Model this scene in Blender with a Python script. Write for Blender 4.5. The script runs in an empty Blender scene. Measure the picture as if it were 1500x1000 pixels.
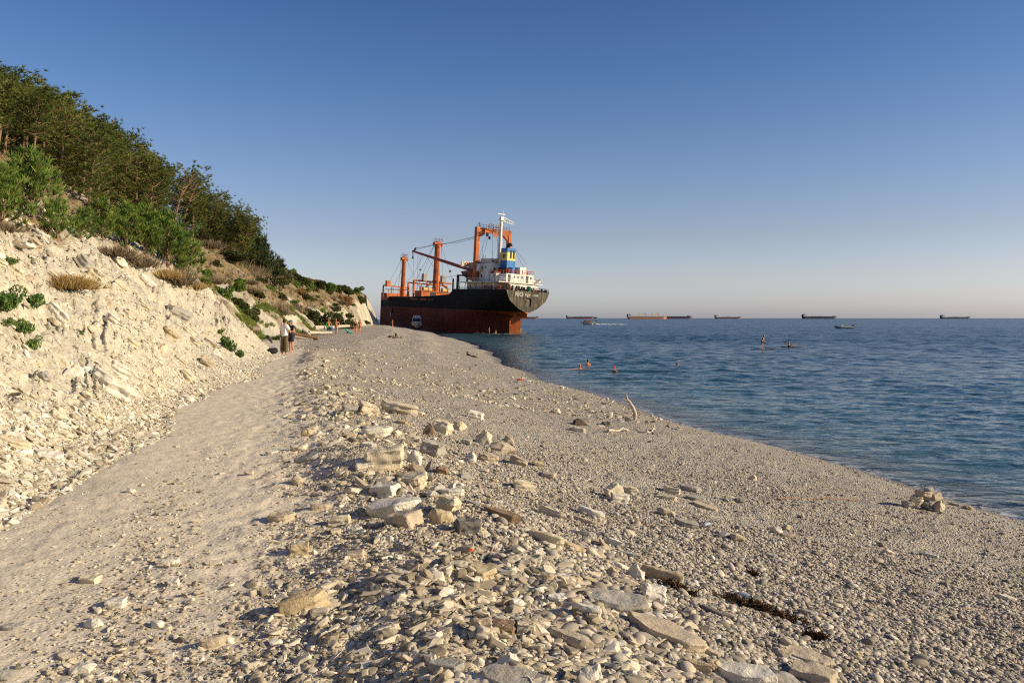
import bpy, bmesh, math, random
import numpy as np
from mathutils import Vector, Matrix, noise as mnoise

# ------------------------------------------------------------------ camera, sky, sun, exposure
scene = bpy.context.scene
COL = scene.collection
R = math.radians
FPX = 1500 * 28 / 36.0
CAM_H = 4.0
PITCH = math.atan(34 / FPX)
cam_d = bpy.data.cameras.new('camera'); cam = bpy.data.objects.new('camera', cam_d); COL.objects.link(cam)
cam_d.lens = 28; cam_d.sensor_width = 36; cam_d.clip_start = 0.05; cam_d.clip_end = 120000
cam.location = (0, 0, CAM_H); cam.rotation_euler = (R(90) - PITCH, 0, 0)
scene.camera = cam

SUN_EL, SUN_AZ = 22.0, 101.0          # degrees; azimuth clockwise from +Y
world = bpy.data.worlds.new('World'); scene.world = world; world.use_nodes = True
wn = world.node_tree; wn.nodes.clear()
w_out = wn.nodes.new('ShaderNodeOutputWorld'); w_bg = wn.nodes.new('ShaderNodeBackground')
sky = wn.nodes.new('ShaderNodeTexSky'); sky.sky_type = 'NISHITA'; sky.sun_disc = False
sky.sun_elevation = R(SUN_EL); sky.sun_rotation = R(SUN_AZ); sky.altitude = 0
sky.air_density = 1.0; sky.dust_density = 1.0; sky.ozone_density = 1.5
# the air's own colour by elevation: dusty mauve near the horizon, deeper blue overhead
tc = wn.nodes.new('ShaderNodeTexCoord'); sx = wn.nodes.new('ShaderNodeSeparateXYZ')
rmp = wn.nodes.new('ShaderNodeValToRGB'); mul = wn.nodes.new('ShaderNodeMix'); mul.data_type = 'RGBA'; mul.blend_type = 'MULTIPLY'
mul.inputs[0].default_value = 1.0
wn.links.new(tc.outputs['Generated'], sx.inputs[0]); wn.links.new(sx.outputs[2], rmp.inputs[0])
SKY_TINT = [(0.0, (1.50, 1.58, 2.35)), (0.014, (1.46, 1.53, 2.22)), (0.05, (1.30, 1.28, 1.66)), (0.099, (1.12, 1.05, 1.26)), (0.182, (.886, .958, 1.218)), (0.277, (.614, .82, 1.156)), (0.364, (.481, .675, 1.104)), (1.0, (.42, .60, 1.1))]
els = rmp.color_ramp.elements
els[0].position, els[0].color = SKY_TINT[0][0], (*SKY_TINT[0][1], 1)
els[1].position, els[1].color = SKY_TINT[-1][0], (*SKY_TINT[-1][1], 1)
for p_, c_ in SKY_TINT[1:-1]:
    e_ = els.new(p_); e_.color = (*c_, 1)
wn.links.new(sky.outputs[0], mul.inputs[6]); wn.links.new(rmp.outputs[0], mul.inputs[7])
wn.links.new(mul.outputs[2], w_bg.inputs[0]); w_bg.inputs[1].default_value = 0.0785
wn.links.new(w_bg.outputs[0], w_out.inputs[0])

sun_d = bpy.data.lights.new('sun', 'SUN'); sun = bpy.data.objects.new('sun', sun_d); COL.objects.link(sun)
sun_d.energy = 5.0; sun_d.angle = R(0.5); sun_d.color = (1.0, 0.84, 0.58)
sv = Vector((math.sin(R(SUN_AZ)) * math.cos(R(SUN_EL)), math.cos(R(SUN_AZ)) * math.cos(R(SUN_EL)), math.sin(R(SUN_EL))))
sun.rotation_euler = sv.to_track_quat('Z', 'Y').to_euler(); sun.location = sv * 500
vs = scene.view_settings
vs.view_transform = 'Standard'; vs.look = 'None'; vs.exposure = 0.35; vs.gamma = 1.0; vs.use_curve_mapping = False
scene.cycles.use_denoising = False; scene.cycles.filter_width = 1.15; scene.cycles.max_bounces = 6; scene.cycles.diffuse_bounces = 3; scene.cycles.glossy_bounces = 3
scene.cycles.transparent_max_bounces = 8; scene.cycles.caustics_reflective = False; scene.cycles.caustics_refractive = False

# ------------------------------------------------------------------ small helpers
rng = np.random.default_rng(7); random.seed(7)

def hash2(ix, iy, seed):
    n = (ix.astype(np.int64) * 374761393 + iy.astype(np.int64) * 668265263 + seed * 974634533) & 0xffffffff
    n = ((n ^ (n >> 13)) * 1274126177) & 0xffffffff
    n = ((n ^ (n >> 16)) * 2246822519) & 0xffffffff
    return ((n ^ (n >> 15)) & 0xffffff) / float(0xffffff)

def vnoise(x, y, seed=0):
    xi, yi = np.floor(x), np.floor(y); fx, fy = x - xi, y - yi
    u = fx * fx * fx * (fx * (fx * 6 - 15) + 10); v = fy * fy * fy * (fy * (fy * 6 - 15) + 10)
    a, b = hash2(xi, yi, seed), hash2(xi + 1, yi, seed); c, d = hash2(xi, yi + 1, seed), hash2(xi + 1, yi + 1, seed)
    return (a * (1 - u) + b * u) * (1 - v) + (c * (1 - u) + d * u) * v - 0.5

def fbm(x, y, octv=4, seed=0, gain=0.5):
    s, amp = 0, 1.0
    for i in range(octv):
        s = s + amp * vnoise(x, y, seed + i * 17); x = x * 2.03 + 13.7; y = y * 2.03 - 7.1; amp *= gain
    return s

def sstep(a, b, x):
    t = np.clip((x - a) / (b - a), 0, 1); return t * t * (3 - 2 * t)

def tag(o, label=None, cat=None, group=None, kind=None):
    if label: o['label'] = label
    if cat: o['category'] = cat
    if group: o['group'] = group
    if kind: o['kind'] = kind
    return o

def link(o, parent=None):
    COL.objects.link(o)
    if parent is not None: o.parent = parent
    return o

def empty(name, loc=(0, 0, 0), rz=0.0):
    o = bpy.data.objects.new(name, None); o.empty_display_size = 0.2
    COL.objects.link(o); o.location = loc; o.rotation_euler = (0, 0, rz); return o

def np_mesh(name, V, F, mat=None, smooth=True):
    """mesh from numpy arrays; F is (M,3) or (M,4)"""
    me = bpy.data.meshes.new(name); V = np.asarray(V, np.float32); F = np.asarray(F, np.int32)
    k = F.shape[1]
    me.vertices.add(len(V)); me.vertices.foreach_set('co', V.ravel())
    me.loops.add(F.size); me.loops.foreach_set('vertex_index', F.ravel())
    me.polygons.add(len(F)); me.polygons.foreach_set('loop_start', np.arange(0, F.size, k, dtype=np.int32))
    me.polygons.foreach_set('use_smooth', np.full(len(F), smooth, bool))
    me.update(calc_edges=True)
    if mat: me.materials.append(mat)
    return me

def set_attr(me, name, arr, typ='FLOAT', dom='POINT'):
    a = me.attributes.new(name, typ, dom)
    a.data.foreach_set('value' if typ in ('FLOAT', 'INT') else ('color' if 'COLOR' in typ else 'vector'), np.ascontiguousarray(arr, np.int32 if typ == 'INT' else np.float32).ravel())

class MB:
    """collects boxes, tubes and plates; build() links them as one mesh object"""
    def __init__(s): s.v = []; s.f = []
    def add(s, vs_, fs_):
        o = len(s.v); s.v += [tuple(p) for p in vs_]; s.f += [tuple(i + o for i in f) for f in fs_]; return s
    def box(s, c, size, rot=None):
        hx, hy, hz = size[0] / 2, size[1] / 2, size[2] / 2
        P = [Vector((x, y, z)) for x in (-hx, hx) for y in (-hy, hy) for z in (-hz, hz)]
        if rot is not None: P = [rot @ p for p in P]
        P = [p + Vector(c) for p in P]
        return s.add(P, [(0, 1, 3, 2), (4, 6, 7, 5), (0, 4, 5, 1), (2, 3, 7, 6), (0, 2, 6, 4), (1, 5, 7, 3)])
    def bb(s, a, b):
        return s.box([(a[i] + b[i]) / 2 for i in range(3)], [abs(b[i] - a[i]) for i in range(3)])
    def tube(s, pts, r, n=8, cap=True):
        pts = [Vector(p) for p in pts]
        if not hasattr(r, '__len__'): r = [r] * len(pts)
        rings = []; ref = None
        for i, p in enumerate(pts):
            d = (pts[min(i + 1, len(pts) - 1)] - pts[max(i - 1, 0)]); d = d.normalized() if d.length > 1e-9 else Vector((0, 0, 1))
            if ref is None: ref = Vector((1, 0, 0)) if abs(d.x) < 0.8 else Vector((0, 1, 0))
            a = d.cross(ref).normalized(); b = d.cross(a).normalized(); ref = a.cross(d) * 1.0
            rings.append([p + (a * math.cos(2 * math.pi * k / n) + b * math.sin(2 * math.pi * k / n)) * r[i] for k in range(n)])
        V = [q for rg in rings for q in rg]; F = []
        for i in range(len(pts) - 1):
            for k in range(n):
                F.append((i * n + k, i * n + (k + 1) % n, (i + 1) * n + (k + 1) % n, (i + 1) * n + k))
        if cap: F += [tuple(range(n - 1, -1, -1)), tuple(range((len(pts) - 1) * n, len(pts) * n))]
        return s.add(V, F)
    def prism(s, poly, z0, z1, axis=2):
        n = len(poly)
        def P(u, v, w): return ((w, u, v), (u, w, v), (u, v, w))[axis]
        V = [P(u, v, z0) for u, v in poly] + [P(u, v, z1) for u, v in poly]
        F = [tuple(range(n - 1, -1, -1)), tuple(range(n, 2 * n))] + [(i, (i + 1) % n, n + (i + 1) % n, n + i) for i in range(n)]
        return s.add(V, F)
    def ellipsoid(s, c, r, nu=10, nv=7, rot=None):
        V = [Vector((0, 0, -1))]
        for j in range(1, nv):
            th = -math.pi / 2 + math.pi * j / nv
            V += [Vector((math.cos(th) * math.cos(2 * math.pi * i / nu), math.cos(th) * math.sin(2 * math.pi * i / nu), math.sin(th))) for i in range(nu)]
        V.append(Vector((0, 0, 1)))
        V = [Vector((p.x * r[0], p.y * r[1], p.z * r[2])) for p in V]
        if rot is not None: V = [rot @ p for p in V]
        V = [p + Vector(c) for p in V]; F = []
        for i in range(nu): F.append((0, 1 + (i + 1) % nu, 1 + i))
        for j in range(nv - 2):
            for i in range(nu):
                a = 1 + j * nu + i; b = 1 + j * nu + (i + 1) % nu
                F.append((a, b, b + nu, a + nu))
        t = len(V) - 1; o = 1 + (nv - 2) * nu
        for i in range(nu): F.append((o + i, o + (i + 1) % nu, t))
        return s.add(V, F)
    def mesh(s, name, mat=None, smooth=False):
        me = bpy.data.meshes.new(name); me.from_pydata(s.v, [], s.f); me.update()
        bm = bmesh.new(); bm.from_mesh(me); bmesh.ops.recalc_face_normals(bm, faces=bm.faces); bm.to_mesh(me); bm.free()
        if smooth:
            me.polygons.foreach_set('use_smooth', [True] * len(me.polygons)); me.set_sharp_from_angle(angle=R(40))
        if mat: me.materials.append(mat)
        return me
    def build(s, name, mat, parent=None, smooth=False):
        return link(bpy.data.objects.new(name, s.mesh(name, mat, smooth)), parent)

# ------------------------------------------------------------------ materials
def new_mat(name):
    m = bpy.data.materials.new(name); m.use_nodes = True
    nt = m.node_tree; b = nt.nodes['Principled BSDF']; return m, nt, b

def N(nt, t, **kw):
    n = nt.nodes.new(t)
    for k, v in kw.items(): setattr(n, k, v)
    return n

def ramp(nt, stops, src=None):
    r_ = N(nt, 'ShaderNodeValToRGB'); e = r_.color_ramp.elements
    e[0].position, e[0].color = stops[0][0], (*stops[0][1], 1); e[1].position, e[1].color = stops[-1][0], (*stops[-1][1], 1)
    for p, c in stops[1:-1]:
        q = e.new(p); q.color = (*c, 1)
    if src is not None: nt.links.new(src, r_.inputs[0])
    return r_

def mixc(nt, fac, a, b, blend='MIX'):
    m = N(nt, 'ShaderNodeMix', data_type='RGBA', blend_type=blend)
    for i, v in ((0, fac), (6, a), (7, b)):
        if hasattr(v, 'is_linked') or hasattr(v, 'node'): nt.links.new(v, m.inputs[i])
        elif i == 0: m.inputs[0].default_value = v
        else: m.inputs[i].default_value = (*v, 1)
    return m.outputs[2]

def math_n(nt, op, a, b=None, c=None):
    m = N(nt, 'ShaderNodeMath', operation=op)
    for i, v in enumerate((a, b, c)):
        if v is None: continue
        if hasattr(v, 'node'): nt.links.new(v, m.inputs[i])
        else: m.inputs[i].default_value = v
    return m.outputs[0]

def simple(name, col, rough=0.6, var=0.15, scale=6.0, metal=0.0, bump=0.0, dirt=None, spec=0.4):
    """painted or natural surface: base colour broken by two noises, optional dirt colour"""
    m, nt, b = new_mat(name)
    tcn = N(nt, 'ShaderNodeTexCoord'); nz = N(nt, 'ShaderNodeTexNoise'); nz.inputs['Scale'].default_value = scale; nz.inputs['Detail'].default_value = 6
    nt.links.new(tcn.outputs['Object'], nz.inputs['Vector'])
    lo = tuple(c * (1 - var) for c in col); hi = tuple(min(1, c * (1 + var)) for c in col)
    c = ramp(nt, [(0.3, lo), (0.7, hi)], nz.outputs[0]).outputs[0]
    if dirt:
        n2 = N(nt, 'ShaderNodeTexNoise'); n2.inputs['Scale'].default_value = scale * 0.45; n2.inputs['Detail'].default_value = 9; n2.inputs['Roughness'].default_value = 0.7
        nt.links.new(tcn.outputs['Object'], n2.inputs['Vector'])
        f = ramp(nt, [(0.52, (0, 0, 0)), (0.68, (1, 1, 1))], n2.outputs[0]).outputs[0]
        c = mixc(nt, f, c, dirt)
    nt.links.new(c, b.inputs['Base Color']); b.inputs['Roughness'].default_value = rough; b.inputs['Metallic'].default_value = metal
    b.inputs['Specular IOR Level'].default_value = spec
    if bump:
        bp = N(nt, 'ShaderNodeBump'); bp.inputs['Strength'].default_value = bump; bp.inputs['Distance'].default_value = 0.02
        nt.links.new(nz.outputs[0], bp.inputs['Height']); nt.links.new(bp.outputs[0], b.inputs['Normal'])
    return m

# ------------------------------------------------------------------ the lie of the land
_sh = np.array([(-300, 150), (-40, 24), (-10, 15.5), (0, 13.4), (8, 12.0), (15.6, 10.0), (17.9, 9.2), (23.8, 8.1), (29.9, 6.4), (35.6, 5.2), (44.9, 3.5), (57.6, 1.0), (69.7, -0.9),
                (86, -2.1), (114, -5.0), (150, -10.5), (173, -16), (200, -19), (216, -21), (230, -24), (262, -42), (320, -75), (500, -190), (900, -420)], float)
_toe = np.array([(-300, -8), (-20, -4.0), (0, -4.3), (7, -4.7), (12, -5.7), (22, -8.5), (30, -9.8), (38, -11.3), (42, -12.6), (44, -14), (48, -18), (52, -20), (60, -21.5), (75, -22),
                 (90, -22.6), (102, -24), (112, -28), (122, -31), (140, -30), (160, -32), (200, -36.5), (230, -38.5), (250, -41), (262, -54), (300, -95), (400, -190), (900, -560)], float)
_path = np.array([(-30, 1.0), (0, -1.6), (4.8, -2.7), (7, -3.2), (14.6, -5.2), (22, -7.2), (33, -9.9), (40, -11.6), (52, -16), (70, -19), (90, -20.3), (130, -25), (200, -33), (900, -300)], float)
_berm = np.array([(-30, 2.2), (0, 0.4), (3.5, -0.3), (7.35, -1.3), (12, -2.6), (20, -5.2), (30, -7.9), (40, -10.0), (60, -14), (900, -290)], float)
_prof = np.array([(-5, 0), (0, 0.0), (0.5, 0.18), (1.2, 0.75), (3, 2.4), (5.5, 4.6), (10, 7.9), (17, 11.8), (26, 15.6), (40, 20.5), (60, 26), (120, 34), (600, 60)], float)
_profc = np.array([(-5, 0), (0, 0), (0.6, 0.6), (2.0, 4.0), (4.0, 7.6), (5.5, 9.0), (12, 10.4), (25, 13), (40, 15), (80, 20), (600, 60)], float)

def _smooth(tab, y, w=1.5):
    return (np.interp(y - w, tab[:, 0], tab[:, 1]) + 2 * np.interp(y, tab[:, 0], tab[:, 1]) + np.interp(y + w, tab[:, 0], tab[:, 1])) / 4

def zones(x, y):
    S = _smooth(_sh, y) + 0.35 * np.sin(y * 0.35) + 0.8 * vnoise(x * 0 + 3, y * 0.12, 5); u = S - x
    wob = 1.6 * fbm(x * 0.16, y * 0.16, 2, 61) * sstep(8, 20, y)
    d = _smooth(_toe, y, 1.0) - x + wob
    return u, d

def ground(x, y, detail=True):
    x = np.asarray(x, float); y = np.asarray(y, float)
    u, d = zones(x, y)
    beach = np.where(u < 0, np.maximum(-7, 0.16 * u), np.interp(u, [0, 1.2, 2.4, 5.5, 8, 12.2, 16, 40], [0, 0.30, 0.48, 0.86, 1.2, 2.02, 2.16, 2.35]))
    h = beach
    h = h + 0.10 * fbm(x * 0.30, y * 0.30, 3, 11) * sstep(1.5, 5, u)
    bx = _smooth(_berm, y); db = x - bx
    by = sstep(52, 38, y)
    lump = 0.75 + 0.9 * vnoise(x * 0.5, y * 0.4, 21)
    h = h + by * lump * 0.27 * np.exp(-np.where(db < 0, (db / 0.62) ** 2, (db / 1.5) ** 2))
    h = h + 0.28 * np.exp(-((u - 7.5) / 1.4) ** 2) * sstep(30, 55, y) * (0.8 + vnoise(x * .2, y * .1, 9))
    px_ = _smooth(_path, y); dp = np.abs(x - px_)
    wp = sstep(1.9, 0.9, dp / np.interp(y, [9, 22], [1.35, 1.0])) * sstep(75, 55, y)
    h = h * (1 - 0.6 * wp) + 0.6 * wp * (2.12 + 0.02 * fbm(x * 0.8, y * 0.8, 2, 3))
    wc = sstep(150, 215, y)
    pr = np.interp(d, _prof[:, 0], _prof[:, 1]) * (1 - wc) + np.interp(d, _profc[:, 0], _profc[:, 1]) * wc
    k = sstep(0, 2.0, d)
    rough = 0.9 * fbm(x * 0.22, y * 0.22, 3, 31) * sstep(0, 4, d) * (1 - .4 * wc)
    h = h + pr + rough
    if detail:
        w = k * sstep(22, 8, d * 1.0)
        # broken strata: stepped noise stretched along the contour
        q = fbm(x * 0.55 + y * 0.25, y * 0.28 - x * 0.1, 4, 41) * 5.0
        st = np.floor(q) + sstep(0.25, 0.75, q - np.floor(q))
        h = h + w * (0.20 * (st - q * 0.5) + 0.15 * fbm(x * 1.9, y * 1.7, 4, 47, 0.6))
        q2 = fbm(x * 2.1, y * 1.5, 3, 77) * 5
        st2 = np.floor(q2) + sstep(0.35, 0.65, q2 - np.floor(q2))
        h = h + w * 0.085 * (st2 - q2 * 0.4)
        ln = (1 - k) * sstep(0.5, 3, u)
        h = h + ln * (1 - 0.75 * wp) * (0.05 * fbm(x * 1.6, y * 1.6, 3, 51) + 0.022 * fbm(x * 9, y * 9, 3, 53, .7))
        h = h + ln * wp * 0.012 * fbm(x * 6, y * 6, 3, 55)
        h = h + by * np.exp(-(db / 1.4) ** 2) * (0.09 * np.abs(fbm(x * 2.2, y * 2.2, 3, 57)) + 0.03 * fbm(x * 7, y * 7, 2, 58))
    return h

def gz(x, y): return float(ground(np.array([x]), np.array([y]))[0])

def gnormal(x, y, e=0.15):
    z = ground(np.array([x - e, x + e, x, x]), np.array([y, y, y - e, y + e]), False)
    return Vector((-(z[1] - z[0]) / (2 * e), -(z[3] - z[2]) / (2 * e), 1)).normalized()

_cp, _sp = math.cos(PITCH), math.sin(PITCH)
def ray(px, py):
    dx, dz = (px - 750) / FPX, (500 - py) / FPX
    return dx, _cp + dz * _sp, -_sp + dz * _cp

_T = np.geomspace(2.0, 420, 2600)
def at(px, py):
    """the point of the ground seen in direction (px, py) of the 1500x1000 photograph"""
    dx, dy, dz = ray(px, py)
    hit = np.nonzero(CAM_H + dz * _T < ground(dx * _T, dy * _T))[0]
    t = _T[hit[0]] if len(hit) else 300.0
    return Vector((dx * t, dy * t, gz(dx * t, dy * t)))
def at_z(px, py, z=0.0):
    dx, dy, dz = ray(px, py); t = (z - CAM_H) / dz; return Vector((dx * t, dy * t, z))
def pix(P):
    y = P[1] * _cp - (P[2] - CAM_H) * _sp; z = P[1] * _sp + (P[2] - CAM_H) * _cp
    return 750 + FPX * P[0] / y, 500 - FPX * z / y

# ---- ground sheet: a fan of rings round the viewpoint, fine in view
ang = np.concatenate([np.linspace(-180, -50, 60, endpoint=False), np.linspace(-50, -36, 60, endpoint=False), np.linspace(-36, 36, 1050, endpoint=False),
                      np.linspace(36, 50, 60, endpoint=False), np.linspace(50, 180, 60, endpoint=False)])
ang = np.radians(ang); rad = np.concatenate([np.geomspace(0.25, 2.4, 30, endpoint=False), np.geomspace(2.4, 330, 950, endpoint=False), np.geomspace(330, 1500, 40)])
A, RR = np.meshgrid(ang, rad); GX = RR * np.sin(A); GY = RR * np.cos(A)
GZ = ground(GX.ravel(), GY.ravel()).reshape(GX.shape)
far = sstep(420, 700, RR) * (GX < 0); GZ = GZ
na, nr = len(ang), len(rad)
i0 = (np.arange(nr - 1)[:, None] * na + np.arange(na)[None, :]); i1 = (np.arange(nr - 1)[:, None] * na + (np.arange(na)[None, :] + 1) % na)
GF = np.stack([i0, i0 + na, i1 + na, i1], -1).reshape(-1, 4)
cx_ = len(GX.ravel())
GV = np.concatenate([np.stack([GX.ravel(), GY.ravel(), GZ.ravel()], 1), [[0, 0, gz(0, 0)]]])
u_, d_ = zones(GV[:, 0], GV[:, 1])
wpath = sstep(2.0, 1.0, np.abs(GV[:, 0] - _smooth(_path, GV[:, 1])) / np.interp(GV[:, 1], [9, 22], [1.45, 1.0]) + 0.8 * fbm(GV[:, 0] * .7, GV[:, 1] * .7, 2, 91)) * sstep(80, 60, GV[:, 1]) * sstep(0.6, -0.4, d_)
wslope = sstep(-0.5, 0.6, d_ + 0.8 * fbm(GV[:, 0] * 1.1, GV[:, 1] * 1.1, 2, 93))
rise = GV[:, 2] - 2.1
gn = fbm(GV[:, 0] * .22, GV[:, 1] * .22, 4, 95)
bare = np.where(GV[:, 1] < 46, 4.4, 3.3) + 5.0 * gn + 9 * sstep(190, 235, GV[:, 1]) * sstep(6, 2, d_)
wgrass = sstep(0, 1.4, rise - bare) * wslope
wgrass = np.maximum(wgrass, 0.8 * sstep(.02, .2, gn) * wslope * sstep(44, 52, GV[:, 1]) * sstep(2.6, 1.0, np.abs(rise - 2.5)))
wberm = sstep(52, 38, GV[:, 1]) * np.exp(-((GV[:, 0] - _smooth(_berm, GV[:, 1])) / 1.7) ** 2)
wet = sstep(1.25, 0.2, u_ + 0.5 * fbm(GV[:, 0] * 1.2, GV[:, 1] * 1.2, 2, 97))

def ground_material():
    m, nt, b = new_mat('ground'); L = nt.links.new
    tcn = N(nt, 'ShaderNodeTexCoord'); P = tcn.outputs['Object']
    at_ = N(nt, 'ShaderNodeAttribute', attribute_name='zone'); sp = N(nt, 'ShaderNodeSeparateColor'); L(at_.outputs['Color'], sp.inputs[0])
    a2 = N(nt, 'ShaderNodeAttribute', attribute_name='zone2'); sp2 = N(nt, 'ShaderNodeSeparateColor'); L(a2.outputs['Color'], sp2.inputs[0])
    def vor(scale, feat='F1', rnd=1.0):
        v = N(nt, 'ShaderNodeTexVoronoi', feature=feat); v.inputs['Scale'].default_value = scale; v.inputs['Randomness'].default_value = rnd; L(P, v.inputs['Vector']); return v
    def noi(scale, det=5, rough=.6):
        v = N(nt, 'ShaderNodeTexNoise'); v.inputs['Scale'].default_value = scale; v.inputs['Detail'].default_value = det; v.inputs['Roughness'].default_value = rough; L(P, v.inputs['Vector']); return v
    v1, v2 = vor(34), vor(13); s1 = N(nt, 'ShaderNodeSeparateColor'); L(v1.outputs['Color'], s1.inputs[0]); s2 = N(nt, 'ShaderNodeSeparateColor'); L(v2.outputs['Color'], s2.inputs[0])
    n1, n2, n3 = noi(0.5, 4), noi(5, 6), noi(60, 4)
    peb = ramp(nt, [(0.0, (.25, .215, .165)), (.35, (.38, .325, .245)), (.7, (.47, .41, .31)), (1, (.60, .535, .43))], s1.outputs[0]).outputs[0]
    peb = mixc(nt, 0.35, peb, ramp(nt, [(0.2, (.27, .25, .20)), (.8, (.42, .38, .31))], s2.outputs[1]).outputs[0])
    peb = mixc(nt, ramp(nt, [(.42, (0, 0, 0)), (.62, (.6, .6, .6))], n1.outputs[0]).outputs[0], peb, (.35, .30, .23))
    path = ramp(nt, [(.3, (.54, .465, .34)), (.55, (.65, .565, .415)), (.75, (.72, .64, .48))], n2.outputs[0]).outputs[0]
    path = mixc(nt, .35, path, ramp(nt, [(0, (.48, .40, .29)), (1, (.72, .63, .49))], s1.outputs[1]).outputs[0])
    slope = ramp(nt, [(.25, (.24, .205, .145)), (.42, (.385, .335, .24)), (.58, (.48, .43, .315)), (.8, (.58, .53, .41))], n2.outputs[0]).outputs[0]
    sl2 = ramp(nt, [(.36, (.29, .275, .23)), (.46, (.42, .38, .29)), (.54, (.55, .49, .36)), (.64, (.52, .44, .30))], n1.outputs[0]).outputs[0]
    slope = mixc(nt, .5, slope, sl2)
    slope = mixc(nt, .3, slope, ramp(nt, [(0, (.30, .27, .21)), (.5, (.50, .455, .36)), (1, (.68, .64, .54))], s2.outputs[0]).outputs[0])
    # joints and soil-filled cracks between the tilted blocks of the bank
    mpc = N(nt, 'ShaderNodeMapping'); mpc.inputs['Scale'].default_value = (.8, 1.1, 2.6); mpc.inputs['Rotation'].default_value = (R(18), R(-24), R(10))
    wv_ = N(nt, 'ShaderNodeVectorMath', operation='MULTIPLY_ADD'); L(n2.outputs['Color'], wv_.inputs[0]); wv_.inputs[1].default_value = (.5, .5, .5); L(P, wv_.inputs[2]); L(wv_.outputs[0], mpc.inputs[0])
    ck = N(nt, 'ShaderNodeTexVoronoi', feature='DISTANCE_TO_EDGE'); ck.inputs['Scale'].default_value = 1.25; L(mpc.outputs[0], ck.inputs['Vector'])
    crk = ramp(nt, [(.0, (.42, .42, .42)), (.035, (.15, .15, .15)), (.08, (0, 0, 0))], ck.outputs['Distance']).outputs[0]
    crk = mixc(nt, ramp(nt, [(.42, (0, 0, 0)), (.6, (1, 1, 1))], noi(.9, 4).outputs[0]).outputs[0], (0, 0, 0), crk)
    slope = mixc(nt, crk, slope, (.16, .125, .08))
    n4 = noi(1.3, 6, .7)
    grass = ramp(nt, [(.3, (.075, .058, .024)), (.45, (.135, .092, .038)), (.58, (.19, .13, .055)), (.75, (.36, .29, .18))], n4.outputs[0]).outputs[0]
    berm = ramp(nt, [(.3, (.36, .305, .215)), (.55, (.48, .41, .295)), (.75, (.58, .51, .385))], n2.outputs[0]).outputs[0]
    c = mixc(nt, sp2.outputs[0], peb, berm)
    c = mixc(nt, sp.outputs[0], c, path)
    c = mixc(nt, sp.outputs[1], c, slope)
    gf = math_n(nt, 'MULTIPLY', sp.outputs[2], ramp(nt, [(.35, (.55, .55, .55)), (.6, (1, 1, 1))], n2.outputs[0]).outputs[0])
    c = mixc(nt, gf, c, grass)
    c = mixc(nt, math_n(nt, 'MULTIPLY', sp2.outputs[1], .62), c, (.09, .08, .065))
    L(c, b.inputs['Base Color'])
    L(math_n(nt, 'SUBTRACT', .95, math_n(nt, 'MULTIPLY', sp2.outputs[1], .5)), b.inputs['Roughness']); b.inputs['Specular IOR Level'].default_value = .25
    # relief: rounded pebbles on the beach, cracked blocks on the slope, grit everywhere
    e1 = vor(5.5, 'DISTANCE_TO_EDGE')
    hp = math_n(nt, 'SUBTRACT', 1.0, math_n(nt, 'MULTIPLY', v1.outputs['Distance'], 1.2))
    hs = math_n(nt, 'ADD', math_n(nt, 'MULTIPLY', math_n(nt, 'MINIMUM', e1.outputs['Distance'], .12), 5.0), math_n(nt, 'MULTIPLY', n2.outputs[0], 1.6))
    mh = N(nt, 'ShaderNodeMix', data_type='FLOAT'); L(sp.outputs[1], mh.inputs[0]); L(hp, mh.inputs[2]); L(hs, mh.inputs[3])
    h2 = math_n(nt, 'ADD', mh.outputs[0], math_n(nt, 'MULTIPLY', n3.outputs[0], .35))
    keep = math_n(nt, 'SUBTRACT', 1.0, math_n(nt, 'MULTIPLY', sp.outputs[0], .78))
    bp = N(nt, 'ShaderNodeBump'); bp.inputs['Distance'].default_value = .03; L(math_n(nt, 'MULTIPLY', keep, .8), bp.inputs['Strength'])
    L(h2, bp.inputs['Height']); L(bp.outputs[0], b.inputs['Normal'])
    return m
GROUND_M = ground_material()
gme = np_mesh('ground', GV, GF, GROUND_M)
bmx = bmesh.new(); bmx.from_mesh(gme); bmx.verts.ensure_lookup_table()
for j in range(na): bmx.faces.new((bmx.verts[cx_], bmx.verts[(j + 1) % na], bmx.verts[j]))
bmx.to_mesh(gme); bmx.free()
gme.polygons.foreach_set('use_smooth', np.ones(len(gme.polygons), bool))
set_attr(gme, 'zone', np.stack([wpath, wslope, wgrass, np.ones_like(wpath)], 1), 'FLOAT_COLOR')
set_attr(gme, 'zone2', np.stack([wberm * (1 - wslope), wet, wet * 0, np.ones_like(wpath)], 1), 'FLOAT_COLOR')
tag(link(bpy.data.objects.new('ground', gme)), kind='structure')

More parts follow.
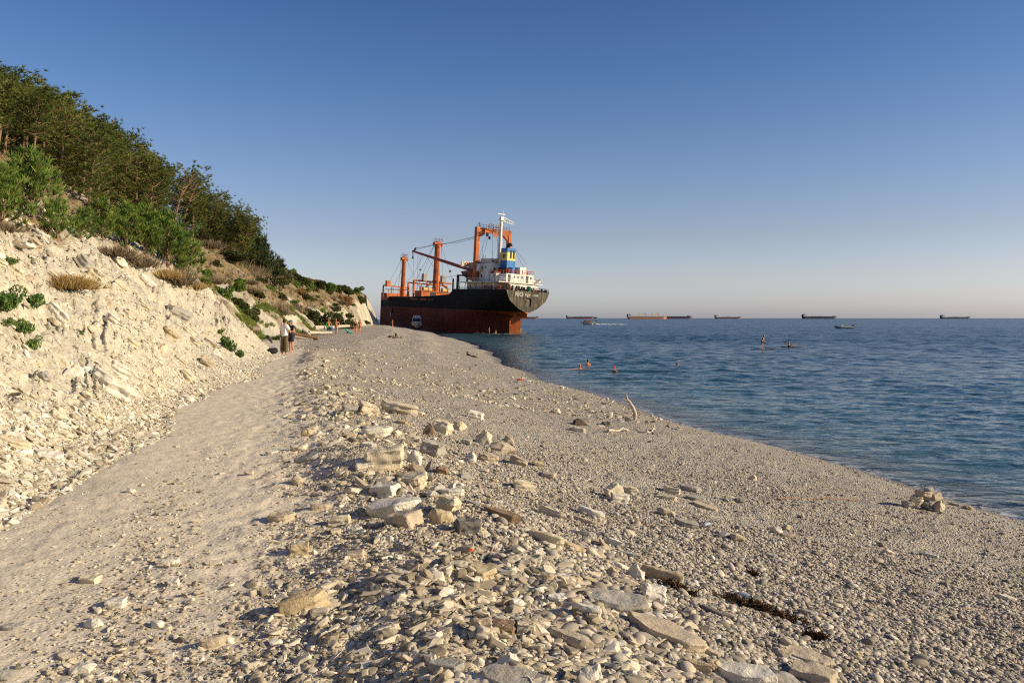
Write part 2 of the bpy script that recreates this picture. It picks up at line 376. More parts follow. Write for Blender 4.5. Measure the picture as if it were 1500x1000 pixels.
# ---- sea: a fan sheet at z = 0 with real wind ripples near, finer ones in the bump
wa = np.radians(np.concatenate([np.linspace(-60, -24, 60, endpoint=False), np.linspace(-24, 36, 900, endpoint=False), np.linspace(36, 120, 60)]))
wr = np.concatenate([np.geomspace(3, 9, 30, endpoint=False), np.geomspace(9, 420, 1000, endpoint=False), np.geomspace(420, 90000, 120)])
WA, WR = np.meshgrid(wa, wr); WX = WR * np.sin(WA); WY = WR * np.cos(WA)
uu, _ = zones(WX, WY)
depth = np.maximum(0, -uu) * 0.16
WZ = np.zeros_like(WX); cell = WR * 0.0046
amp_near = sstep(0.0, 0.9, depth) * .9 + .1
for i in range(90):
    lam_ = float(np.exp(rng.uniform(np.log(0.28), np.log(7.0)))); th = R(200) + rng.normal(0, .55)   # travelling shoreward
    kx, ky = math.sin(th) * 2 * math.pi / lam_, math.cos(th) * 2 * math.pi / lam_
    amp_ = 0.022 * lam_ ** 0.72 / (2 * math.pi) * (1.0 if lam_ < 4 else .6)
    fade = sstep(1.3, 2.6, lam_ / cell)
    ph = rng.uniform(0, 6.28)
    wv = np.sin(kx * WX + ky * WY + ph + 1.5 * vnoise(WX / (lam_ * 3), WY / (lam_ * 3), 300 + i))
    WZ += amp_ * fade * (wv + .35 * (wv * wv - .5))
WZ *= amp_near
WZ *= 0.75 + 0.9 * vnoise(WX * .03, WY * .05, 401) + .3
na2, nr2 = len(wa), len(wr)
j0 = np.arange(nr2 - 1)[:, None] * na2 + np.arange(na2 - 1)[None, :]
WF = np.stack([j0, j0 + 1, j0 + na2 + 1, j0 + na2], -1).reshape(-1, 4)

def sea_material():
    m, nt, b = new_mat('sea_water'); L = nt.links.new
    tcn = N(nt, 'ShaderNodeTexCoord'); P = tcn.outputs['Object']
    at_ = N(nt, 'ShaderNodeAttribute', attribute_name='depth')
    mp = N(nt, 'ShaderNodeMapping'); mp.inputs['Scale'].default_value = (.55, 1.0, 1.0); mp.inputs['Rotation'].default_value = (0, 0, R(12)); L(P, mp.inputs[0])
    n1 = N(nt, 'ShaderNodeTexNoise'); n1.inputs['Scale'].default_value = 1.15; n1.inputs['Detail'].default_value = 5; n1.inputs['Roughness'].default_value = .58; n1.inputs['Distortion'].default_value = .4; L(mp.outputs[0], n1.inputs['Vector'])
    bp = N(nt, 'ShaderNodeBump'); bp.inputs['Strength'].default_value = 1.0; bp.inputs['Distance'].default_value = .22; L(n1.outputs[0], bp.inputs['Height'])
    fa = N(nt, 'ShaderNodeAttribute', attribute_name='far')
    # beyond the modelled ripples: facets of unresolved waves
    geo = N(nt, 'ShaderNodeNewGeometry'); acc = None
    for sc_, kx_, ky_ in ((.55, .14, .26), (1.9, .15, .24)):
        q = N(nt, 'ShaderNodeTexNoise'); q.inputs['Scale'].default_value = sc_; q.inputs['Detail'].default_value = 3; L(mp.outputs[0], q.inputs['Vector'])
        s1 = N(nt, 'ShaderNodeVectorMath', operation='SUBTRACT'); L(q.outputs['Color'], s1.inputs[0]); s1.inputs[1].default_value = (.5, .5, .5)
        s2 = N(nt, 'ShaderNodeVectorMath', operation='MULTIPLY'); L(s1.outputs[0], s2.inputs[0]); s2.inputs[1].default_value = (kx_ * 4, ky_ * 4, 0)
        if acc is None: acc = s2.outputs[0]
        else:
            s3 = N(nt, 'ShaderNodeVectorMath', operation='ADD'); L(acc, s3.inputs[0]); L(s2.outputs[0], s3.inputs[1]); acc = s3.outputs[0]
    sf = N(nt, 'ShaderNodeVectorMath', operation='SCALE'); L(acc, sf.inputs[0]); L(fa.outputs['Fac'], sf.inputs['Scale'])
    na_ = N(nt, 'ShaderNodeVectorMath', operation='ADD'); L(bp.outputs[0], na_.inputs[0]); L(sf.outputs[0], na_.inputs[1])
    nn_ = N(nt, 'ShaderNodeVectorMath', operation='NORMALIZE'); L(na_.outputs[0], nn_.inputs[0])
    deep = ramp(nt, [(0, (.055, .085, .066)), (.06, (.036, .090, .084)), (.3, (.017, .062, .074)), (1, (.011, .043, .064))], math_n(nt, 'MULTIPLY', at_.outputs['Fac'], 1 / 6.0)).outputs[0]
    L(deep, b.inputs['Base Color']); L(math_n(nt, 'MULTIPLY_ADD', fa.outputs['Fac'], .20, .05), b.inputs['Roughness']); b.inputs['IOR'].default_value = 1.33; L(nn_.outputs[0], b.inputs['Normal'])
    n2 = N(nt, 'ShaderNodeTexNoise'); n2.inputs['Scale'].default_value = 3.2; n2.inputs['Detail'].default_value = 7; n2.inputs['Roughness'].default_value = .75; L(P, n2.inputs['Vector'])
    # clear over the shallows
    tr = N(nt, 'ShaderNodeBsdfTransparent'); tr.inputs[0].default_value = (.62, .74, .70, 1)
    gl = N(nt, 'ShaderNodeBsdfGlossy'); gl.inputs['Roughness'].default_value = .08; L(bp.outputs[0], gl.inputs['Normal'])
    fr = N(nt, 'ShaderNodeFresnel'); fr.inputs['IOR'].default_value = 1.33; L(bp.outputs[0], fr.inputs['Normal'])
    sh = N(nt, 'ShaderNodeMixShader'); L(fr.outputs[0], sh.inputs[0]); L(tr.outputs[0], sh.inputs[1]); L(gl.outputs[0], sh.inputs[2])
    clear = math_n(nt, 'POWER', 2.718, math_n(nt, 'MULTIPLY', at_.outputs['Fac'], -3.0))
    ms = N(nt, 'ShaderNodeMixShader'); L(clear, ms.inputs[0]); L(b.outputs[0], ms.inputs[1]); L(sh.outputs[0], ms.inputs[2])
    # a little foam where ripples break on the stones
    fo = N(nt, 'ShaderNodeBsdfDiffuse'); fo.inputs[0].default_value = (.8, .8, .78, 1)
    a3 = N(nt, 'ShaderNodeAttribute', attribute_name='foam')
    ff = math_n(nt, 'MULTIPLY', a3.outputs['Fac'], ramp(nt, [(.47, (0, 0, 0)), (.58, (1, 1, 1))], n2.outputs[0]).outputs[0])
    mf = N(nt, 'ShaderNodeMixShader'); L(ff, mf.inputs[0]); L(ms.outputs[0], mf.inputs[1]); L(fo.outputs[0], mf.inputs[2])
    out = nt.nodes['Material Output']; L(mf.outputs[0], out.inputs[0])
    return m
sme = np_mesh('sea', np.stack([WX.ravel(), WY.ravel(), WZ.ravel()], 1), WF, sea_material())
set_attr(sme, 'depth', depth.ravel()); set_attr(sme, 'far', sstep(20, 170, WR).ravel())
foam = sstep(.12, .02, depth) * sstep(-.35, .05, -uu) * (0.45 + .55 * sstep(17, 14, WY)) * sstep(60, 30, WY)
set_attr(sme, 'foam', foam.ravel())
tag(link(bpy.data.objects.new('sea', sme)), kind='structure')

# ------------------------------------------------------------------ the stranded cargo ship
PAINT = {
    'white': simple('weathered_white_paint', (.74, .70, .60), .55, .10, .8, dirt=(.42, .30, .18)),
    'orange': simple('orange_ship_paint', (.47, .112, .016), .65, .3, .7, dirt=(.20, .05, .018)),
    'boom': simple('rusty_boom_paint', (.30, .055, .018), .65, .2, .8),
    'dark': simple('dark_steel', (.035, .030, .028), .6, .3, 1.5),
    'brown': simple('rust_brown_steel', (.17, .05, .025), .75, .3, 1.0),
    'blue': simple('funnel_blue_paint', (.02, .17, .42), .5, .12, 1.0),
    'yellow': simple('funnel_yellow_paint', (.72, .58, .14), .5, .12, 1.0),
    'black': simple('soot_black', (.012, .012, .012), .6, .2, 2.0),
    'green': simple('green_drum_paint', (.02, .20, .13), .5, .15, 2.0),
    'letter': simple('white_letter_paint', (.52, .50, .43), .6, .06, 3.0),
    'faded': simple('faded_gold_paint', (.50, .38, .16), .6, .2, 3.0),
    'glass': simple('window_glass', (.02, .025, .03), .12, .1, 3.0, spec=.6),
    'grey': simple('grey_ship_paint', (.30, .29, .26), .6, .15, 1.2, dirt=(.22, .13, .08)),
    'wire': simple('steel_wire', (.05, .05, .055), .6, .1, 3.0),
    'deck': simple('rusty_deck', (.33, .10, .04), .8, .25, 1.0),
    'buoy': simple('orange_lifebuoy', (.75, .13, .03), .5, .05, 3.0),
}

def hull_material():
    m, nt, b = new_mat('hull_paint'); L = nt.links.new
    tcn = N(nt, 'ShaderNodeTexCoord'); sp = N(nt, 'ShaderNodeSeparateXYZ'); L(tcn.outputs['Object'], sp.inputs[0])
    mp = N(nt, 'ShaderNodeMapping'); mp.inputs['Scale'].default_value = (1.4, 1.4, .16); L(tcn.outputs['Object'], mp.inputs[0])
    st = N(nt, 'ShaderNodeTexNoise'); st.inputs['Scale'].default_value = 1.3; st.inputs['Detail'].default_value = 7; st.inputs['Roughness'].default_value = .7; L(mp.outputs[0], st.inputs[0])
    n = N(nt, 'ShaderNodeTexNoise'); n.inputs['Scale'].default_value = .9; n.inputs['Detail'].default_value = 6; L(tcn.outputs['Object'], n.inputs[0])
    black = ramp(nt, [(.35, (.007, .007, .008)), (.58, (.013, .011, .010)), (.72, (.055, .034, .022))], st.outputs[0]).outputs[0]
    tran = ramp(nt, [(.30, (.040, .034, .027)), (.47, (.070, .060, .046)), (.58, (.16, .14, .095)), (.70, (.38, .33, .21))], st.outputs[0]).outputs[0]  # transom's black lightened as if sunlit, with pale rust streaks
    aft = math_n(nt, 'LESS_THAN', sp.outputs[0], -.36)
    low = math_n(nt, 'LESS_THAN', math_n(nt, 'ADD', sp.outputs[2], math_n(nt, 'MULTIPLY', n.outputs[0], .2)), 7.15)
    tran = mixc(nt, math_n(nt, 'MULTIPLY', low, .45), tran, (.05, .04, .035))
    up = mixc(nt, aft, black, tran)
    red = ramp(nt, [(.3, (.095, .024, .015)), (.5, (.15, .036, .020)), (.62, (.20, .058, .026)), (.75, (.09, .03, .02))], st.outputs[0]).outputs[0]
    ora = ramp(nt, [(.3, (.40, .085, .018)), (.6, (.58, .16, .03)), (.75, (.30, .07, .02))], n.outputs[0]).outputs[0]
    # sunlit orange under the counter, shaded darker red forward, both put into the colour
    fw = math_n(nt, 'SMOOTH_MIN', 1.0, math_n(nt, 'DIVIDE', sp.outputs[0], 9.0), .1)
    red = mixc(nt, fw, ora, red)
    line = math_n(nt, 'GREATER_THAN', math_n(nt, 'ADD', sp.outputs[2], math_n(nt, 'MULTIPLY', n.outputs[0], .12)), 5.55)
    c = mixc(nt, line, red, up)
    bowtop = math_n(nt, 'MULTIPLY', math_n(nt, 'GREATER_THAN', sp.outputs[2], 8.95), math_n(nt, 'GREATER_THAN', sp.outputs[0], 79.0))
    c = mixc(nt, bowtop, c, (.50, .13, .03))
    L(c, b.inputs['Base Color']); b.inputs['Roughness'].default_value = .75; b.inputs['Specular IOR Level'].default_value = .15
    bp = N(nt, 'ShaderNodeBump'); bp.inputs['Strength'].default_value = .3; bp.inputs['Distance'].default_value = .06; L(n.outputs[0], bp.inputs['Height']); L(bp.outputs[0], b.inputs['Normal'])
    return m

def text_mesh(name, txt, size, mat, extrude=0.02):
    cu = bpy.data.curves.new(name + '_glyphs', 'FONT'); cu.body = txt; cu.size = size; cu.extrude = extrude; cu.align_x = 'CENTER'; cu.offset = size * .012
    o = bpy.data.objects.new(name + '_glyphs', cu); COL.objects.link(o)
    dg = bpy.context.evaluated_depsgraph_get(); me = bpy.data.meshes.new_from_object(o.evaluated_get(dg))
    bpy.data.objects.remove(o); bpy.data.curves.remove(cu)
    me.name = name; me.materials.clear(); me.materials.append(mat); return me

def build_ship():
    root = empty('cargo_ship', (3.38, 206.0, 0))
    psi, tau, lam_ = R(33), R(1.7), R(2.6)
    a = Vector((-math.sin(psi), math.cos(psi), 0)); p = Vector((-math.cos(psi), -math.sin(psi), 0)); k = Vector((0, 0, 1))
    a2 = a * math.cos(tau) + k * math.sin(tau); k2 = k * math.cos(tau) - a * math.sin(tau)
    p2 = p * math.cos(lam_) + k2 * math.sin(lam_); k3 = k2 * math.cos(lam_) - p * math.sin(lam_)
    root.rotation_euler = Matrix((a2, p2, k3)).transposed().to_euler()
    tag(root, 'big rusty black and red cargo ship aground at the water\'s edge, RIO on its stern', 'ship')
    # --- hull shell
    G = [(0, .003), (.22, .45), (.58, .84), (1, 1)]
    def top(s): return float(np.interp(s, [-1, 26, 26.6, 29.2, 29.3, 40, 55, 78.6, 79.2, 86, 93], [10.95, 11.05, 11.05, 9.55, 9.5, 9.0, 8.6, 8.75, 10.0, 10.05, 10.25]))
    ZS = [-3, 0, 2, 4, 5.2, 6.45, 8.5, 10.9]
    AFT = {-3: [(8, .05), (12, .5), (18, 2.2), (24, 4.6), (32, 6.6), (38, 7)], 0: [(8, .05), (12, .7), (18, 2.8), (24, 5.2), (32, 6.8), (36, 7)], 2: [(8, .06), (12, 1.2), (18, 4.0), (24, 6.1), (30, 7)], 4: [(6.2, .05), (9, 1.5), (12, 3.0), (18, 5.7), (24, 6.9), (27, 7)],
           5.2: [(0, .05), (4, 2.3), (8, 4.2), (12, 5.5), (18, 6.8), (22, 7)], 6.45: [(0, 3.0), (4, 4.5), (8, 5.7), (12, 6.5), (18, 7)], 8.5: [(0, 5.65), (4, 6.2), (8, 6.7), (13, 7)], 10.9: [(0, 6.7), (6, 6.9), (12, 7)]}
    def half(s, z):
        w = float(np.interp(z, ZS, [np.interp(s, [q[0] for q in AFT[k_]], [q[1] for q in AFT[k_]]) if max(s, 0) >= AFT[k_][0][0] else .01 for k_ in ZS]))
        sm = 83.9 + .86 * z; s0 = 20 + 3.5 * max(z, 0)
        if s > s0: w *= max(.003, 1 - min(1, (s - s0) / (sm - s0)) ** (1.5 + .10 * max(z, 0)))
        return w
    SS = [-.4, .6, 1.6, 2.8, 4, 5, 6, 6.6, 7.1, 7.6, 8.1, 8.6, 10, 12, 15, 18, 22, 26, 26.6, 28, 29.2, 29.3, 34, 40, 46, 52, 57, 62, 66, 70, 73, 76, 78.6, 79.2, 81, 83, 85, 87, 88.5, 90, 91, 92, 92.6]
    ZR = [-3, -1.5, 0, 1, 2, 3, 4, 4.6, 5.2, 5.45, 5.9, 6.45, 7.3, 8.0, 8.55]
    m = MB(); rows = []
    for s in SS:
        zz = ZR + [8.55 + (top(s) - 8.55) * f for f in (.5, 1)]
        rows.append(([(s, half(s, z), z) for z in zz], [(s, -half(s, z), z) for z in zz]))
    nz = len(ZR) + 2
    for side in (0, 1):
        V = [q for r_ in rows for q in r_[side]]
        m.add(V, [(i * nz + j, (i + 1) * nz + j, (i + 1) * nz + j + 1, i * nz + j + 1) for i in range(len(SS) - 1) for j in range(nz - 1) if not all(abs(V[q_][1]) < .06 and V[q_][0] < 60 for q_ in (i * nz + j, (i + 1) * nz + j, (i + 1) * nz + j + 1, i * nz + j + 1))])
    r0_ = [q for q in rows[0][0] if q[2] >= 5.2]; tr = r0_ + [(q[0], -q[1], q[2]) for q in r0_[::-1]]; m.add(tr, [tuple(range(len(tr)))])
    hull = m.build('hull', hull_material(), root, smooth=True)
    m = MB()
    for i in range(len(SS) - 1):
        q = []
        for s in (SS[i], SS[i + 1]):
            w = max(0, half(s, top(s)) - .12); q.append([(s, w, top(s) - 1.0), (s, -w, top(s) - 1.0)])
        m.add([q[0][0], q[0][1], q[1][1], q[1][0]], [(0, 1, 2, 3)])
    m.build('deck', PAINT['deck'], root)
    m = MB()   # bulwark cap rail
    for sg in (1, -1):
        m.tube([(s, sg * half(s, top(s)), top(s) + .03) for s in SS], .09, 6)
    m.build('gunwale', PAINT['black'], root)
    # --- name, port of registry and the worn emblem between them
    def onto_transom(me, name, t, z):
        o = link(bpy.data.objects.new(name, me), root); o.location = (-.43, t, z)
        o.rotation_euler = Matrix(((0, 0, -1), (-1, 0, 0), (0, 1, 0))).to_euler(); return o
    onto_transom(text_mesh('ship_name', 'RIO', 1.50, PAINT['letter']), 'ship_name', 2.75, 9.55)
    onto_transom(text_mesh('home_port', 'LOME', .72, PAINT['letter']), 'home_port', -2.3, 9.72)
    m = MB(); m.box((-.43, .75, 10.05), (.03, .34, .5)).box((-.43, .2, 10.02), (.03, .5, .22)).box((-.43, -.45, 10.0), (.03, .5, .3)).box((-.43, .1, 9.62), (.03, .3, .4)).build('emblem', PAINT['faded'], root)
    m = MB(); m.tube([(-.5, 1.4, 9.15), (-.52, .3, 9.25), (-.52, -.6, 9.2), (-.52, -.95, 8.8), (-.5, -.9, 7.0)], [.12, .14, .2, .22, .14], 8); m.ellipsoid((-.45, .6, 8.4), (.1, .3, .24)).build('stern_pipe', PAINT['black'], root)
    m = MB()
    x_ = 54.6
    for w in (.5, .45, .6, .4, .55, .5, .42, .5, .5, -1.0, .4, .5, .55, .4, .5, .45, .5, -.8, .5, .5, -.5, .55, .5):
        if w > 0: m.box((x_, half(x_, 8.0) + .05, 8.03), (w, .05, .36))
        x_ -= abs(w) + .18
    m.build('company_lettering', PAINT['orange'], root)
    m = MB()
    for i in range(6): m.box((86.4 - .75 * i, half(86.4 - .75 * i, 7.9) + .06, 7.95), (.5, .16, .34), Matrix.Rotation(R(14), 3, 'Z'))
    m.build('bow_lettering', PAINT['orange'], root)
    MB().box((80.8, half(80.8, 3.2) + .06, 3.0), (.35, .12, 1.5), Matrix.Rotation(R(14), 3, 'Z')).build('draught_mark', PAINT['letter'], root)
    an = MB(); an.ellipsoid((76.5, half(76.5, 5) + .12, 4.6), (.5, .22, 1.3)).box((76.5, half(76.5, 4) + .2, 3.7), (1.5, .3, .4)).build('anchor', PAINT['black'], root, True)
    # --- rudder hard over, stock and propeller
    m = MB(); rm = Matrix.Rotation(R(62), 3, 'Z')
    m.prism([(1.0, -1.0), (1.1, 3.0), (.7, 3.95), (-1.5, 4.2), (-1.9, 3.2), (-1.75, -1.0)], -.22, .22, 1)
    m.v = [tuple(rm @ Vector(v) + Vector((2.3, 2.2, 0))) for v in m.v]
    rud = m.build('rudder', PAINT['orange'], root)
    MB().tube([(2.4, 2.2, 3.8), (2.4, 1.6, 5.2)], .3, 8).build('rudder_stock', PAINT['orange'], rud)
    m = MB(); m.tube([(4.2, 0, 1.2), (6.3, 0, 1.2)], [.3, .5], 8)
    for i in range(4):
        rr = Matrix.Rotation(R(90 * i + 20), 3, 'X'); m.box(rr @ Vector((4.5, 0, 1.1)) + Vector((0, 0, 1.2)), (.12, .95, 1.6), rr @ Matrix.Rotation(R(30), 3, 'Z'))
    m.build('propeller', PAINT['faded'], root)
    # --- deckhouse, tier by tier
    def box(name, a_, b_, mt='white', par=None, bev=0): return MB().bb(a_, b_).build(name, PAINT[mt], par or root)
    t1 = MB().bb((6.6, -4.9, 9.9), (23, 4.9, 12.95)).bb((6.4, -6.4, 9.9), (6.65, 6.4, 12.95)).bb((3.6, -5.6, 10.0), (6.38, 3.4, 12.95)).build('poop_house', PAINT['white'], root)
    MB().bb((3.2, -6.85, 12.96), (24.4, 6.85, 13.2)).build('boat_deck', PAINT['white'], root)
    m = MB()
    for s in (9, 12, 15, 18, 21, 24): MB().tube([(s, 6.6, 10), (s, 6.6, 12.95)], .1, 6).build('deck_pillar', PAINT['grey'], root)
    t2 = MB().bb((4.0, -4.5, 13.21), (13, 4.15, 15.4)).bb((7.2, 4.15, 13.21), (12.9, 5.3, 15.38)).build('middle_house', PAINT['white'], root)
    t3 = MB().bb((13.02, -4.2, 13.21), (21, 4.25, 18.2)).build('bridge_tower', PAINT['white'], root)
    t4 = MB().bb((13.6, -3.2, 18.21), (19, 3.15, 19.7)).build('upper_house', PAINT['white'], root)
    MB().bb((19.02, -4.0, 16.2), (24, 4.2, 18.7)).build('wheelhouse', PAINT['grey'], root)
    wg = MB().prism([(6.6, 18.85), (2, 19.0), (2, 18.5), (5.1, 17.3), (6.6, 17.45)], 23.6, 24.1, 0).build('bridge_wing', PAINT['white'], root)
    MB().prism([(-6.6, 18.85), (-2, 19.0), (-2, 18.5), (-5.1, 17.3), (-6.6, 17.45)], 23.6, 24.1, 0).build('bridge_wing', PAINT['white'], root)
    def ringbuoy(s, t, z, par):
        MB().tube([(s, t + .42 * math.cos(q), z + .42 * math.sin(q)) for q in np.linspace(0, 2 * math.pi, 15)], .14, 6, cap=False).build('lifebuoy', PAINT['buoy'], par, True)
    ringbuoy(23.5, 5.0, 18.2, wg); ringbuoy(17.6, 6.8, 13.9, root); ringbuoy(13.5, 1.5, 18.9, t4)
    sh_ = MB().bb((7.0, -4.0, 15.42), (9.4, -1.95, 17.5)).build('vent_house', PAINT['white'], root)
    MB().bb((16.3, 4.26, 16.1), (18.2, 5.3, 18.1)).build('wing_locker', PAINT['white'], root)
    def windows(name, s, ts, z, w, h, par, face='aft'):
        for t in ts:
            if face == 'aft': MB().bb((s - .04, t - w / 2, z - h / 2), (s + .02, t + w / 2, z + h / 2)).build(name, PAINT['glass'], par)
            else: MB().bb((t - w / 2, s - .02, z - h / 2), (t + w / 2, s + .04, z + h / 2)).build(name, PAINT['glass'], par)
    windows('window', 13.02, (2.3,), 16.5, .55, 1.3, t3); windows('window', 13.6, (2.5, -1.5), 18.95, .7, .7, t4)
    windows('door', 4.0, (3.2, -2.4), 14.2, .8, 1.8, t2); windows('window', 4.0, (1.6, .5, -.8, -3.6), 14.6, .45, .5, t2)
    windows('window', 3.6, (2.6, .8, -.9, -2.7, -4.4), 11.9, .5, .5, t1); windows('door', 6.4, (5.6, -6.0), 11.2, .7, 1.8, t1)
    windows('window', 4.25, (14.5, 16.4, 18.3, 20), 17.2, .7, .6, t3, 'port'); windows('window', 4.25, (14.5, 16.4, 18.3, 20), 14.9, .5, .6, t3, 'port')
    windows('door', 5.3, (8.2, 10.4), 14.2, .8, 1.8, t2, 'port'); windows('window', 4.9, (9, 12, 15, 18, 21), 11.8, .5, .5, t1, 'port')
    box('tank', (8.2, -1.2, 15.42), (12.4, 1.5, 17.2), 'dark')
    MB().tube([(7.6, .2, 15.4), (7.6, .2, 17.2)], .8, 12).build('blue_tank', PAINT['blue'], root, True)
    # --- funnel
    fu = MB().bb((9.0, -1.7, 17.2), (12.2, 1.0, 22.5)).build('funnel', PAINT['blue'], root)
    MB().bb((8.97, -1.73, 19.15), (12.23, 1.03, 21.35)).build('funnel_band', PAINT['yellow'], fu)
    for t in (-.1, -1.05): MB().bb((8.92, t - .27, 19.7), (8.965, t + .27, 21.9)).build('louvre', PAINT['black'], fu)
    MB().bb((10.2, 1.03, 19.8), (11, 1.07, 20.8)).build('louvre', PAINT['black'], fu)
    MB().tube([(10.6, -.1, 22.4), (10.5, -.1, 23.1), (10.0, -.2, 23.5), (9.4, -.3, 23.3)], [.5, .5, .48, .45], 10).tube([(11.6, -1, 22.4), (11.6, -1, 23)], .2, 6).build('exhaust_pipe', PAINT['black'], fu, True)
    # --- radar mast
    rm_ = MB().tube([(14.3, .1, 15.4), (14.3, .1, 24), (14.35, .1, 30.2)], [.62, .5, .36], 12).build('radar_mast', PAINT['white'], root, True)
    MB().tube([(14.29, .1, 16), (14.29, .1, 19.5)], [.64, .58], 12).build('rust_patch', PAINT['faded'], rm_)
    m = MB(); m.tube([(14.3, .1, 28.4), (14.3, 1.6, 28.9), (14.3, 2.4, 28.3), (14.3, 3.7, 29.7), (14.3, 3.8, 30.6)], [.1, .14, .1, .08, .06], 6)
    m.tube([(14.3, 1.5, 26.6), (14.3, 1.5, 28.9)], .09, 6).tube([(14.3, 1.5, 28.5), (14.3, .3, 29.8)], .1, 6).box((14.3, 1.2, 28.2), (.9, 1.1, .1)); m.build('cross_arm', PAINT['grey'], rm_)
    m = MB(); m.box((14.3, .0, 30.3), (1.1, 1.5, .14)); m.bb((13.9, -.4, 30.4), (14.7, .5, 31.2)); m.tube([(14.3, -.3, 31.1), (14.3, -.3, 33.2)], [.09, .04], 5).box((14.3, .3, 31.9), (.3, 2.4, .22))
    tz = [(14.3, -.2, 30.1), (14.3, -3.9, 29.5), (14.3, -4.1, 30.0), (14.3, -.2, 31.2)]
    m.tube(tz, .1, 5).tube([tz[0], tz[3]], .1, 5)
    for f in (.2, .4, .6, .8): m.tube([Vector(tz[0]).lerp(Vector(tz[1]), f), Vector(tz[3]).lerp(Vector(tz[2]), f + .08)], .06, 4).tube([Vector(tz[0]).lerp(Vector(tz[1]), f), Vector(tz[3]).lerp(Vector(tz[2]), f - .1)], .06, 4)
    m.build('radar', PAINT['white'], rm_)
    m = MB()
    for z in np.arange(17, 29, .7): m.tube([(14.3, .55, z), (14.3, .95, z)], .05, 4)
    m.tube([(14.3, .95, 16.5), (14.3, .9, 28.5)], .05, 4); m.build('ladder', PAINT['dark'], rm_)
    # --- gantry over the house
    g = MB()
    for t in (5.2, -5.2): g.box((18.3, t, 20.7 if t > 0 else 20.7), (1.3, .95, 15.0))
    g.bb((17.75, -5.2, 26.9), (18.85, 5.2, 28.1))
    for sg in (1, -1): g.prism([(sg * 4.73, 26.9), (sg * 2.6, 26.9), (sg * 4.73, 25.2)], 17.8, 18.8, 0)
    ga = g.build('gantry', PAINT['orange'], root)
    MB().tube([(17.6, -.4, 27.0), (17.72, -.4, 27.0)], 1.0, 16).build('sheave_disc', PAINT['orange'], ga)
    m = MB()
    for t in np.linspace(5.2, -5.2, 12): m.tube([(18.3, t, 28.1), (18.3, t, 29.1)], .045, 4)
    for t in (4.7, 1.6, .9, .1): m.tube([(18.3, t, 28.1), (18.3, t, 29.5)], .11, 5)
    m.tube([(18.3, 5.2, 29.0), (18.3, -5.2, 29.0)], .04, 4).tube([(18.3, 5.2, 28.55), (18.3, -5.2, 28.55)], .04, 4); m.build('railing', PAINT['brown'], ga)
    MB().ellipsoid((18.3, 1.2, 25.6), (.35, .35, .5)).bb((17.9, 1.8, 25.9), (18.7, 2.1, 26.9)).build('hook_block', PAINT['black'], ga)
    # --- masts
    def mast(s, z0, z1, r0, cw, name):
        ms_ = MB().tube([(s, 0, z0), (s, 0, (z0 + z1) / 2), (s, 0, z1)], [r0, r0 * .95, r0 * .84], 16).tube([(s, 0, z1 - 1.6), (s, 0, z1 - 1.0)], r0 * .98, 16).tube([(s, 0, z0 + 2.4), (s, 0, z0 + 2.7)], r0 * 1.1, 16).build(name, PAINT['orange'], root, True)
        m = MB(); m.bb((s - .7, -cw, z1 - .9), (s + .7, cw, z1 - .2)).bb((s - .3, -cw - .25, z1 - 1.3), (s + .3, -cw, z1 - .3)).bb((s - .3, cw, z1 - 1.3), (s + .3, cw + .25, z1 - .3)); m.build('mast_crown', PAINT['orange'], ms_)
        m = MB()
        for t in np.linspace(-cw, cw, 6): m.tube([(s - .6, t, z1 - .2), (s - .6, t, z1 + 1.2)], .05, 4).tube([(s + .6, t, z1 - .2), (s + .6, t, z1 + .9)], .04, 4)
        m.tube([(s - .6, -cw, z1 + .7), (s - .6, cw, z1 + .7)], .04, 4); m.build('railing', PAINT['brown'], ms_)
        m = MB()
        for z in np.arange(z0 + 1, z1 - 1.5, .8): m.tube([(s - r0 - .1, .3, z), (s - r0 - .1, -.1, z)], .04, 4)
        m.tube([(s - r0 - .1, -.1, z0 + .8), (s - r0 * .9 - .1, -.1, z1 - 1.6)], .04, 4); m.bb((s - r0 - .15, .1, z0 + 4.6), (s - r0 + .1, .5, z0 + 5.3)); m.build('ladder', PAINT['dark'], ms_)
        return ms_
    mast(75.0, 8.0, 22.4, .78, 1.05, 'foremast')
    m2 = mast(51.2, 9.0, 26.3, 1.02, 1.35, 'mainmast')
    MB().tube([(51.2, .5, 14.4), (51.0, 4.2, 11.3)], .3, 6).tube([(51.2, -.5, 14.4), (51.0, -4.6, 11.6)], .3, 6).build('mast_brace', PAINT['brown'], m2)
    # --- mast house, forecastle, hatch coamings
    mh = MB().bb((50, -5.4, 7.9), (54.5, 5.4, 10.55)).bb((49.8, -5.6, 10.56), (54.7, 5.6, 10.75)).build('mast_house', PAINT['orange'], root)
    MB().bb((49.95, .4, 8.6), (49.98, 2.4, 10.5)).build('mast_shadow', PAINT['black'], mh)  # mainmast's cast shadow, set on the aft wall as a thin black plate
    fo = MB().bb((79.6, -4.3, 7.7), (82.4, 4.3, 10.0)).bb((82.4, -2.8, 7.7), (85.5, 2.8, 10.05)).bb((74, -5.9, 7.7), (76, 5.9, 9.1)).build('forecastle', PAINT['orange'], root)
    MB().bb((31.5, -5, 7.9), (47, 5, 9.2)).bb((57, -5, 7.6), (72, 5, 8.9)).build('hatch_coaming', PAINT['orange'], root)
    # --- transverse gallows and catwalks forward
    def frame(s, z, hw, zb, r=.2):
        m = MB(); m.tube([(s, hw, z), (s, -hw, z - .25)], r, 6)
        for t in (hw, hw * .35, -hw * .3, -hw): m.tube([(s, t, zb), (s, t, z)], r * .8, 6)
        m.tube([(s, hw, zb), (s + .0, hw, z), ], r * 1.4, 6); return m
    frame(80.2, 12.6, 4.8, 9.9).build('gallows', PAINT['orange'], root)
    frame(52.5, 13.9, 6.9, 8.4, .24).build('gallows', PAINT['orange'], root)
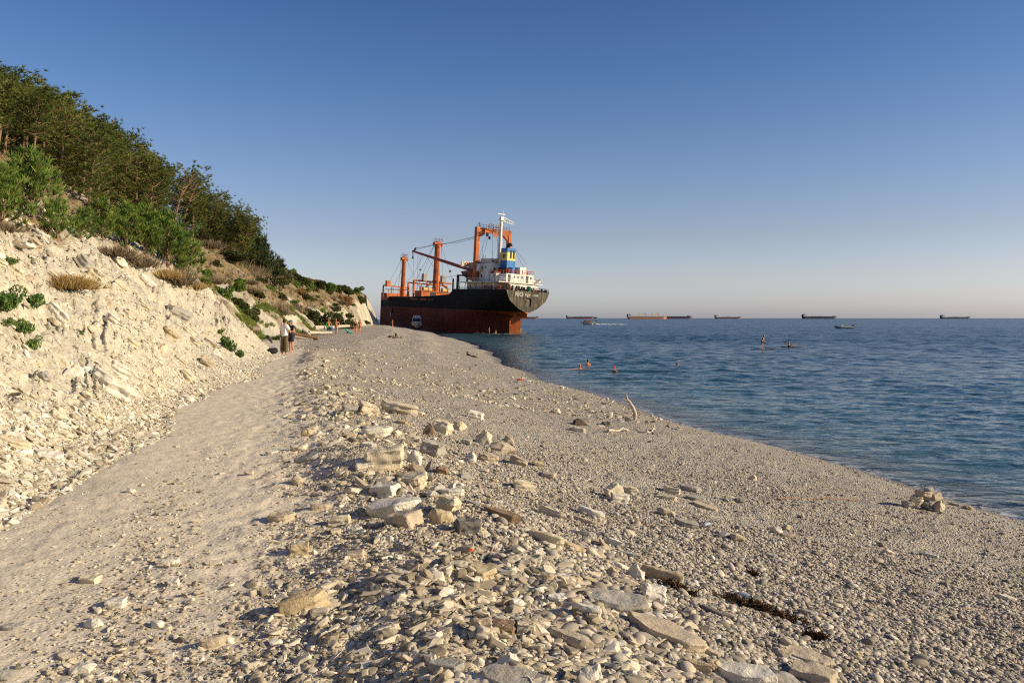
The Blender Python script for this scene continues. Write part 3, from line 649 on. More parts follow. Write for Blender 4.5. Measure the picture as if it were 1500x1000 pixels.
    frame(56.5, 13.2, 6.9, 8.2, .2).build('gallows', PAINT['orange'], root)
    m = MB().tube([(77, 5.2, 11.2), (58, 6.2, 11.0)], .14, 5).tube([(77, -5.2, 11.2), (58, -6.2, 11.0)], .14, 5)
    for s in np.linspace(58, 77, 6): m.tube([(s, 6.0, 8.3), (s, 6.0, 11.0)], .1, 5)
    for s in (60, 64, 68): m.tube([(s, 1, 8.3), (s, 1, 12.5)], .12, 5)
    m.build('catwalk', PAINT['orange'], root)
    MB().bb((76.2, 4.0, 12.2), (77.6, 5.3, 14.1)).build('winch_cabin', PAINT['orange'], root)
    MB().bb((51, 3.2, 13.9), (52.4, 4.4, 16.1)).build('winch_cabin', PAINT['grey'], root)
    MB().bb((51, -3.4, 13.9), (52.4, -2.1, 15.9)).build('winch_cabin', PAINT['grey'], root)
    for s, t, z in ((50.8, 3.6, 11.3), (51.4, 2.0, 11.2), (50.8, -3.0, 11.3)):
        MB().tube([(s, t - .9, z), (s, t + .9, z)], .6, 10).tube([(s, t - 1, z), (s, t - .85, z)], .8, 10).tube([(s, t + .85, z), (s, t + 1, z)], .8, 10).build('winch', PAINT['faded'], root, True)
    # --- derrick boom, its post and the brown housing at its heel
    b0, b1 = Vector((21.5, 4.2, 16.4)), Vector((62.6, 3.0, 23.6))
    bo = MB().tube([b0, b0.lerp(b1, .3), b0.lerp(b1, .85), b1], [.42, .5, .36, .3], 10).build('derrick_boom', PAINT['boom'], root, True)
    MB().tube([b1 + Vector((-1.2, 0, .2)), b1 + Vector((-2.2, 0, .9))], .28, 6).tube([b1, b1 - Vector((.3, 0, 1.8))], .12, 5).ellipsoid(b1 - Vector((.3, 0, 2.1)), (.3, .25, .45)).build('boom_block', PAINT['dark'], bo)
    MB().prism([(25.6, 16.2), (19.5, 16.4), (19.5, 13.9), (21, 13.9), (24.6, 15.0)], 4.3, 5.6, 1).tube([(22.8, 5, 15), (22.8, 5, 13.2)], .35, 8).build('boom_heel', PAINT['brown'], root)
    MB().tube([(25.5, 6.5, 10), (25.5, 6.5, 15.1)], .38, 8).tube([(25.8, 6.5, 15.0), (22, 6.0, 14.9)], .22, 6).build('boom_post', PAINT['dark'], root)
    MB().tube([(27.7, 6.75, 10), (27.7, 6.75, 14.1)], .24, 8).build('boom_post', PAINT['dark'], root)
    # --- rigging
    m = MB(); w = .045
    def wire(a_, b_, sag=.3):
        a_, b_ = Vector(a_), Vector(b_); m.tube([a_, a_.lerp(b_, .5) - Vector((0, 0, sag)), b_], w, 3, cap=False)
    bt = b1
    for t in (1.5, .9): wire((18.2, t, 26.9), bt + Vector((-1.5, t - 1.2, .8)), .5)
    wire((18.2, 3, 26.0), (51.2, 1.3, 25.4), .8); wire((50.4, 1, 26), bt, .3)
    for s_, t_ in ((40, 5), (46, -5), (60, 5), (57, -6), (62, 2)): wire((51.2, 1.2 * (1 if t_ > 0 else -1), 25.4), (s_, t_, 9.5), .1)
    for s_, t_ in ((68, 5), (82, 4), (70, -5), (85, 0)): wire((75, .9 * (1 if t_ > 0 else -1), 21.6), (s_, t_, 10), .1)
    for f in (.98, .9, .86): wire(b0.lerp(b1, f), (b0.lerp(b1, f).x - .2, 2.8, 10.5), 0)
    wire(b0.lerp(b1, .75), (36, 6, 14.5), .3); wire((36, 6, 14.5), (26, 6.4, 15), .1); wire(b0.lerp(b1, .8), (60, 6, 13), 1.0); wire(b0.lerp(b1, .6), (56, 3, 13.5), .3)
    for s_, t_ in ((20, 2.5), (21, 1.2), (20, -1), (19, -3)): wire((18.3, t_ * .5 + .8, 26.9), (s_, t_ * 1.4, 19), .05)
    wire((14.3, .1, 29.5), (9, -4.5, 17.6), .4); wire((14.3, .1, 29), (16, -5.2, 20), .2); wire((80, 4.8, 12.6), (76, 5, 13.6), .1)
    wire((9.2, -1.6, 22.4), (6.5, -3.8, 18.4), .1)
    m.ellipsoid((56.5, 3, 17.5), (.3, .3, .3)).ellipsoid((33, 5, 16.4), (.3, .3, .4)).ellipsoid((58, 1, 11.5), (.35, .35, .9)).build('rigging', PAINT['wire'], root)
    # --- antennas and gear on the wheelhouse top
    m = MB(); rr = random.Random(3)
    for i in range(13):
        s_, t_ = rr.uniform(19.3, 23.7), rr.uniform(-3.8, 4.0); m.tube([(s_, t_, 18.7), (s_, t_, 19.4 + rr.random() * 1.8)], .05, 4)
    m.tube([(22, 1, 18.7), (22, 1, 23.5)], [.07, .03], 4).tube([(20.6, -1.4, 18.7), (20.6, -1.4, 22.6)], [.08, .04], 4).bb((20, 2, 18.7), (21, 3, 19.5)).bb((22.5, -2, 18.7), (23.4, -.6, 19.6)); m.build('antenna', PAINT['grey'], root)
    # --- rails and the clutter along the poop
    def railing(pts, h=1.0, step=1.4, mt='brown'):
        m = MB(); pts = [Vector(q) for q in pts]
        for i in range(len(pts) - 1):
            nn = max(1, int((pts[i + 1] - pts[i]).length / step))
            for j in range(nn + 1):
                q = pts[i].lerp(pts[i + 1], j / nn); m.tube([q, q + Vector((0, 0, h))], .05, 4)
            for f in (.5, 1): m.tube([pts[i] + Vector((0, 0, h * f)), pts[i + 1] + Vector((0, 0, h * f))], .045, 4)
        m.build('railing', PAINT[mt], root)
    railing([(24.3, 6.7, 13.2), (3.3, 6.7, 13.2), (3.3, -6.7, 13.2)], mt='white'); railing([(13, 4.0, 15.4), (4.2, 4.0, 15.4), (4.2, -4.4, 15.4), (12, -4.4, 15.4)], mt='buoy')
    railing([(20.9, 4.1, 18.2), (13.2, 4.1, 18.2), (13.2, -4, 18.2)], mt='white'); railing([(-.3, 6.5, 10.95), (-.3, -6.5, 10.95)], .9, 1.0, 'dark'); railing([(0, 6.6, 11.0), (24, 6.8, 11.05)], .8, 1.6, 'brown')
    for i in range(34):
        t = 5.9 - 12.2 * i / 33 + rr.uniform(-.1, .1); m = MB(); h = rr.uniform(.5, 1.4) * (1 if t > -2 else .7); s_ = rr.uniform(.2, 1.6)
        if i % 3 == 0: m.tube([(s_, t, 9.95), (s_, t, 10.9 + h)], rr.uniform(.18, .34), 8).tube([(s_, t, 10.9 + h), (s_, t, 11 + h)], .4, 8)
        elif i % 3 == 1: m.ellipsoid((s_, t, 10.8 + h * .5), (.35, rr.uniform(.3, .5), h * .55))
        else: m.box((s_, t, 10.4 + h * .5), (.5, rr.uniform(.3, .7), 1 + h), Matrix.Rotation(rr.uniform(0, 1), 3, 'Z'))
        m.build('mooring_fitting', PAINT[('dark', 'black', 'brown', 'dark', 'deck')[i % 5]], root, True)
    MB().tube([(.5, -.75, 10.3), (.5, -.75, 12.1)], .55, 12).ellipsoid((.5, -.75, 12.1), (.55, .55, .2)).build('green_drum', PAINT['green'], root, True)
    MB().bb((.1, -6.4, 10.9), (.8, -5.7, 11.7)).build('fairlead', PAINT['brown'], root)
    for i in range(8): MB().tube([(12 - 1.1 * i, 5.7, 10), (12 - 1.1 * i, 5.7, 11.3 + .5 * rr.random())], .13, 6).ellipsoid((12 - 1.1 * i, 5.7, 11.6 + .4 * rr.random()), (.25, .25, .3)).build('ventilator', PAINT[('brown', 'deck', 'grey')[i % 3]], root, True)
    for i in range(9):
        s_, t_ = rr.uniform(4.5, 8), rr.uniform(-4, 5); m = MB().tube([(5 - .2, 3.8 - i * .85, 15.4), (4.8, 3.8 - i * .85, 16.2 + rr.random() * .5)], .1, 5)
        m.build('stanchion', PAINT[('dark', 'buoy', 'brown')[i % 3]], root)
    MB().bb((5.0, -5.8, 13.2), (8.5, -4.9, 14.2)).prism([(-5.9, 13.9), (-6.7, 14.5), (-6.4, 13.6), (-5.9, 13.4)], 3.4, 8, 0).build('lifeboat', PAINT['white'], root)
    MB().bb((8.6, 3.2, 15.4), (10.6, 5, 16.0)).build('tarpaulin', PAINT['brown'], root)
build_ship()

# ------------------------------------------------------------------ ships at anchor on the horizon
FAR = {'hull': simple('far_dark_hull', (.045, .055, .085), .6, .1, .02), 'red': simple('far_red_hull', (.30, .08, .05), .6, .1, .02), 'house': simple('far_white_house', (.72, .70, .66), .6, .05, .02),
       'tan': simple('far_tan_hull', (.42, .205, .115), .6, .08, .02), 'crane': simple('far_yellow_crane', (.70, .50, .20), .6, .08, .02), 'green': simple('far_grey_green_deck', (.20, .24, .22), .6, .1, .02)}
def far_ship(px, w_px, D, label, hull='hull', boot='red', house_at=-1, cranes=0, hh=9.0, hs=15, boot_h=3.0, deck=None, slant=0.0):
    Lh = w_px * D / FPX; x = (px - 750) / FPX * D; half_ = Lh / 2; B = Lh * .075
    root = empty('anchored_ship', (x, D, 0), R(slant)); tag(root, label, 'ship', 'ships at anchor on the horizon')
    def prof(z0, z1, e0, e1, wf=1.0):
        def ring(z, e): 
            h_ = half_ + e
            return [(-h_, -B * .8, z), (-h_ * .93, -B, z), (h_ * .82, -B, z), (h_, 0, z), (h_ * .82, B, z), (-h_ * .93, B, z), (-h_, B * .8, z)]
        v = ring(z0, e0) + ring(z1, e1); n = 7; return v, [tuple(range(n - 1, -1, -1)), tuple(range(n, 2 * n))] + [(i, (i + 1) % n, n + (i + 1) % n, n + i) for i in range(n)]
    e = Lh * .012
    MB().add(*prof(-1.0, boot_h, -2 * e, -e)).build('boot_topping', FAR[boot], root)
    h = MB().add(*prof(boot_h, hh, -e, 0)); h.bb((half_ * .80, -B * .6, hh), (half_ * .97, B * .6, hh + 2.6)); h.build('hull', FAR[hull], root)
    if deck:
        MB().bb((-half_ * .9, -B * .85, hh), (half_ * .8, B * .85, hh + 2.2)).build('hatch_covers', FAR[deck], root)
    xs = -half_ * .86 * (1 if house_at < 0 else -1); q = Lh * .045
    m = MB().bb((xs - q * 1.2, -B * .8, hh), (xs + q * 1.2, B * .8, hh + hs * .55)).bb((xs - q * .6, -B * .95, hh + hs * .55), (xs + q * .75, B * .95, hh + hs * .8)).bb((xs - q * .2, -B * .3, hh + hs * .8), (xs + q * .3, B * .3, hh + hs))
    ho = m.build('superstructure', FAR['house'], root)
    MB().bb((xs - q * 1.9, -B * .3, hh), (xs - q * 1.25, B * .3, hh + hs * .75)).build('funnel', FAR[hull], ho)
    MB().tube([(xs, 0, hh + hs), (xs, 0, hh + hs * 1.35)], .5, 5).build('mast', FAR['house'], ho)
    MB().tube([(half_ * .88, 0, hh), (half_ * .88, 0, hh + hs * .7)], .5, 5).build('foremast', FAR['house'], root)
    if not cranes:
        MB().bb((-half_ * .5, -1, hh), (half_ * .7, 1, hh + 1.2)).bb((half_ * .0, -B * .6, hh), (half_ * .0 + 4, B * .6, hh + 2.4)).tube([(half_ * .1, 0, hh), (half_ * .1, 0, hh + 8)], .5, 5).build('deck_gear', FAR['green'], root)
    for i in range(cranes):
        xc = -half_ * .42 + i * half_ * .33
        c = MB().bb((xc - 1.6, -1.6, hh), (xc + 1.6, 1.6, hh + 14)).bb((xc - 2.6, -2.2, hh + 12), (xc + 2.6, 2.2, hh + 17))
        sg = 1 if i % 2 == 0 else -1
        c.tube([(xc, 0, hh + 12.5), (xc + sg * half_ * .16, 0, hh + 11.5)], .9, 5).build('crane', FAR['crane'], root)
far_ship(767, 44, 4300, 'red hulled ship half hidden behind the stranded ship\'s stern', hh=10, hs=8, boot_h=5)
far_ship(850, 41, 4700, 'dark tanker at anchor, just right of the stranded ship, white house at its left end', hh=12, hs=13, boot_h=4)
far_ship(862, 28, 6800, 'tiny dark ship poking out behind the right end of the leftmost tanker', hh=11, hs=5, boot='hull', house_at=1)
far_ship(948, 58, 3600, 'tan bulk carrier at anchor with four yellow deck cranes', hull='tan', boot='tan', cranes=4, hh=10.5, hs=17, deck='green')
far_ship(990, 48, 4600, 'dark blue carrier partly hidden behind the bulk carrier with yellow cranes', hh=13, hs=9, house_at=1, boot_h=3, deck='hull')
far_ship(1066, 38, 5200, 'low dark tanker alone between the yellow craned carrier and the paddle boarder', hh=11, hs=19, boot_h=4)
far_ship(1200, 50, 4800, 'long dark tanker at anchor with slim central mast, above the grey inflatable boat', hh=15, hs=17, boot='hull')
far_ship(1399, 43, 5000, 'dark tanker at anchor farthest right, two pale blocks at its left end', hh=11, hs=17, boot='hull')

# ------------------------------------------------------------------ vegetation
def leaf_mat(name, lo, mid, hi, trans=.25):
    m, nt, b = new_mat(name); L = nt.links.new
    a = N(nt, 'ShaderNodeAttribute', attribute_name='tone')
    oi = N(nt, 'ShaderNodeObjectInfo')
    t = math_n(nt, 'ADD', a.outputs['Fac'], math_n(nt, 'MULTIPLY', math_n(nt, 'SUBTRACT', oi.outputs['Random'], .5), .5))
    c = ramp(nt, [(0, lo), (.5, mid), (1, hi)], t).outputs[0]
    L(c, b.inputs['Base Color']); b.inputs['Roughness'].default_value = .7; b.inputs['Specular IOR Level'].default_value = .2
    tl = N(nt, 'ShaderNodeBsdfTranslucent'); L(c, tl.inputs[0]); ms = N(nt, 'ShaderNodeMixShader'); ms.inputs[0].default_value = trans
    L(b.outputs[0], ms.inputs[1]); L(tl.outputs[0], ms.inputs[2]); L(ms.outputs[0], nt.nodes['Material Output'].inputs[0]); return m
M_PINE = leaf_mat('pine_needles', (.045, .060, .012), (.100, .132, .026), (.225, .225, .055))
M_YOUNG = leaf_mat('young_pine_needles', (.05, .095, .016), (.115, .185, .032), (.23, .30, .06))
M_BUSH = leaf_mat('dark_bush_leaves', (.028, .040, .012), (.060, .074, .020), (.13, .125, .04))
M_RUST = leaf_mat('rusty_bush_leaves', (.13, .06, .02), (.24, .115, .035), (.32, .18, .06))
M_HERB = leaf_mat('fleshy_green_leaves', (.05, .10, .02), (.10, .18, .04), (.22, .28, .08))
M_DRY = leaf_mat('dry_grass_blades', (.26, .17, .06), (.42, .29, .11), (.58, .45, .22), .15)
M_SCRUB = leaf_mat('dry_scrub_twigs', (.10, .075, .05), (.20, .15, .09), (.34, .27, .16), .1)
M_TURF = leaf_mat('green_turf_blades', (.06, .10, .015), (.13, .18, .03), (.24, .26, .06), .2)
M_BARK = simple('pine_bark', (.20, .125, .075), .9, .35, 9.0, bump=.8)
M_PALEWOOD = simple('bleached_wood', (.46, .40, .31), .85, .25, 12.0, bump=.6, dirt=(.25, .19, .12))
M_BROWNWOOD = simple('brown_rotten_wood', (.22, .12, .06), .9, .3, 10.0, bump=.8)
M_DARKWOOD = simple('dark_wet_wood', (.075, .055, .04), .85, .3, 10.0, bump=.8)

def unit(g, n):
    v = g.normal(size=(n, 3)); return v / np.linalg.norm(v, axis=1, keepdims=True)

def blades(C, D, nb, ln, wd, g, spread=.85, tone=None):
    """nb narrow triangles fanning out of every point C along D"""
    n = len(C); c = np.repeat(C, nb, 0); d = np.repeat(D, nb, 0) + unit(g, n * nb) * spread
    d /= np.linalg.norm(d, axis=1, keepdims=True); sdir = np.cross(d, unit(g, n * nb)); sdir /= np.linalg.norm(sdir, axis=1, keepdims=True) + 1e-9
    l_ = ln * g.uniform(.65, 1.15, (n * nb, 1)); w_ = wd * g.uniform(.7, 1.3, (n * nb, 1))
    V = np.stack([c - sdir * w_ * .5, c + sdir * w_ * .5, c + d * l_ + sdir * w_ * .18, c + d * l_ - sdir * w_ * .18], 1).reshape(-1, 3)
    F = np.arange(n * nb * 4).reshape(-1, 4)
    t = g.uniform(0, 1, n) if tone is None else tone
    T = np.repeat(np.repeat(t, nb) * .7 + g.uniform(0, .3, n * nb), 4); return V, F, T

def foliage_mesh(name, parts, mat):
    V, F, T, o = [], [], [], 0
    for v, f, t in parts: V.append(v); F.append(f + o); T.append(t); o += len(v)
    me = np_mesh(name, np.concatenate(V), np.concatenate(F), mat, False); set_attr(me, 'tone', np.concatenate(T)); return me

def pine_pair(seed, young=False, h=9.0, spread=2.7, base=.38, lean=(.8, -.2), nbr=24, per=13, sparse=False):
    g = np.random.default_rng(seed); mb = MB()
    zz = np.linspace(0, 1, 9); wob = np.cumsum(g.normal(0, .10, (9, 2)), 0) * (0 if young else 1)
    tp = np.stack([lean[0] * zz ** 1.6 * 1.4 + wob[:, 0] * zz, lean[1] * zz ** 1.6 + wob[:, 1] * zz, h * .93 * zz], 1); tp[0, 2] = -.5
    r0 = .017 * h + .03
    mb.tube(tp.tolist(), (r0 * (1 - .82 * zz)).tolist(), 7)
    C, D = [], []; ga = g.uniform(0, 6.28)
    for i in range(nbr):
        f = base + (1 - base) * ((i + g.uniform(0, .8)) / nbr) * .97
        p0 = np.array([np.interp(f, zz, tp[:, k]) for k in range(3)])
        u = (f - base) / (1 - base)
        prof_ = (1 - u) ** .8 + .12 if young else (.62 + .75 * u) * (1.0 - u ** 5 * .62)
        Lb = spread * prof_ * g.uniform(.7, 1.15); ga += 2.4 + g.normal(0, .35)
        up = (.9 if young else .18 + .35 * u) + g.normal(0, .08); dv = np.array([math.cos(ga), math.sin(ga), up]); dv /= np.linalg.norm(dv)
        q = np.linspace(0, 1, 5)[:, None]; P = p0 + dv * Lb * q + np.array([0, 0, 1]) * (.30 * Lb * q ** 2) * (1.6 if young else .9) + np.cumsum(g.normal(0, .05 * Lb / 4, (5, 3)), 0) * q
        mb.tube(P.tolist(), [r0 * .30 * (1 - .75 * k) for k in np.linspace(0, 1, 5)], 4, cap=False)
        n = max(3, int(per * (Lb / spread)))
        for j in range(n):
            w = g.uniform(.30 if not young else .1, 1.0) ** (.7 if not sparse else .35); b0 = np.array([np.interp(w, q[:, 0], P[:, k]) for k in range(3)])
            off = g.normal(0, (.13 if not sparse else .09) * spread, 3) * (0.45 + .55 * w); off[2] = abs(off[2]) * .8 if not young else off[2] * .6
            C.append(b0 + off * (0.6 if young else 1)); dd = dv * .45 + np.array([0, 0, .8]) + off * .5; D.append(dd / np.linalg.norm(dd))
    C, D = np.array(C), np.array(D)
    if young:
        top_ = np.stack([np.zeros(7), np.zeros(7), np.linspace(.6, 1.0, 7) * h], 1); C = np.concatenate([C, top_]); D = np.concatenate([D, np.tile([[0, 0, 1.0]], (7, 1))])
        parts = [blades(C, D, 16, .36, .030, g, .55)]; mt = M_YOUNG
    else:
        top_ = tp[-1] + g.normal(0, .25, (8, 3)); C = np.concatenate([C, top_]); D = np.concatenate([D, np.tile([[0, 0, 1.0]], (8, 1))])
        parts = [blades(C, D, 16, .36, .052, g, .95)]; mt = M_PINE
    return mb.mesh('trunk', M_BARK, True), foliage_mesh('crown', parts, mt)

def tree(name, pair, loc, scale, rz, label, cat, group=None, tilt=0.0):
    o = empty(name, loc, rz); o.scale = scale if hasattr(scale, '__len__') else (scale,) * 3
    if tilt: o.rotation_euler = (0, tilt, rz)
    tag(o, label, cat, group)
    for nm, me in zip(('trunk', 'crown'), pair):
        link(bpy.data.objects.new(nm, me), o)
    return o

PINES = [pine_pair(100 + i, h=9.0, spread=[2.7, 3.0, 2.4, 2.8, 2.6, 3.1][i], base=[.10, .18, .06, .26, .12, .05][i], lean=[(1.0, -.3), (.5, .2), (1.4, 0), (.9, -.5), (.2, .1), (.7, 0)][i], nbr=42, per=19) for i in range(6)]
TALL = [pine_pair(150 + i, h=9.0, spread=2.6, base=[.50, .58][i], lean=(.6, .1), nbr=30, per=22) for i in range(2)]
SPARSE = [pine_pair(200 + i, h=9.0, spread=2.5, base=.5, lean=[(1.6, -.2), (2.0, .2), (1.1, 0)][i], nbr=15, per=7, sparse=True) for i in range(3)]
YOUNG = [pine_pair(300 + i, True, h=3.0, spread=1.25, base=.03, lean=(.1, 0), nbr=34, per=10) for i in range(4)]
_top = np.array([(-200, 60), (0, 100), (60, 118), (100, 146), (130, 158), (180, 176), (205, 210), (240, 228), (285, 246), (300, 264), (345, 288), (352, 318), (380, 345), (400, 362), (430, 376), (470, 388), (500, 404), (545, 424)], float)
_base = np.array([(-200, 258), (0, 262), (60, 290), (110, 300), (160, 325), (215, 345), (258, 338), (264, 318), (300, 340), (350, 385), (372, 398), (420, 380)], float)
gt = np.random.default_rng(11); cand = []
for D_ in (36, 41, 47, 54, 62, 71, 82, 94, 106, 118, 130):
    step = 1500 * 2.5 / D_ * .62
    for px in np.arange(-90, 372, step):
        p_, d2 = px + gt.normal(0, step * .25), D_ * gt.uniform(.94, 1.06)
        x = (p_ - 750) / FPX * d2; z = gz(x, d2); yb = pix((x, d2, z))[1]
        if yb > np.interp(p_, _base[:, 0], _base[:, 1]) or (258 < p_ < 400 and d2 < 92): continue
        if p_ > 330 and d2 < 112: continue
        ztop = CAM_H + (466 - np.interp(p_, _top[:, 0], _top[:, 1])) / FPX * d2; room = ztop - z
        if room < 3.0: continue
        sky = room < 11.5; h = min(room * gt.uniform(.80, .95) * np.interp(p_, [60, 220], [.98, .86]), gt.uniform(7.0, 10.0))
        if room > 19: continue
        cand.append((p_, d2, x, z, h, sky))
cand.sort()
sk = [c for c in cand if c[5] and pix((c[2], c[1], c[3] + c[4]))[1] < np.interp(c[0], _top[:, 0], _top[:, 1]) + 12 and -5 < c[0] < 360]
ORD = 'first second third fourth fifth sixth seventh eighth ninth tenth eleventh twelfth thirteenth fourteenth fifteenth sixteenth seventeenth eighteenth nineteenth twentieth'.split()
ni = 0
for i, c in enumerate(cand):
    p_, d2, x, z, h, sky = c
    sp_ = c in sk and (p_ > 40) and gt.uniform() < .5
    pr = SPARSE[i % 3] if sp_ else (TALL[i % 2] if p_ < 78 and d2 < 75 else PINES[int(gt.integers(6))])
    if c in sk and sk.index(c) < 20: lab = 'dark pine whose top stands on the wood\'s skyline, %s along it from the left' % ORD[sk.index(c)]; grp = 'pines of the hillside wood'
    elif c in sk: lab = 'dark pine on the wood\'s skyline near its lower right end'; grp = 'pines on the lower skyline'
    elif p_ > 258: lab = 'dark pine with bare trunk behind the crest of the grassy spur'; grp = 'pines behind the grassy spur'
    else: lab = 'dark pine inside the dense hillside wood, below the skyline'; grp = 'pines inside the wood'
    s = h / 9.0
    tree('pine_tree', pr, (x, d2, z - .1), (s * gt.uniform(.95, 1.2), s * gt.uniform(.95, 1.2), s), gt.uniform(-.7, .7), lab, 'tree', grp)
# leaning bare-trunked pines standing on the crest of the spur
for px, by_, hp, ti, lab in ((268, 322, 80, -.05, 'crooked pale trunked pine at the top end of the grassy spur'), (300, 345, 72, .12, 'pine with straight leaning trunk, highest of the row leaning along the spur crest'),
                             (318, 362, 70, .3, 'leaning pine second down the row along the spur crest'), (330, 372, 62, .38, 'slender leaning pine third down the row along the spur crest'),
                             (341, 381, 66, .28, 'lowest leaning pine of the row along the spur crest'), (250, 318, 90, .05, 'tall pale pine with twisted boughs against the sky above the spur')):
    D_ = 104.0; x = (px - 750) / FPX * D_; z = gz(x, D_); zt = CAM_H + (466 - by_) / FPX * D_; h = hp / FPX * D_ * 1.12
    tree('pine_tree', PINES[int(px) % 6] if px > 290 else SPARSE[px % 3], (x, D_, min(z, zt + 2) - .2), (h / 9.0 * .95, h / 9.0 * .95, h / 9.0), 0.2, lab, 'tree', 'leaning pines on the spur crest', ti)

for i, (px, D_) in enumerate(((256, 100), (264, 108), (274, 112), (284, 108), (294, 114), (304, 112), (314, 116), (325, 113), (335, 118), (346, 120), (298, 124), (320, 126))):
    x = (px - 750) / FPX * D_; z = gz(x, D_); room = CAM_H + (466 - np.interp(px, _top[:, 0], _top[:, 1])) / FPX * D_ - z; h = max(4.0, min(13.0, room * (.84 - .07 * (i % 3))))
    tree('pine_tree', PINES[(i * 5 + 1) % 6] if i % 4 else SPARSE[i % 3], (x, D_, z - .1), (h / 9.0, h / 9.0, h / 9.0), .4 * i, 'dark pine with bare trunk behind the crest of the grassy spur', 'tree', 'pines behind the grassy spur')
def at_d(px, D): x = (px - 750) / FPX * D; return Vector((x, D, gz(x, D)))
for px, by_, hp, k, lab in ((48, 318, 100, 0, 'bright young pine with tall upright leader at the left end of the slope top'), (4, 335, 95, 1, 'bright young pine cut off by the left edge of the photo'),
                            (84, 350, 62, 2, 'low bushy young pine just right of the tall bright one'), (118, 352, 50, 3, 'small young pine between two clumps, above the ochre tuft'),
                            (150, 352, 62, 0, 'bright young pine above the upright white slab'), (186, 362, 66, 1, 'bright young pine right of the white upright slab'), (214, 376, 74, 2, 'wide bright young pine in the middle of the bright row'),
                            (246, 392, 84, 3, 'tall bright young pine left of the pale upright stake'), (274, 408, 66, 0, 'bright young pine at the right end of the bright row'), (298, 412, 46, 1, 'small young pine lowest in the bright row'),
                            (228, 340, 60, 2, 'young pine behind the bright row, below the dark wood'), (196, 328, 60, 3, 'young pine behind the bright row and under the wood edge'),
                            (24, 300, 60, 2, 'young pine behind the left bright pines, in front of the bare trunks')):
    P = at(px, by_); D_ = P.y
    if D_ > 60: P = at_d(px, 42); D_ = 42
    s = hp / FPX * D_ / 3.0; tree('young_pine', YOUNG[k], P - Vector((0, 0, .1)), (s * 1.35, s * 1.35, s), px * .7, lab, 'tree', 'young pines at the top of the bare slope')

def bush_pair(seed, mat, leaf, n=1500, lobes=7, flat=.75, woody=True, upright=.25):
    g = np.random.default_rng(seed)
    lc = np.clip(g.normal(0, .36, (lobes, 3)), -.6, .6); lc[:, 2] = np.abs(lc[:, 2]) * flat + .12; lr = g.uniform(.22, .42, lobes)
    k = g.integers(0, lobes, n); u = unit(g, n); C = lc[k] + u * (lr[k] * g.uniform(.55, 1.05, n) ** .6)[:, None] * np.array([1, 1, flat]); C = C[C[:, 2] > -.02]; k = k[:len(C)]; u = u[:len(C)]
    nv = u * .7 + unit(g, len(C)) * .7 + np.array([0, 0, upright]); nv /= np.linalg.norm(nv, axis=1, keepdims=True)
    a = np.cross(nv, unit(g, len(C))); a /= np.linalg.norm(a, axis=1, keepdims=True) + 1e-9; b = np.cross(nv, a)
    sz = (leaf * g.uniform(.6, 1.4, len(C)))[:, None]
    V = np.stack([C - a * sz * .5, C + b * sz * .28, C + a * sz * .5, C - b * sz * .28], 1).reshape(-1, 3); F = np.arange(len(V)).reshape(-1, 4)
    T = np.repeat(g.uniform(0, 1, lobes)[k] * .5 + g.uniform(0, .5, len(C)), 4)
    mb = MB()
    for i in range(lobes): mb.tube([(0, 0, -.15), (lc[i] * .5).tolist(), lc[i].tolist()], [.03, .022, .01], 4)
    return mb.mesh('stems', M_BARK), foliage_mesh('foliage', [(V, F, T)], mat)

def spiky_pair(seed, mat, nt_=60, ln=.5, wd=.03, nb=7):
    g = np.random.default_rng(seed); C = g.normal(0, .42, (nt_, 3)); C[:, 2] = np.abs(C[:, 2]) * .12
    D = C * np.array([1.0, 1.0, 0]) + np.array([0, 0, .75]); D /= np.linalg.norm(D, axis=1, keepdims=True)
    mb = MB()
    for i in range(5): mb.tube([(0, 0, -.1), (C[i] * np.array([.5, .5, 0]) + np.array([0, 0, .15])).tolist(), (C[i] + D[i] * .25).tolist()], [.02, .015, .006], 4)
    return mb.mesh('stems', M_BARK), foliage_mesh('foliage', [blades(C, D, nb, ln, wd, g, .5)], mat)

BUSHES = {'dark': [bush_pair(401 + i, M_BUSH, .12, 4200, 11) for i in range(3)], 'green': [bush_pair(411 + i, M_YOUNG, .12, 3200, 10, flat=.9) for i in range(2)], 'rust': [bush_pair(421, M_RUST, .12, 3000, 10)],
          'herb': [bush_pair(431 + i, M_HERB, .16, 900, 9, .7, upright=.5) for i in range(3)], 'dry': [spiky_pair(441, M_DRY, 260, .42, .022, 9)], 'scrub': [spiky_pair(451 + i, M_SCRUB, 150, .5, .025, 7) for i in range(2)],
          'cone': YOUNG}
M_DARKYOUNG = leaf_mat('dark_pine_bush_needles', (.025, .042, .012), (.05, .072, .02), (.09, .11, .035))
DY = []
for tm, cm in YOUNG[:2]:
    c2 = cm.copy(); c2.materials[0] = M_DARKYOUNG; DY.append((tm, c2))
def bush(name, kind, px, by_, w, h, lab, cat='shrub', D=None, k=0, group=None, tilt=0):
    P = at(px, by_) if D is None else at_d(px, D)
    s = w / FPX * P.y; sh = h / FPX * P.y
    o = empty(name, P - Vector((0, 0, .05)), px * 1.3); tag(o, lab, cat, group)
    if kind == 'cone': pr = DY[k % 2]; o.scale = (s / 2.6, s / 2.6, sh / 3.0)
    else: pr = BUSHES[kind][k % len(BUSHES[kind])]; o.scale = (s / 1.5, s / 1.5, sh / (1.1 if kind not in ('dry', 'scrub') else .55))
    if tilt: o.rotation_euler = (0, tilt, 0)
    for nm, me in zip(('stems', 'foliage') if kind != 'cone' else ('trunk', 'crown'), pr): link(bpy.data.objects.new(nm, me), o)
    return o
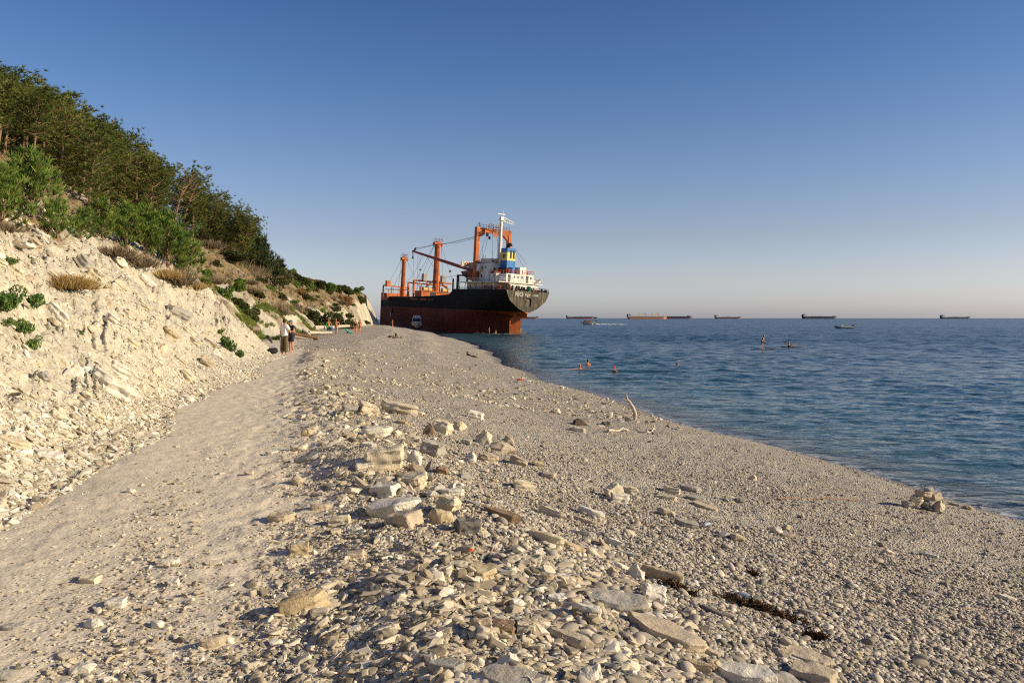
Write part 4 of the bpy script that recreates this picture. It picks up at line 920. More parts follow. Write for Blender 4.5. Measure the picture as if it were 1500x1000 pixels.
# conifer thicket below the leaning pines and along the far crest
for i, (px, by_, w, h, lab) in enumerate(((352, 400, 52, 84, 'dark conical pine bush directly below the leaning pine row'), (374, 406, 54, 84, 'tallest dark pine bush of the thicket right of the leaning pines'), (394, 408, 48, 62, 'dark pine bush in the middle of the thicket'),
        (410, 412, 44, 50, 'dark pine bush at the right end of the thicket'), (366, 380, 44, 66, 'dark pine bush at the back of the thicket, against the sky'), (386, 390, 40, 54, 'slim pine bush behind the thicket, against the sky'))):
    bush('pine_bush', 'cone', px, by_, w, h, lab, 'shrub', 118 + 3 * i, i, 'pine bushes below the leaning pines')
FARB = [('rust', 416, 378, 26, 14, 150, 'round rust brown bush on the far crest, highest on it'), ('dark', 436, 384, 30, 16, 160, 'dark bush on the far crest just right of the rust brown one'), ('green', 452, 392, 24, 16, 165, 'greener bush on the far crest, second right of the rust brown one'),
        ('dark', 466, 397, 26, 18, 175, 'dark bush midway along the far crest'), ('green', 480, 403, 22, 18, 180, 'light green bush midway along the far crest'), ('dark', 494, 410, 24, 20, 190, 'dark bush on the crest directly above the rusty hollow'), ('dark', 508, 416, 22, 18, 200, 'dark bush on the crest, third from the cliff end'),
        ('green', 522, 422, 22, 16, 212, 'green bush on the crest, second from the cliff end'), ('dark', 529, 427, 20, 14, 214, 'dark bush at the very end of the crest above the white cliff'), ('rust', 504, 436, 34, 24, 178, 'rust brown bush in the hollow above the big dark thicket'),
        ('dark', 452, 452, 34, 26, 128, 'leftmost bush of the big dark thicket above the beach'), ('dark', 472, 460, 38, 34, 130, 'tall middle bush of the big dark thicket above the beach'), ('dark', 494, 464, 38, 32, 134, 'right bush of the big dark thicket above the beach'), ('dark', 512, 466, 22, 20, 140, 'small dark bush at the right foot of the big thicket'),
        ('dark', 425, 405, 26, 12, 120, 'low dark bush on the pale upper slope below the thicket'), ('dark', 448, 412, 20, 12, 140, 'small dark bush alone on the pale far slope'), ('green', 410, 432, 24, 12, 100, 'low green bush in the gully above the red and white sign'),
        ('green', 330, 430, 40, 26, 70, 'leafy green shrub beside the right foot of the bright pine row'), ('green', 356, 434, 26, 20, 75, 'small leafy shrub above the red and white sign'), ('scrub', 425, 428, 34, 8, 105, 'greyish dry scrub in the middle of the gully slope'),
        ('herb', 372, 470, 22, 28, 52, 'leafy green plant at the foot of the sign'), ('herb', 408, 474, 18, 16, 66, 'leafy green plant beside the wooden post'), ('herb', 436, 468, 22, 18, 74, 'green plant left of the leaning brown log'), ('herb', 452, 474, 14, 10, 80, 'small green plant right of the leaning brown log'),
        ('dark', 536, 478, 12, 8, 200, 'tiny bush at the foot of the white cliff')]
for i, (kind, px, by_, w, h, D_, lab) in enumerate(FARB): bush({'scrub': 'dry_scrub', 'herb': 'leafy_plant'}.get(kind, 'bush'), kind, px, by_, w, h, lab, 'plant' if kind == 'herb' else 'shrub', D_, i)
# plants on the pale slope
for i, (kind, px, by_, w, h, lab) in enumerate((('herb', 8, 452, 46, 54, 'dense fleshy green plant at the left edge, largest on the pale slope'), ('herb', 44, 445, 30, 30, 'sprawling green plant right of the largest one'), ('herb', 34, 488, 26, 34, 'green plant hanging down the slope, upper half'),
        ('herb', 46, 506, 24, 28, 'green plant hanging down the slope, lower half'), ('herb', 6, 474, 22, 18, 'small grey green plant at the left edge below the largest'), ('herb', 10, 384, 26, 18, 'green plant at the left edge high on the pale slope'), ('herb', 117, 486, 12, 12, 'tiny green sprig right of the stone log'),
        ('herb', 336, 512, 22, 34, 'green plants trailing down a rill near the right end of the pale slope'), ('herb', 352, 522, 16, 18, 'lower green plant of the trailing rill'), ('herb', 322, 488, 14, 12, 'small green plant at the top of the rill'),
        ('dry', 96, 424, 58, 26, 'large ochre dry grass tuft on the pale slope'), ('scrub', 168, 376, 46, 18, 'grey brown dry scrub under the bright young pines'), ('scrub', 205, 392, 44, 20, 'spiky dry scrub right of the white upright slab'),
        ('scrub', 262, 418, 40, 26, 'tall straw coloured scrub under the right end of the pine row'), ('dry', 240, 408, 34, 18, 'straw grass clump under the tall bright pine'), ('scrub', 8, 338, 30, 14, 'purple brown scrub at the left edge under the young pines'), ('dry', 285, 424, 26, 14, 'dry grass clump at the lower end of the scrub line'))):
    bush({'dry': 'dry_tuft', 'scrub': 'dry_scrub'}.get(kind, 'leafy_plant'), kind, px, by_, w, h, lab, 'grass tuft' if kind == 'dry' else 'plant', None, i)

# grass over the spur and the hill: ground cover
def cover(name, n, mat, test, ln, wd, lab, seed, rng_=((-40, 556), (26, 235))):
    g = np.random.default_rng(seed); px = g.uniform(*rng_[0], n * 6); D_ = np.exp(g.uniform(np.log(rng_[1][0]), np.log(rng_[1][1]), n * 6)); x = (px - 750) / FPX * D_
    z = ground(x, D_); ok = test(px, x, D_, z); x, y, z = x[ok][:n], D_[ok][:n], z[ok][:n]
    C = np.stack([x, y, z - .03], 1); sc = (y / 60)[:, None]
    v, f, t = blades(C, np.tile([[0.1, 0, .9]], (len(C), 1)), 7, 1.0, .09, g, .6)
    k = np.repeat(np.clip(y / 70, .45, 2.2), 28)[:, None]; c0 = np.repeat(C, 28, 0); v = c0 + (v - c0) * k * ln
    o = link(bpy.data.objects.new(name, foliage_mesh(name, [(v, f, t)], mat))); tag(o, lab, 'grass', kind='stuff')
def t_grass(px, x, y, z):
    u, d = zones(x, y); r_ = z - 2.1; nn = fbm(x * .22, y * .22, 4, 95); return (r_ - np.where(y < 46, 4.4, 3.3) - 5 * nn > .3) & (fbm(x * .6, y * .6, 3, 801) > -.05) & ~((y > 190) & (d < 7))
cover('dry_grass', 8000, M_DRY, t_grass, .34, 1, 'dry ochre grass over the hill and the spur', 51)
cover('heather', 4200, M_SCRUB, t_grass, .42, 1, 'dark brown low scrub over the hill and the spur', 52)
def t_turf(px, x, y, z):
    u, d = zones(x, y); return (d > -.8) & (d < 4.0) & (fbm(x * .35, y * .35, 3, 811) > -.04)
cover('green_turf', 6500, M_TURF, t_turf, .30, 1, 'short bright green turf at the foot of the gully', 53, ((345, 470), (44, 95)))

# fallen logs, post and sign in the gully
def log(name, P, r0, r1, mat, lab, cat='log', n=9, seed=0, bow=.02):
    g = np.random.default_rng(seed + int(P[0][0] * 100) % 97); A_, B_ = Vector(P[0]), Vector(P[-1]); pts = [];
    for i in range(8):
        f = i / 7; q = Vector(P[0]).lerp(Vector(P[1]), f) if len(P) == 2 else (Vector(P[0]).lerp(Vector(P[1]), min(1, f * 2)) if f < .5 else Vector(P[1]).lerp(Vector(P[2]), f * 2 - 1))
        pts.append(q + Vector(g.normal(0, bow * r0 * 4, 3).tolist()))
    mb = MB().tube(pts, [r0 + (r1 - r0) * i / 7 * g.uniform(.9, 1.1) for i in range(8)], n); return tag(mb.build(name, mat, None, True), lab, cat)
def up(px, py, D=None, z=0): P = at(px, py) if D is None else at_d(px, D); return P + Vector((0, 0, z))
log('fallen_log', [up(431, 454, 66, .5), up(466, 489, 66, .2)], .22, .15, M_BROWNWOOD, 'long rust brown log leaning down the gully behind the couple')
log('fallen_log', [up(444, 462, 68, .9), up(455, 478, 68, .3)], .14, .08, M_PALEWOOD, 'short pale branch propped against the rust brown log')
log('fallen_log', [up(461, 478, 84, .75), up(512, 474, 88, .95)], .24, .14, M_PALEWOOD, 'long bleached trunk lying above the two bathers with the blue bag')
log('fallen_log', [up(452, 482, 74, .5), up(486, 480, 80, .4)], .16, .1, M_PALEWOOD, 'lower bleached trunk between the brown log and the bathers')
log('fallen_log', [up(432, 484, 62, .35), up(458, 489, 62, .15)], .12, .05, M_PALEWOOD, 'thin pale branch on the turf right of the couple')
log('fallen_log', [up(392, 473, 56, .6), up(398, 480, 54, .2)], .12, .07, M_DARKWOOD, 'dark stump of a branch below the sign')
log('wooden_post', [up(411, 472, 60, -.1), up(413, 470, 60, 1.5)], .09, .06, M_PALEWOOD, 'upright bleached post behind the taller man\'s head', 'post')
log('wooden_stake', [up(262, 328, 100, -.1), up(265, 318, 100, 1.3)], .16, .13, M_PALEWOOD, 'pale slanting stake at the top of the grassy spur', 'stake')
sg = empty('warning_sign', up(376, 466, 52)); tag(sg, 'small white and red sign on a thin pole at the gully edge', 'sign')
MB().tube([(0, 0, -.2), (.02, 0, 1.35)], .03, 6).build('pole', M_DARKWOOD, sg)
bd = MB().box((0, -.04, 1.2), (.44, .03, .32)).build('board', PAINT['letter'], sg)
MB().box((0, -.058, 1.33), (.43, .006, .05)).box((0, -.058, 1.07), (.43, .006, .04)).build('red_border', PAINT['buoy'], bd)

# small shrubs dotted over the far slopes
gs = np.random.default_rng(23); ns = 0
for _ in range(1500):
    if ns >= 190: break
    px, D_ = gs.uniform(290, 545), gs.uniform(62, 215); x = (px - 750) / FPX * D_; z = gz(x, D_); u, d = zones(np.array([x]), np.array([D_])); q = pix((x, D_, z))
    if d[0] < 1.5 or z < 3.2 or q[1] > 470 or (D_ > 190 and d[0] < 7): continue
    w = gs.uniform(.8, 2.2) * (1.0 + .7 * (d[0] > 9)) * FPX / D_; kd = ['dark', 'dark', 'green', 'green', 'scrub', 'rust'][int(gs.integers(6))] if D_ > 90 else ['dark', 'scrub', 'green'][int(gs.integers(3))]
    bush({'scrub': 'dry_scrub'}.get(kd, 'bush'), kd, px, q[1], w, w * gs.uniform(.45, .8), {'dark': 'small dark shrub among those dotted over the far slopes', 'green': 'small green shrub among those dotted over the far slopes', 'scrub': 'small grey brown scrub among those dotted over the far slopes', 'rust': 'small rusty shrub among those dotted over the far slopes'}[kd], 'shrub', D_, ns, 'small %s shrubs dotted over the far slopes' % kd); ns += 1

# ------------------------------------------------------------------ stones
ROCKC = {'cream': (.60, .52, .37), 'pale': (.66, .61, .50), 'grey': (.36, .335, .28), 'ochre': (.48, .385, .235), 'brown': (.25, .17, .105), 'dark': (.165, .155, .14), 'tan': (.46, .38, .27)}
def rock_mat(key, col):
    m, nt, b = new_mat('stone_' + key); L = nt.links.new
    tcn = N(nt, 'ShaderNodeTexCoord'); oi = N(nt, 'ShaderNodeObjectInfo'); ad = N(nt, 'ShaderNodeVectorMath', operation='ADD'); L(tcn.outputs['Object'], ad.inputs[0])
    cv = N(nt, 'ShaderNodeCombineXYZ'); L(math_n(nt, 'MULTIPLY', oi.outputs['Random'], 37.0), cv.inputs[0]); L(cv.outputs[0], ad.inputs[1])
    def nz(s, d=6, r_=.65):
        n = N(nt, 'ShaderNodeTexNoise'); n.inputs['Scale'].default_value = s; n.inputs['Detail'].default_value = d; n.inputs['Roughness'].default_value = r_; L(ad.outputs[0], n.inputs[0]); return n
    n1, n2, n3 = nz(5), nz(1.8, 4), nz(45, 5)
    lo = tuple(c * .72 for c in col); hi = tuple(min(.8, c * 1.18) for c in col)
    c = ramp(nt, [(.28, lo), (.5, col), (.75, hi)], n1.outputs[0]).outputs[0]
    c = mixc(nt, ramp(nt, [(.52, (0, 0, 0)), (.72, (.55, .55, .55))], n2.outputs[0]).outputs[0], c, (col[0] * .85, col[1] * .68, col[2] * .42))
    c = mixc(nt, .22, c, ramp(nt, [(.3, tuple(q * .6 for q in col)), (.7, tuple(min(.85, q * 1.3) for q in col))], n3.outputs[0]).outputs[0])
    L(c, b.inputs['Base Color']); b.inputs['Roughness'].default_value = .9; b.inputs['Specular IOR Level'].default_value = .2
    bp = N(nt, 'ShaderNodeBump'); bp.inputs['Strength'].default_value = .9; bp.inputs['Distance'].default_value = .025
    L(math_n(nt, 'ADD', n1.outputs[0], math_n(nt, 'MULTIPLY', n3.outputs[0], .4)), bp.inputs['Height']); L(bp.outputs[0], b.inputs['Normal']); return m
ROCKM = {k: rock_mat(k, c) for k, c in ROCKC.items()}

def rock_mesh(name, seed, kind, L_, W_, H_, mat, det=3):
    g = random.Random(seed); bm = bmesh.new(); P = []
    if kind in ('slab', 'long'):
        n = 8 if kind == 'slab' else 7
        for i in range(n):
            a = 2 * math.pi * (i + g.uniform(-.3, .3)) / n; r_ = g.uniform(.85, 1.12); k = abs(math.cos(a)) ** 8 * .1 + 1
            x, y = math.cos(a) * r_ * k, math.sin(a) * r_; P += [(x, y, g.uniform(.7, 1.0)), (x * g.uniform(.8, 1.0), y * g.uniform(.8, 1.0), -1)]
        P = [(max(-1, min(1, p[0])), max(-1, min(1, p[1])), p[2]) for p in P]
    elif kind == 'block':
        for sx_ in (-1, 1):
            for sy_ in (-1, 1):
                for sz_ in (-1, 1): P.append((sx_ * g.uniform(.72, 1.05), sy_ * g.uniform(.7, 1.05), sz_ * g.uniform(.7, 1.05)))
        P += [(g.uniform(-.9, .9), g.uniform(-.9, .9), g.choice((-1, 1)) * g.uniform(.8, 1)) for _ in range(3)]
    elif kind == 'shard':
        P = [(-1, g.uniform(-.5, .5), -.8), (1, g.uniform(-.6, .2), -1), (.2, 1, -1), (-.5, -1, -1), (g.uniform(-.6, .3), g.uniform(-.3, .3), 1), (.6, .5, .4), (.5, -.6, .3), (-.8, .4, .2)]
    else:
        for _ in range(26):
            v = Vector((g.gauss(0, 1), g.gauss(0, 1), g.gauss(0, 1))).normalized(); P.append(tuple(v))
    for p in P: bm.verts.new((p[0] * L_ / 2, p[1] * W_ / 2, p[2] * H_ / 2))
    r_ = bmesh.ops.convex_hull(bm, input=bm.verts)
    bmesh.ops.delete(bm, geom=list({e for e in r_['geom_interior'] + r_['geom_unused'] if isinstance(e, bmesh.types.BMVert)}), context='VERTS')
    mn = min(L_, W_, H_)
    bmesh.ops.dissolve_limit(bm, angle_limit=R(14), verts=bm.verts, edges=bm.edges)
    bmesh.ops.bevel(bm, geom=list(bm.edges), offset=mn * (.06 if kind != 'boulder' else .16), segments=1 if kind != 'boulder' else 2, affect='EDGES', clamp_overlap=True)
    bmesh.ops.triangulate(bm, faces=bm.faces)
    for _ in range(det):
        el = max(L_, W_, H_) * (.22, .12, .065)[_]; es = [e for e in bm.edges if e.calc_length() > el]
        if es: bmesh.ops.subdivide_edges(bm, edges=es, cuts=1, use_grid_fill=False); bmesh.ops.triangulate(bm, faces=bm.faces)
    bm.normal_update(); s = 2.2 / max(L_, .05); amp = mn * (.15 if kind != 'boulder' else .10)
    o_ = Vector((seed * 1.37 % 50, seed * .73 % 50, 0))
    for v in bm.verts:
        d = mnoise.fractal(v.co * s + o_, .75, 2.1, 6); lay = math.sin((v.co.z / H_ * 7 + mnoise.noise(v.co * s * .5 + o_) * 1.5) * 2) * .35 if kind in ('slab', 'long', 'block') else 0
        v.co += v.normal * amp * (d * .9 + lay * (1 - abs(v.normal.z)))
    me = bpy.data.meshes.new(name); bm.to_mesh(me); bm.free()
    me.polygons.foreach_set('use_smooth', [True] * len(me.polygons)); me.set_sharp_from_angle(angle=R(32)); me.materials.append(mat); return me

NRM = {}
def place_rock(i, px, by_, w, h, kind, col, label, group=None, yaw=None, tilt=None, name='rock', zoff=0.0, sink=.27):
    g = random.Random(i * 31 + 5); P = at(px, by_); D = math.hypot(P.x, P.y); L_ = w / FPX * D; th = max(.02, (by_ - 466) / FPX) if P.x > -4 or by_ > 640 else .05
    ratio = {'slab': .62, 'long': .34, 'block': .8, 'boulder': .85, 'shard': .6}[kind]; W_ = L_ * ratio * g.uniform(.85, 1.15)
    H_ = max(h / FPX * D - W_ * th * .75, L_ * {'slab': .16, 'long': .16, 'block': .4, 'boulder': .4, 'shard': .5}[kind]) * 1.12
    me = rock_mesh(name, i * 7 + 3, kind, L_, W_, H_, ROCKM[col])
    o = link(bpy.data.objects.new(name, me)); nrm = gnormal(P.x, P.y, max(.15, L_ * .4))
    y_ = R(yaw) if yaw is not None else R(g.uniform(-38, 10) if px > 560 else g.uniform(-15, 30))
    q = Vector((0, 0, 1)).lerp(nrm, .8).to_track_quat('Z', 'Y')
    t1, t2 = (R(g.uniform(-8, 8)), R(g.uniform(-7, 7))) if tilt is None else (R(tilt[0]), R(tilt[1]))
    o.rotation_mode = 'QUATERNION'; o.rotation_quaternion = Matrix.Rotation(0, 3, 'Z').to_quaternion() @ (q @ Matrix.Rotation(-q.to_euler().z, 3, 'Z').to_quaternion()) @ Matrix.Rotation(y_, 3, 'Z').to_quaternion() @ Matrix.Rotation(t1, 3, 'X').to_quaternion() @ Matrix.Rotation(t2, 3, 'Y').to_quaternion()
    cxy = P + Vector((P.x / D, P.y / D, 0)) * W_ * .3; sink = .38 if ' pale slope' in label or 'outcrop' in label else sink; o.location = (cxy.x, cxy.y, gz(cxy.x, cxy.y) + H_ * (.5 - sink) + zoff)
    tag(o, label, 'rock', group); return o

# (x of centre, y of foot, width, height, form, colour, what it is, where it lies)
RIDGE = 'on the stony ridge'; SH = 'on the shingle'; SL = 'on the pale slope'; PA = 'on the gravel path'
ROCKS = [
 (582, 606, 66, 22, 'long', 'cream', 'long squared beam of stone with dark end', RIDGE, -14, (0, 2)), (538, 607, 30, 20, 'block', 'cream', 'cracked cream block left of the squared stone beam', RIDGE), (513, 606, 26, 15, 'slab', 'grey', 'low grey stone, leftmost of the far row', RIDGE),
 (553, 638, 48, 17, 'slab', 'pale', 'smooth oval pale slab', RIDGE), (629, 637, 22, 25, 'shard', 'brown', 'tilted brown stone with dark shaded face', RIDGE), (648, 634, 32, 24, 'block', 'cream', 'cream block right of the tilted brown stone', RIDGE), (671, 630, 28, 20, 'boulder', 'cream', 'rounded cream boulder near the ridge\'s right edge', RIDGE),
 (709, 650, 34, 30, 'shard', 'cream', 'pointed cream boulder overlooking the shingle', RIDGE), (632, 667, 34, 30, 'block', 'grey', 'square grey faced block', RIDGE), (608, 679, 30, 28, 'shard', 'pale', 'pair of tilted pale plates', RIDGE), (562, 685, 60, 36, 'block', 'cream', 'big cream block, bulkiest of the upper ridge', RIDGE, 10),
 (537, 691, 28, 18, 'block', 'pale', 'bright block in front of the big cream block', RIDGE), (449, 677, 42, 14, 'slab', 'grey', 'flat grey slab at the path edge', RIDGE), (438, 660, 26, 12, 'slab', 'cream', 'small cream slab behind the flat grey one', RIDGE), (647, 696, 24, 16, 'boulder', 'brown', 'rust brown rounded stone', RIDGE),
 (628, 691, 10, 24, 'shard', 'dark', 'thin dark upright shard', RIDGE), (608, 714, 42, 24, 'slab', 'cream', 'tilted cream slab with shaded underside', RIDGE, -20, (14, -10)), (564, 726, 40, 22, 'block', 'pale', 'pale block with dark left face', RIDGE, -25), (661, 724, 38, 14, 'slab', 'pale', 'flat whitish slab', RIDGE),
 (578, 756, 90, 30, 'slab', 'pale', 'broad layered pale slab', RIDGE, -8), (594, 772, 50, 30, 'block', 'tan', 'tan angular boulder below the broad layered slab', RIDGE), (645, 766, 44, 30, 'shard', 'ochre', 'ochre angular wedge', RIDGE), (656, 748, 34, 30, 'block', 'cream', 'cream stone with ochre stain behind the ochre wedge', RIDGE),
 (683, 784, 38, 34, 'block', 'dark', 'dark grey cube of stone', RIDGE, 20, (0, 0)), (736, 760, 66, 13, 'long', 'brown', 'long rust brown plank of stone', RIDGE, -32), (737, 662, 44, 22, 'boulder', 'tan', 'grey and cream boulder at the ridge\'s right edge', RIDGE), (716, 677, 32, 16, 'slab', 'tan', 'tan slab in front of the grey and cream boulder', RIDGE),
 (690, 677, 24, 22, 'shard', 'pale', 'small pale pyramid of stone', RIDGE), (760, 682, 30, 16, 'slab', 'tan', 'tilted tan slab nearest the far shingle', RIDGE, -30, (-12, 8)), (769, 718, 38, 16, 'block', 'cream', 'cream brick shaped stone', RIDGE), (413, 764, 40, 18, 'slab', 'tan', 'layered tan slab half buried beside the path', RIDGE, 25),
 (438, 812, 28, 22, 'block', 'ochre', 'ochre block beside the path with long shadow', RIDGE), (497, 768, 34, 20, 'block', 'cream', 'cream block in the rubble left of the broad slab', RIDGE), (520, 780, 24, 13, 'slab', 'pale', 'small pale slab in the middle rubble', RIDGE), (470, 748, 30, 12, 'long', 'tan', 'narrow tan slab in the left rubble', RIDGE),
 (444, 897, 76, 34, 'long', 'ochre', 'long ochre block lying askew', RIDGE, 24, (0, -6)), (434, 875, 28, 13, 'slab', 'tan', 'small tan slab behind the long ochre block', RIDGE), (549, 870, 18, 13, 'block', 'dark', 'little dark grey block in the trodden gravel', RIDGE), (702, 848, 46, 19, 'block', 'ochre', 'ochre slab with bright face', RIDGE), (736, 846, 38, 18, 'slab', 'grey', 'grey slab touching the bright faced ochre one', RIDGE),
 (757, 893, 28, 19, 'boulder', 'pale', 'round whitish stone', RIDGE), (706, 921, 34, 24, 'block', 'tan', 'tan stone left of the brown shaded block', RIDGE), (736, 928, 38, 23, 'block', 'brown', 'brown shaded block', RIDGE), (770, 933, 32, 27, 'block', 'cream', 'cream cube right of the brown shaded block', RIDGE), (768, 951, 28, 17, 'slab', 'ochre', 'flat ochre stone below the cream cube', RIDGE),
 (654, 988, 60, 32, 'slab', 'grey', 'big grey slab at the bottom edge', RIDGE), (750, 1010, 110, 32, 'slab', 'grey', 'largest grey slab cut by the bottom edge', RIDGE), (702, 978, 24, 20, 'shard', 'pale', 'little white wedge above the largest grey slab', RIDGE), (745, 975, 42, 32, 'shard', 'pale', 'pale cracked pyramid', RIDGE), (612, 911, 20, 9, 'slab', 'pale', 'small flat white stone alone in the gravel', RIDGE),
 (630, 970, 22, 13, 'slab', 'pale', 'small whitish slab above the big grey bottom slab', RIDGE), (560, 930, 26, 12, 'slab', 'tan', 'half buried tan slab in the trodden gravel', RIDGE), (590, 845, 34, 14, 'slab', 'cream', 'cream slab sunk in pale dust', RIDGE), (520, 820, 28, 14, 'block', 'tan', 'tan lump in the lower left rubble', RIDGE),
 (898, 728, 26, 26, 'block', 'cream', 'leaning cream block of the far pair', SH, 30, (0, -35)), (908, 735, 28, 20, 'block', 'pale', 'angular pale block of the far pair', SH), (923, 721, 28, 12, 'slab', 'cream', 'flat cream slab behind the far pair', SH), (984, 723, 26, 14, 'block', 'cream', 'cream block in the row right of the far pair', SH),
 (1011, 720, 32, 13, 'slab', 'grey', 'flat grey slab at the right end of that row', SH), (976, 731, 36, 9, 'slab', 'cream', 'thin cream slab in front of the row', SH), (1015, 732, 24, 7, 'slab', 'grey', 'thin grey slab in front of the row', SH), (1070, 734, 22, 11, 'boulder', 'cream', 'cream cobble with dark stone behind', SH), (1082, 737, 14, 9, 'slab', 'dark', 'dark stone behind the cream cobble', SH),
 (1033, 745, 40, 11, 'slab', 'tan', 'flat tan slab with long shadow', SH), (975, 754, 30, 14, 'boulder', 'tan', 'smooth tan cobble', SH), (1006, 772, 38, 16, 'slab', 'grey', 'broad grey cobble beside the plastic bottle', SH), (1078, 792, 28, 16, 'boulder', 'tan', 'rounded tan boulder of a pair', SH), (1058, 787, 20, 9, 'slab', 'grey', 'tilted grey slab of a pair', SH, 20, (0, -18)),
 (1137, 780, 19, 15, 'boulder', 'pale', 'upright pale egg of a trio of stones', SH), (1152, 776, 17, 13, 'boulder', 'tan', 'tan egg of a trio of stones', SH), (1152, 786, 24, 7, 'slab', 'tan', 'flat slab in front of the trio', SH), (1130, 818, 18, 9, 'slab', 'grey', 'left half of a broken grey ring of stones', SH), (1146, 827, 24, 9, 'slab', 'grey', 'right half of a broken grey ring of stones', SH),
 (808, 757, 50, 17, 'long', 'cream', 'long cream slab high on the beach', SH, -30), (866, 757, 46, 16, 'slab', 'pale', 'flat pale slab right of the long cream one', SH), (860, 766, 44, 7, 'long', 'tan', 'thin tan strip of stone', SH, -22), (853, 784, 40, 11, 'long', 'pale', 'narrow pale slab', SH, -25), (904, 801, 38, 16, 'long', 'pale', 'tapered pale slab pointing seaward', SH, -35),
 (876, 801, 30, 12, 'slab', 'tan', 'smooth tan slab left of the tapered one', SH), (800, 797, 60, 24, 'long', 'cream', 'large long cream slab at the ridge foot', SH, -30), (840, 806, 38, 14, 'slab', 'ochre', 'ochre slab beside the large long cream one', SH), (789, 814, 24, 15, 'boulder', 'pale', 'round pale cobble under the large long cream slab', SH), (918, 815, 38, 9, 'long', 'grey', 'thin grey slab below the tapered pale one', SH, -28),
 (800, 852, 34, 19, 'slab', 'tan', 'tan slab left of a cream lump', RIDGE), (831, 852, 28, 17, 'boulder', 'cream', 'cream lump on an ochre base', RIDGE), (835, 839, 20, 11, 'boulder', 'grey', 'small grey cobble above the cream lump', RIDGE), (897, 844, 30, 18, 'shard', 'ochre', 'ochre wedge behind the great grey slab', SH), (865, 858, 24, 12, 'block', 'ochre', 'small ochre block left of the great grey slab', SH),
 (933, 850, 34, 36, 'shard', 'pale', 'pale standing stone behind the great grey slab', SH), (970, 854, 68, 30, 'long', 'ochre', 'long ochre boulder pointing down the beach', SH, -34), (957, 884, 36, 36, 'block', 'pale', 'bright white block at the end of the great grey slab', SH), (898, 893, 104, 42, 'slab', 'grey', 'great grey slab, largest stone in the middle of the beach', SH, -12, (6, -4)), (941, 890, 28, 20, 'block', 'cream', 'cream block propping the great grey slab', SH),
 (857, 903, 48, 22, 'long', 'pale', 'pale pointed slab below the great grey one', SH, -24), (974, 940, 124, 34, 'slab', 'tan', 'very large smooth tan slab half buried', SH, -38, (0, 3)), (818, 884, 34, 17, 'slab', 'pale', 'pale slab between the pointed one and the cream lump', SH), (908, 907, 28, 9, 'slab', 'ochre', 'flat ochre stone in front of the great grey slab', SH), (834, 952, 92, 34, 'long', 'tan', 'long tan slab with shaded left side', RIDGE, -32, (-10, 4)),
 (826, 970, 17, 24, 'shard', 'grey', 'slim grey upright stone', RIDGE), (893, 982, 26, 18, 'block', 'dark', 'dark stone behind the white wedge', RIDGE), (868, 1002, 46, 46, 'shard', 'pale', 'big white wedge at the bottom edge', RIDGE, 10), (841, 998, 32, 20, 'block', 'ochre', 'flat topped ochre stone beside the white wedge', RIDGE), (809, 985, 24, 13, 'boulder', 'tan', 'small tan cobble left of the ochre stone', RIDGE),
 (898, 946, 44, 14, 'long', 'pale', 'flat pale slab above the white wedge', SH), (1050, 902, 48, 13, 'long', 'dark', 'thin dark slab left of the seaweed', SH, -30), (1070, 950, 24, 19, 'shard', 'dark', 'dark triangular stone', SH), (1043, 960, 32, 13, 'slab', 'tan', 'tan slab left of the dark triangle', SH), (1045, 983, 26, 24, 'boulder', 'ochre', 'knobbly ochre stone', SH), (1021, 983, 46, 20, 'long', 'ochre', 'long ochre stone left of the knobbly one', SH, -28),
 (1081, 957, 17, 8, 'boulder', 'pale', 'small white pebble right of the dark triangle', SH), (1090, 1006, 92, 40, 'slab', 'pale', 'big flat pale slab at the bottom edge', SH, -25, (4, -8)), (1147, 1006, 58, 30, 'boulder', 'grey', 'rough round grey boulder at the bottom edge', SH), (1150, 965, 36, 24, 'boulder', 'tan', 'smooth brownish boulder leaning on a flat one', SH), (1184, 972, 68, 32, 'slab', 'tan', 'large flat tan boulder', SH, -25),
 (1172, 970, 34, 11, 'slab', 'pale', 'thin pale stone under the large flat tan boulder', SH), (1192, 1006, 68, 36, 'block', 'tan', 'big wedge shaped boulder at the bottom edge', SH, -30), (1016, 862, 20, 10, 'boulder', 'pale', 'white cobble right of the long ochre boulder', SH), (1225, 890, 20, 10, 'boulder', 'cream', 'cream cobble right of the seaweed', SH), (1185, 900, 24, 11, 'slab', 'grey', 'grey cobble above the seaweed\'s right end', SH),
 (1215, 830, 15, 8, 'boulder', 'cream', 'lone cream pebble in open shingle', SH), (1360, 815, 24, 8, 'slab', 'pale', 'pale flat pebble in the right shingle', SH), (1475, 880, 24, 10, 'slab', 'pale', 'white flat pebble near the right edge', SH), (1285, 862, 16, 8, 'boulder', 'tan', 'tan pebble in the right shingle', SH), (1365, 870, 24, 8, 'slab', 'grey', 'grey flat stone with dark shadow in the right shingle', SH),
 (1418, 746, 15, 9, 'boulder', 'ochre', 'ochre cobble at the waterline right of the cairn', SH), (1402, 741, 20, 6, 'slab', 'grey', 'grey wet stone between the cairn and the ochre cobble', SH), (846, 632, 26, 9, 'slab', 'cream', 'cream slab in front of the dark driftwood wedge', SH), (888, 624, 14, 9, 'block', 'dark', 'dark block left of the upright driftwood', SH), (880, 625, 9, 5, 'boulder', 'pale', 'white pebble beside the dark block', SH), (922, 617, 14, 7, 'slab', 'grey', 'grey stone wedging the upright driftwood', SH),
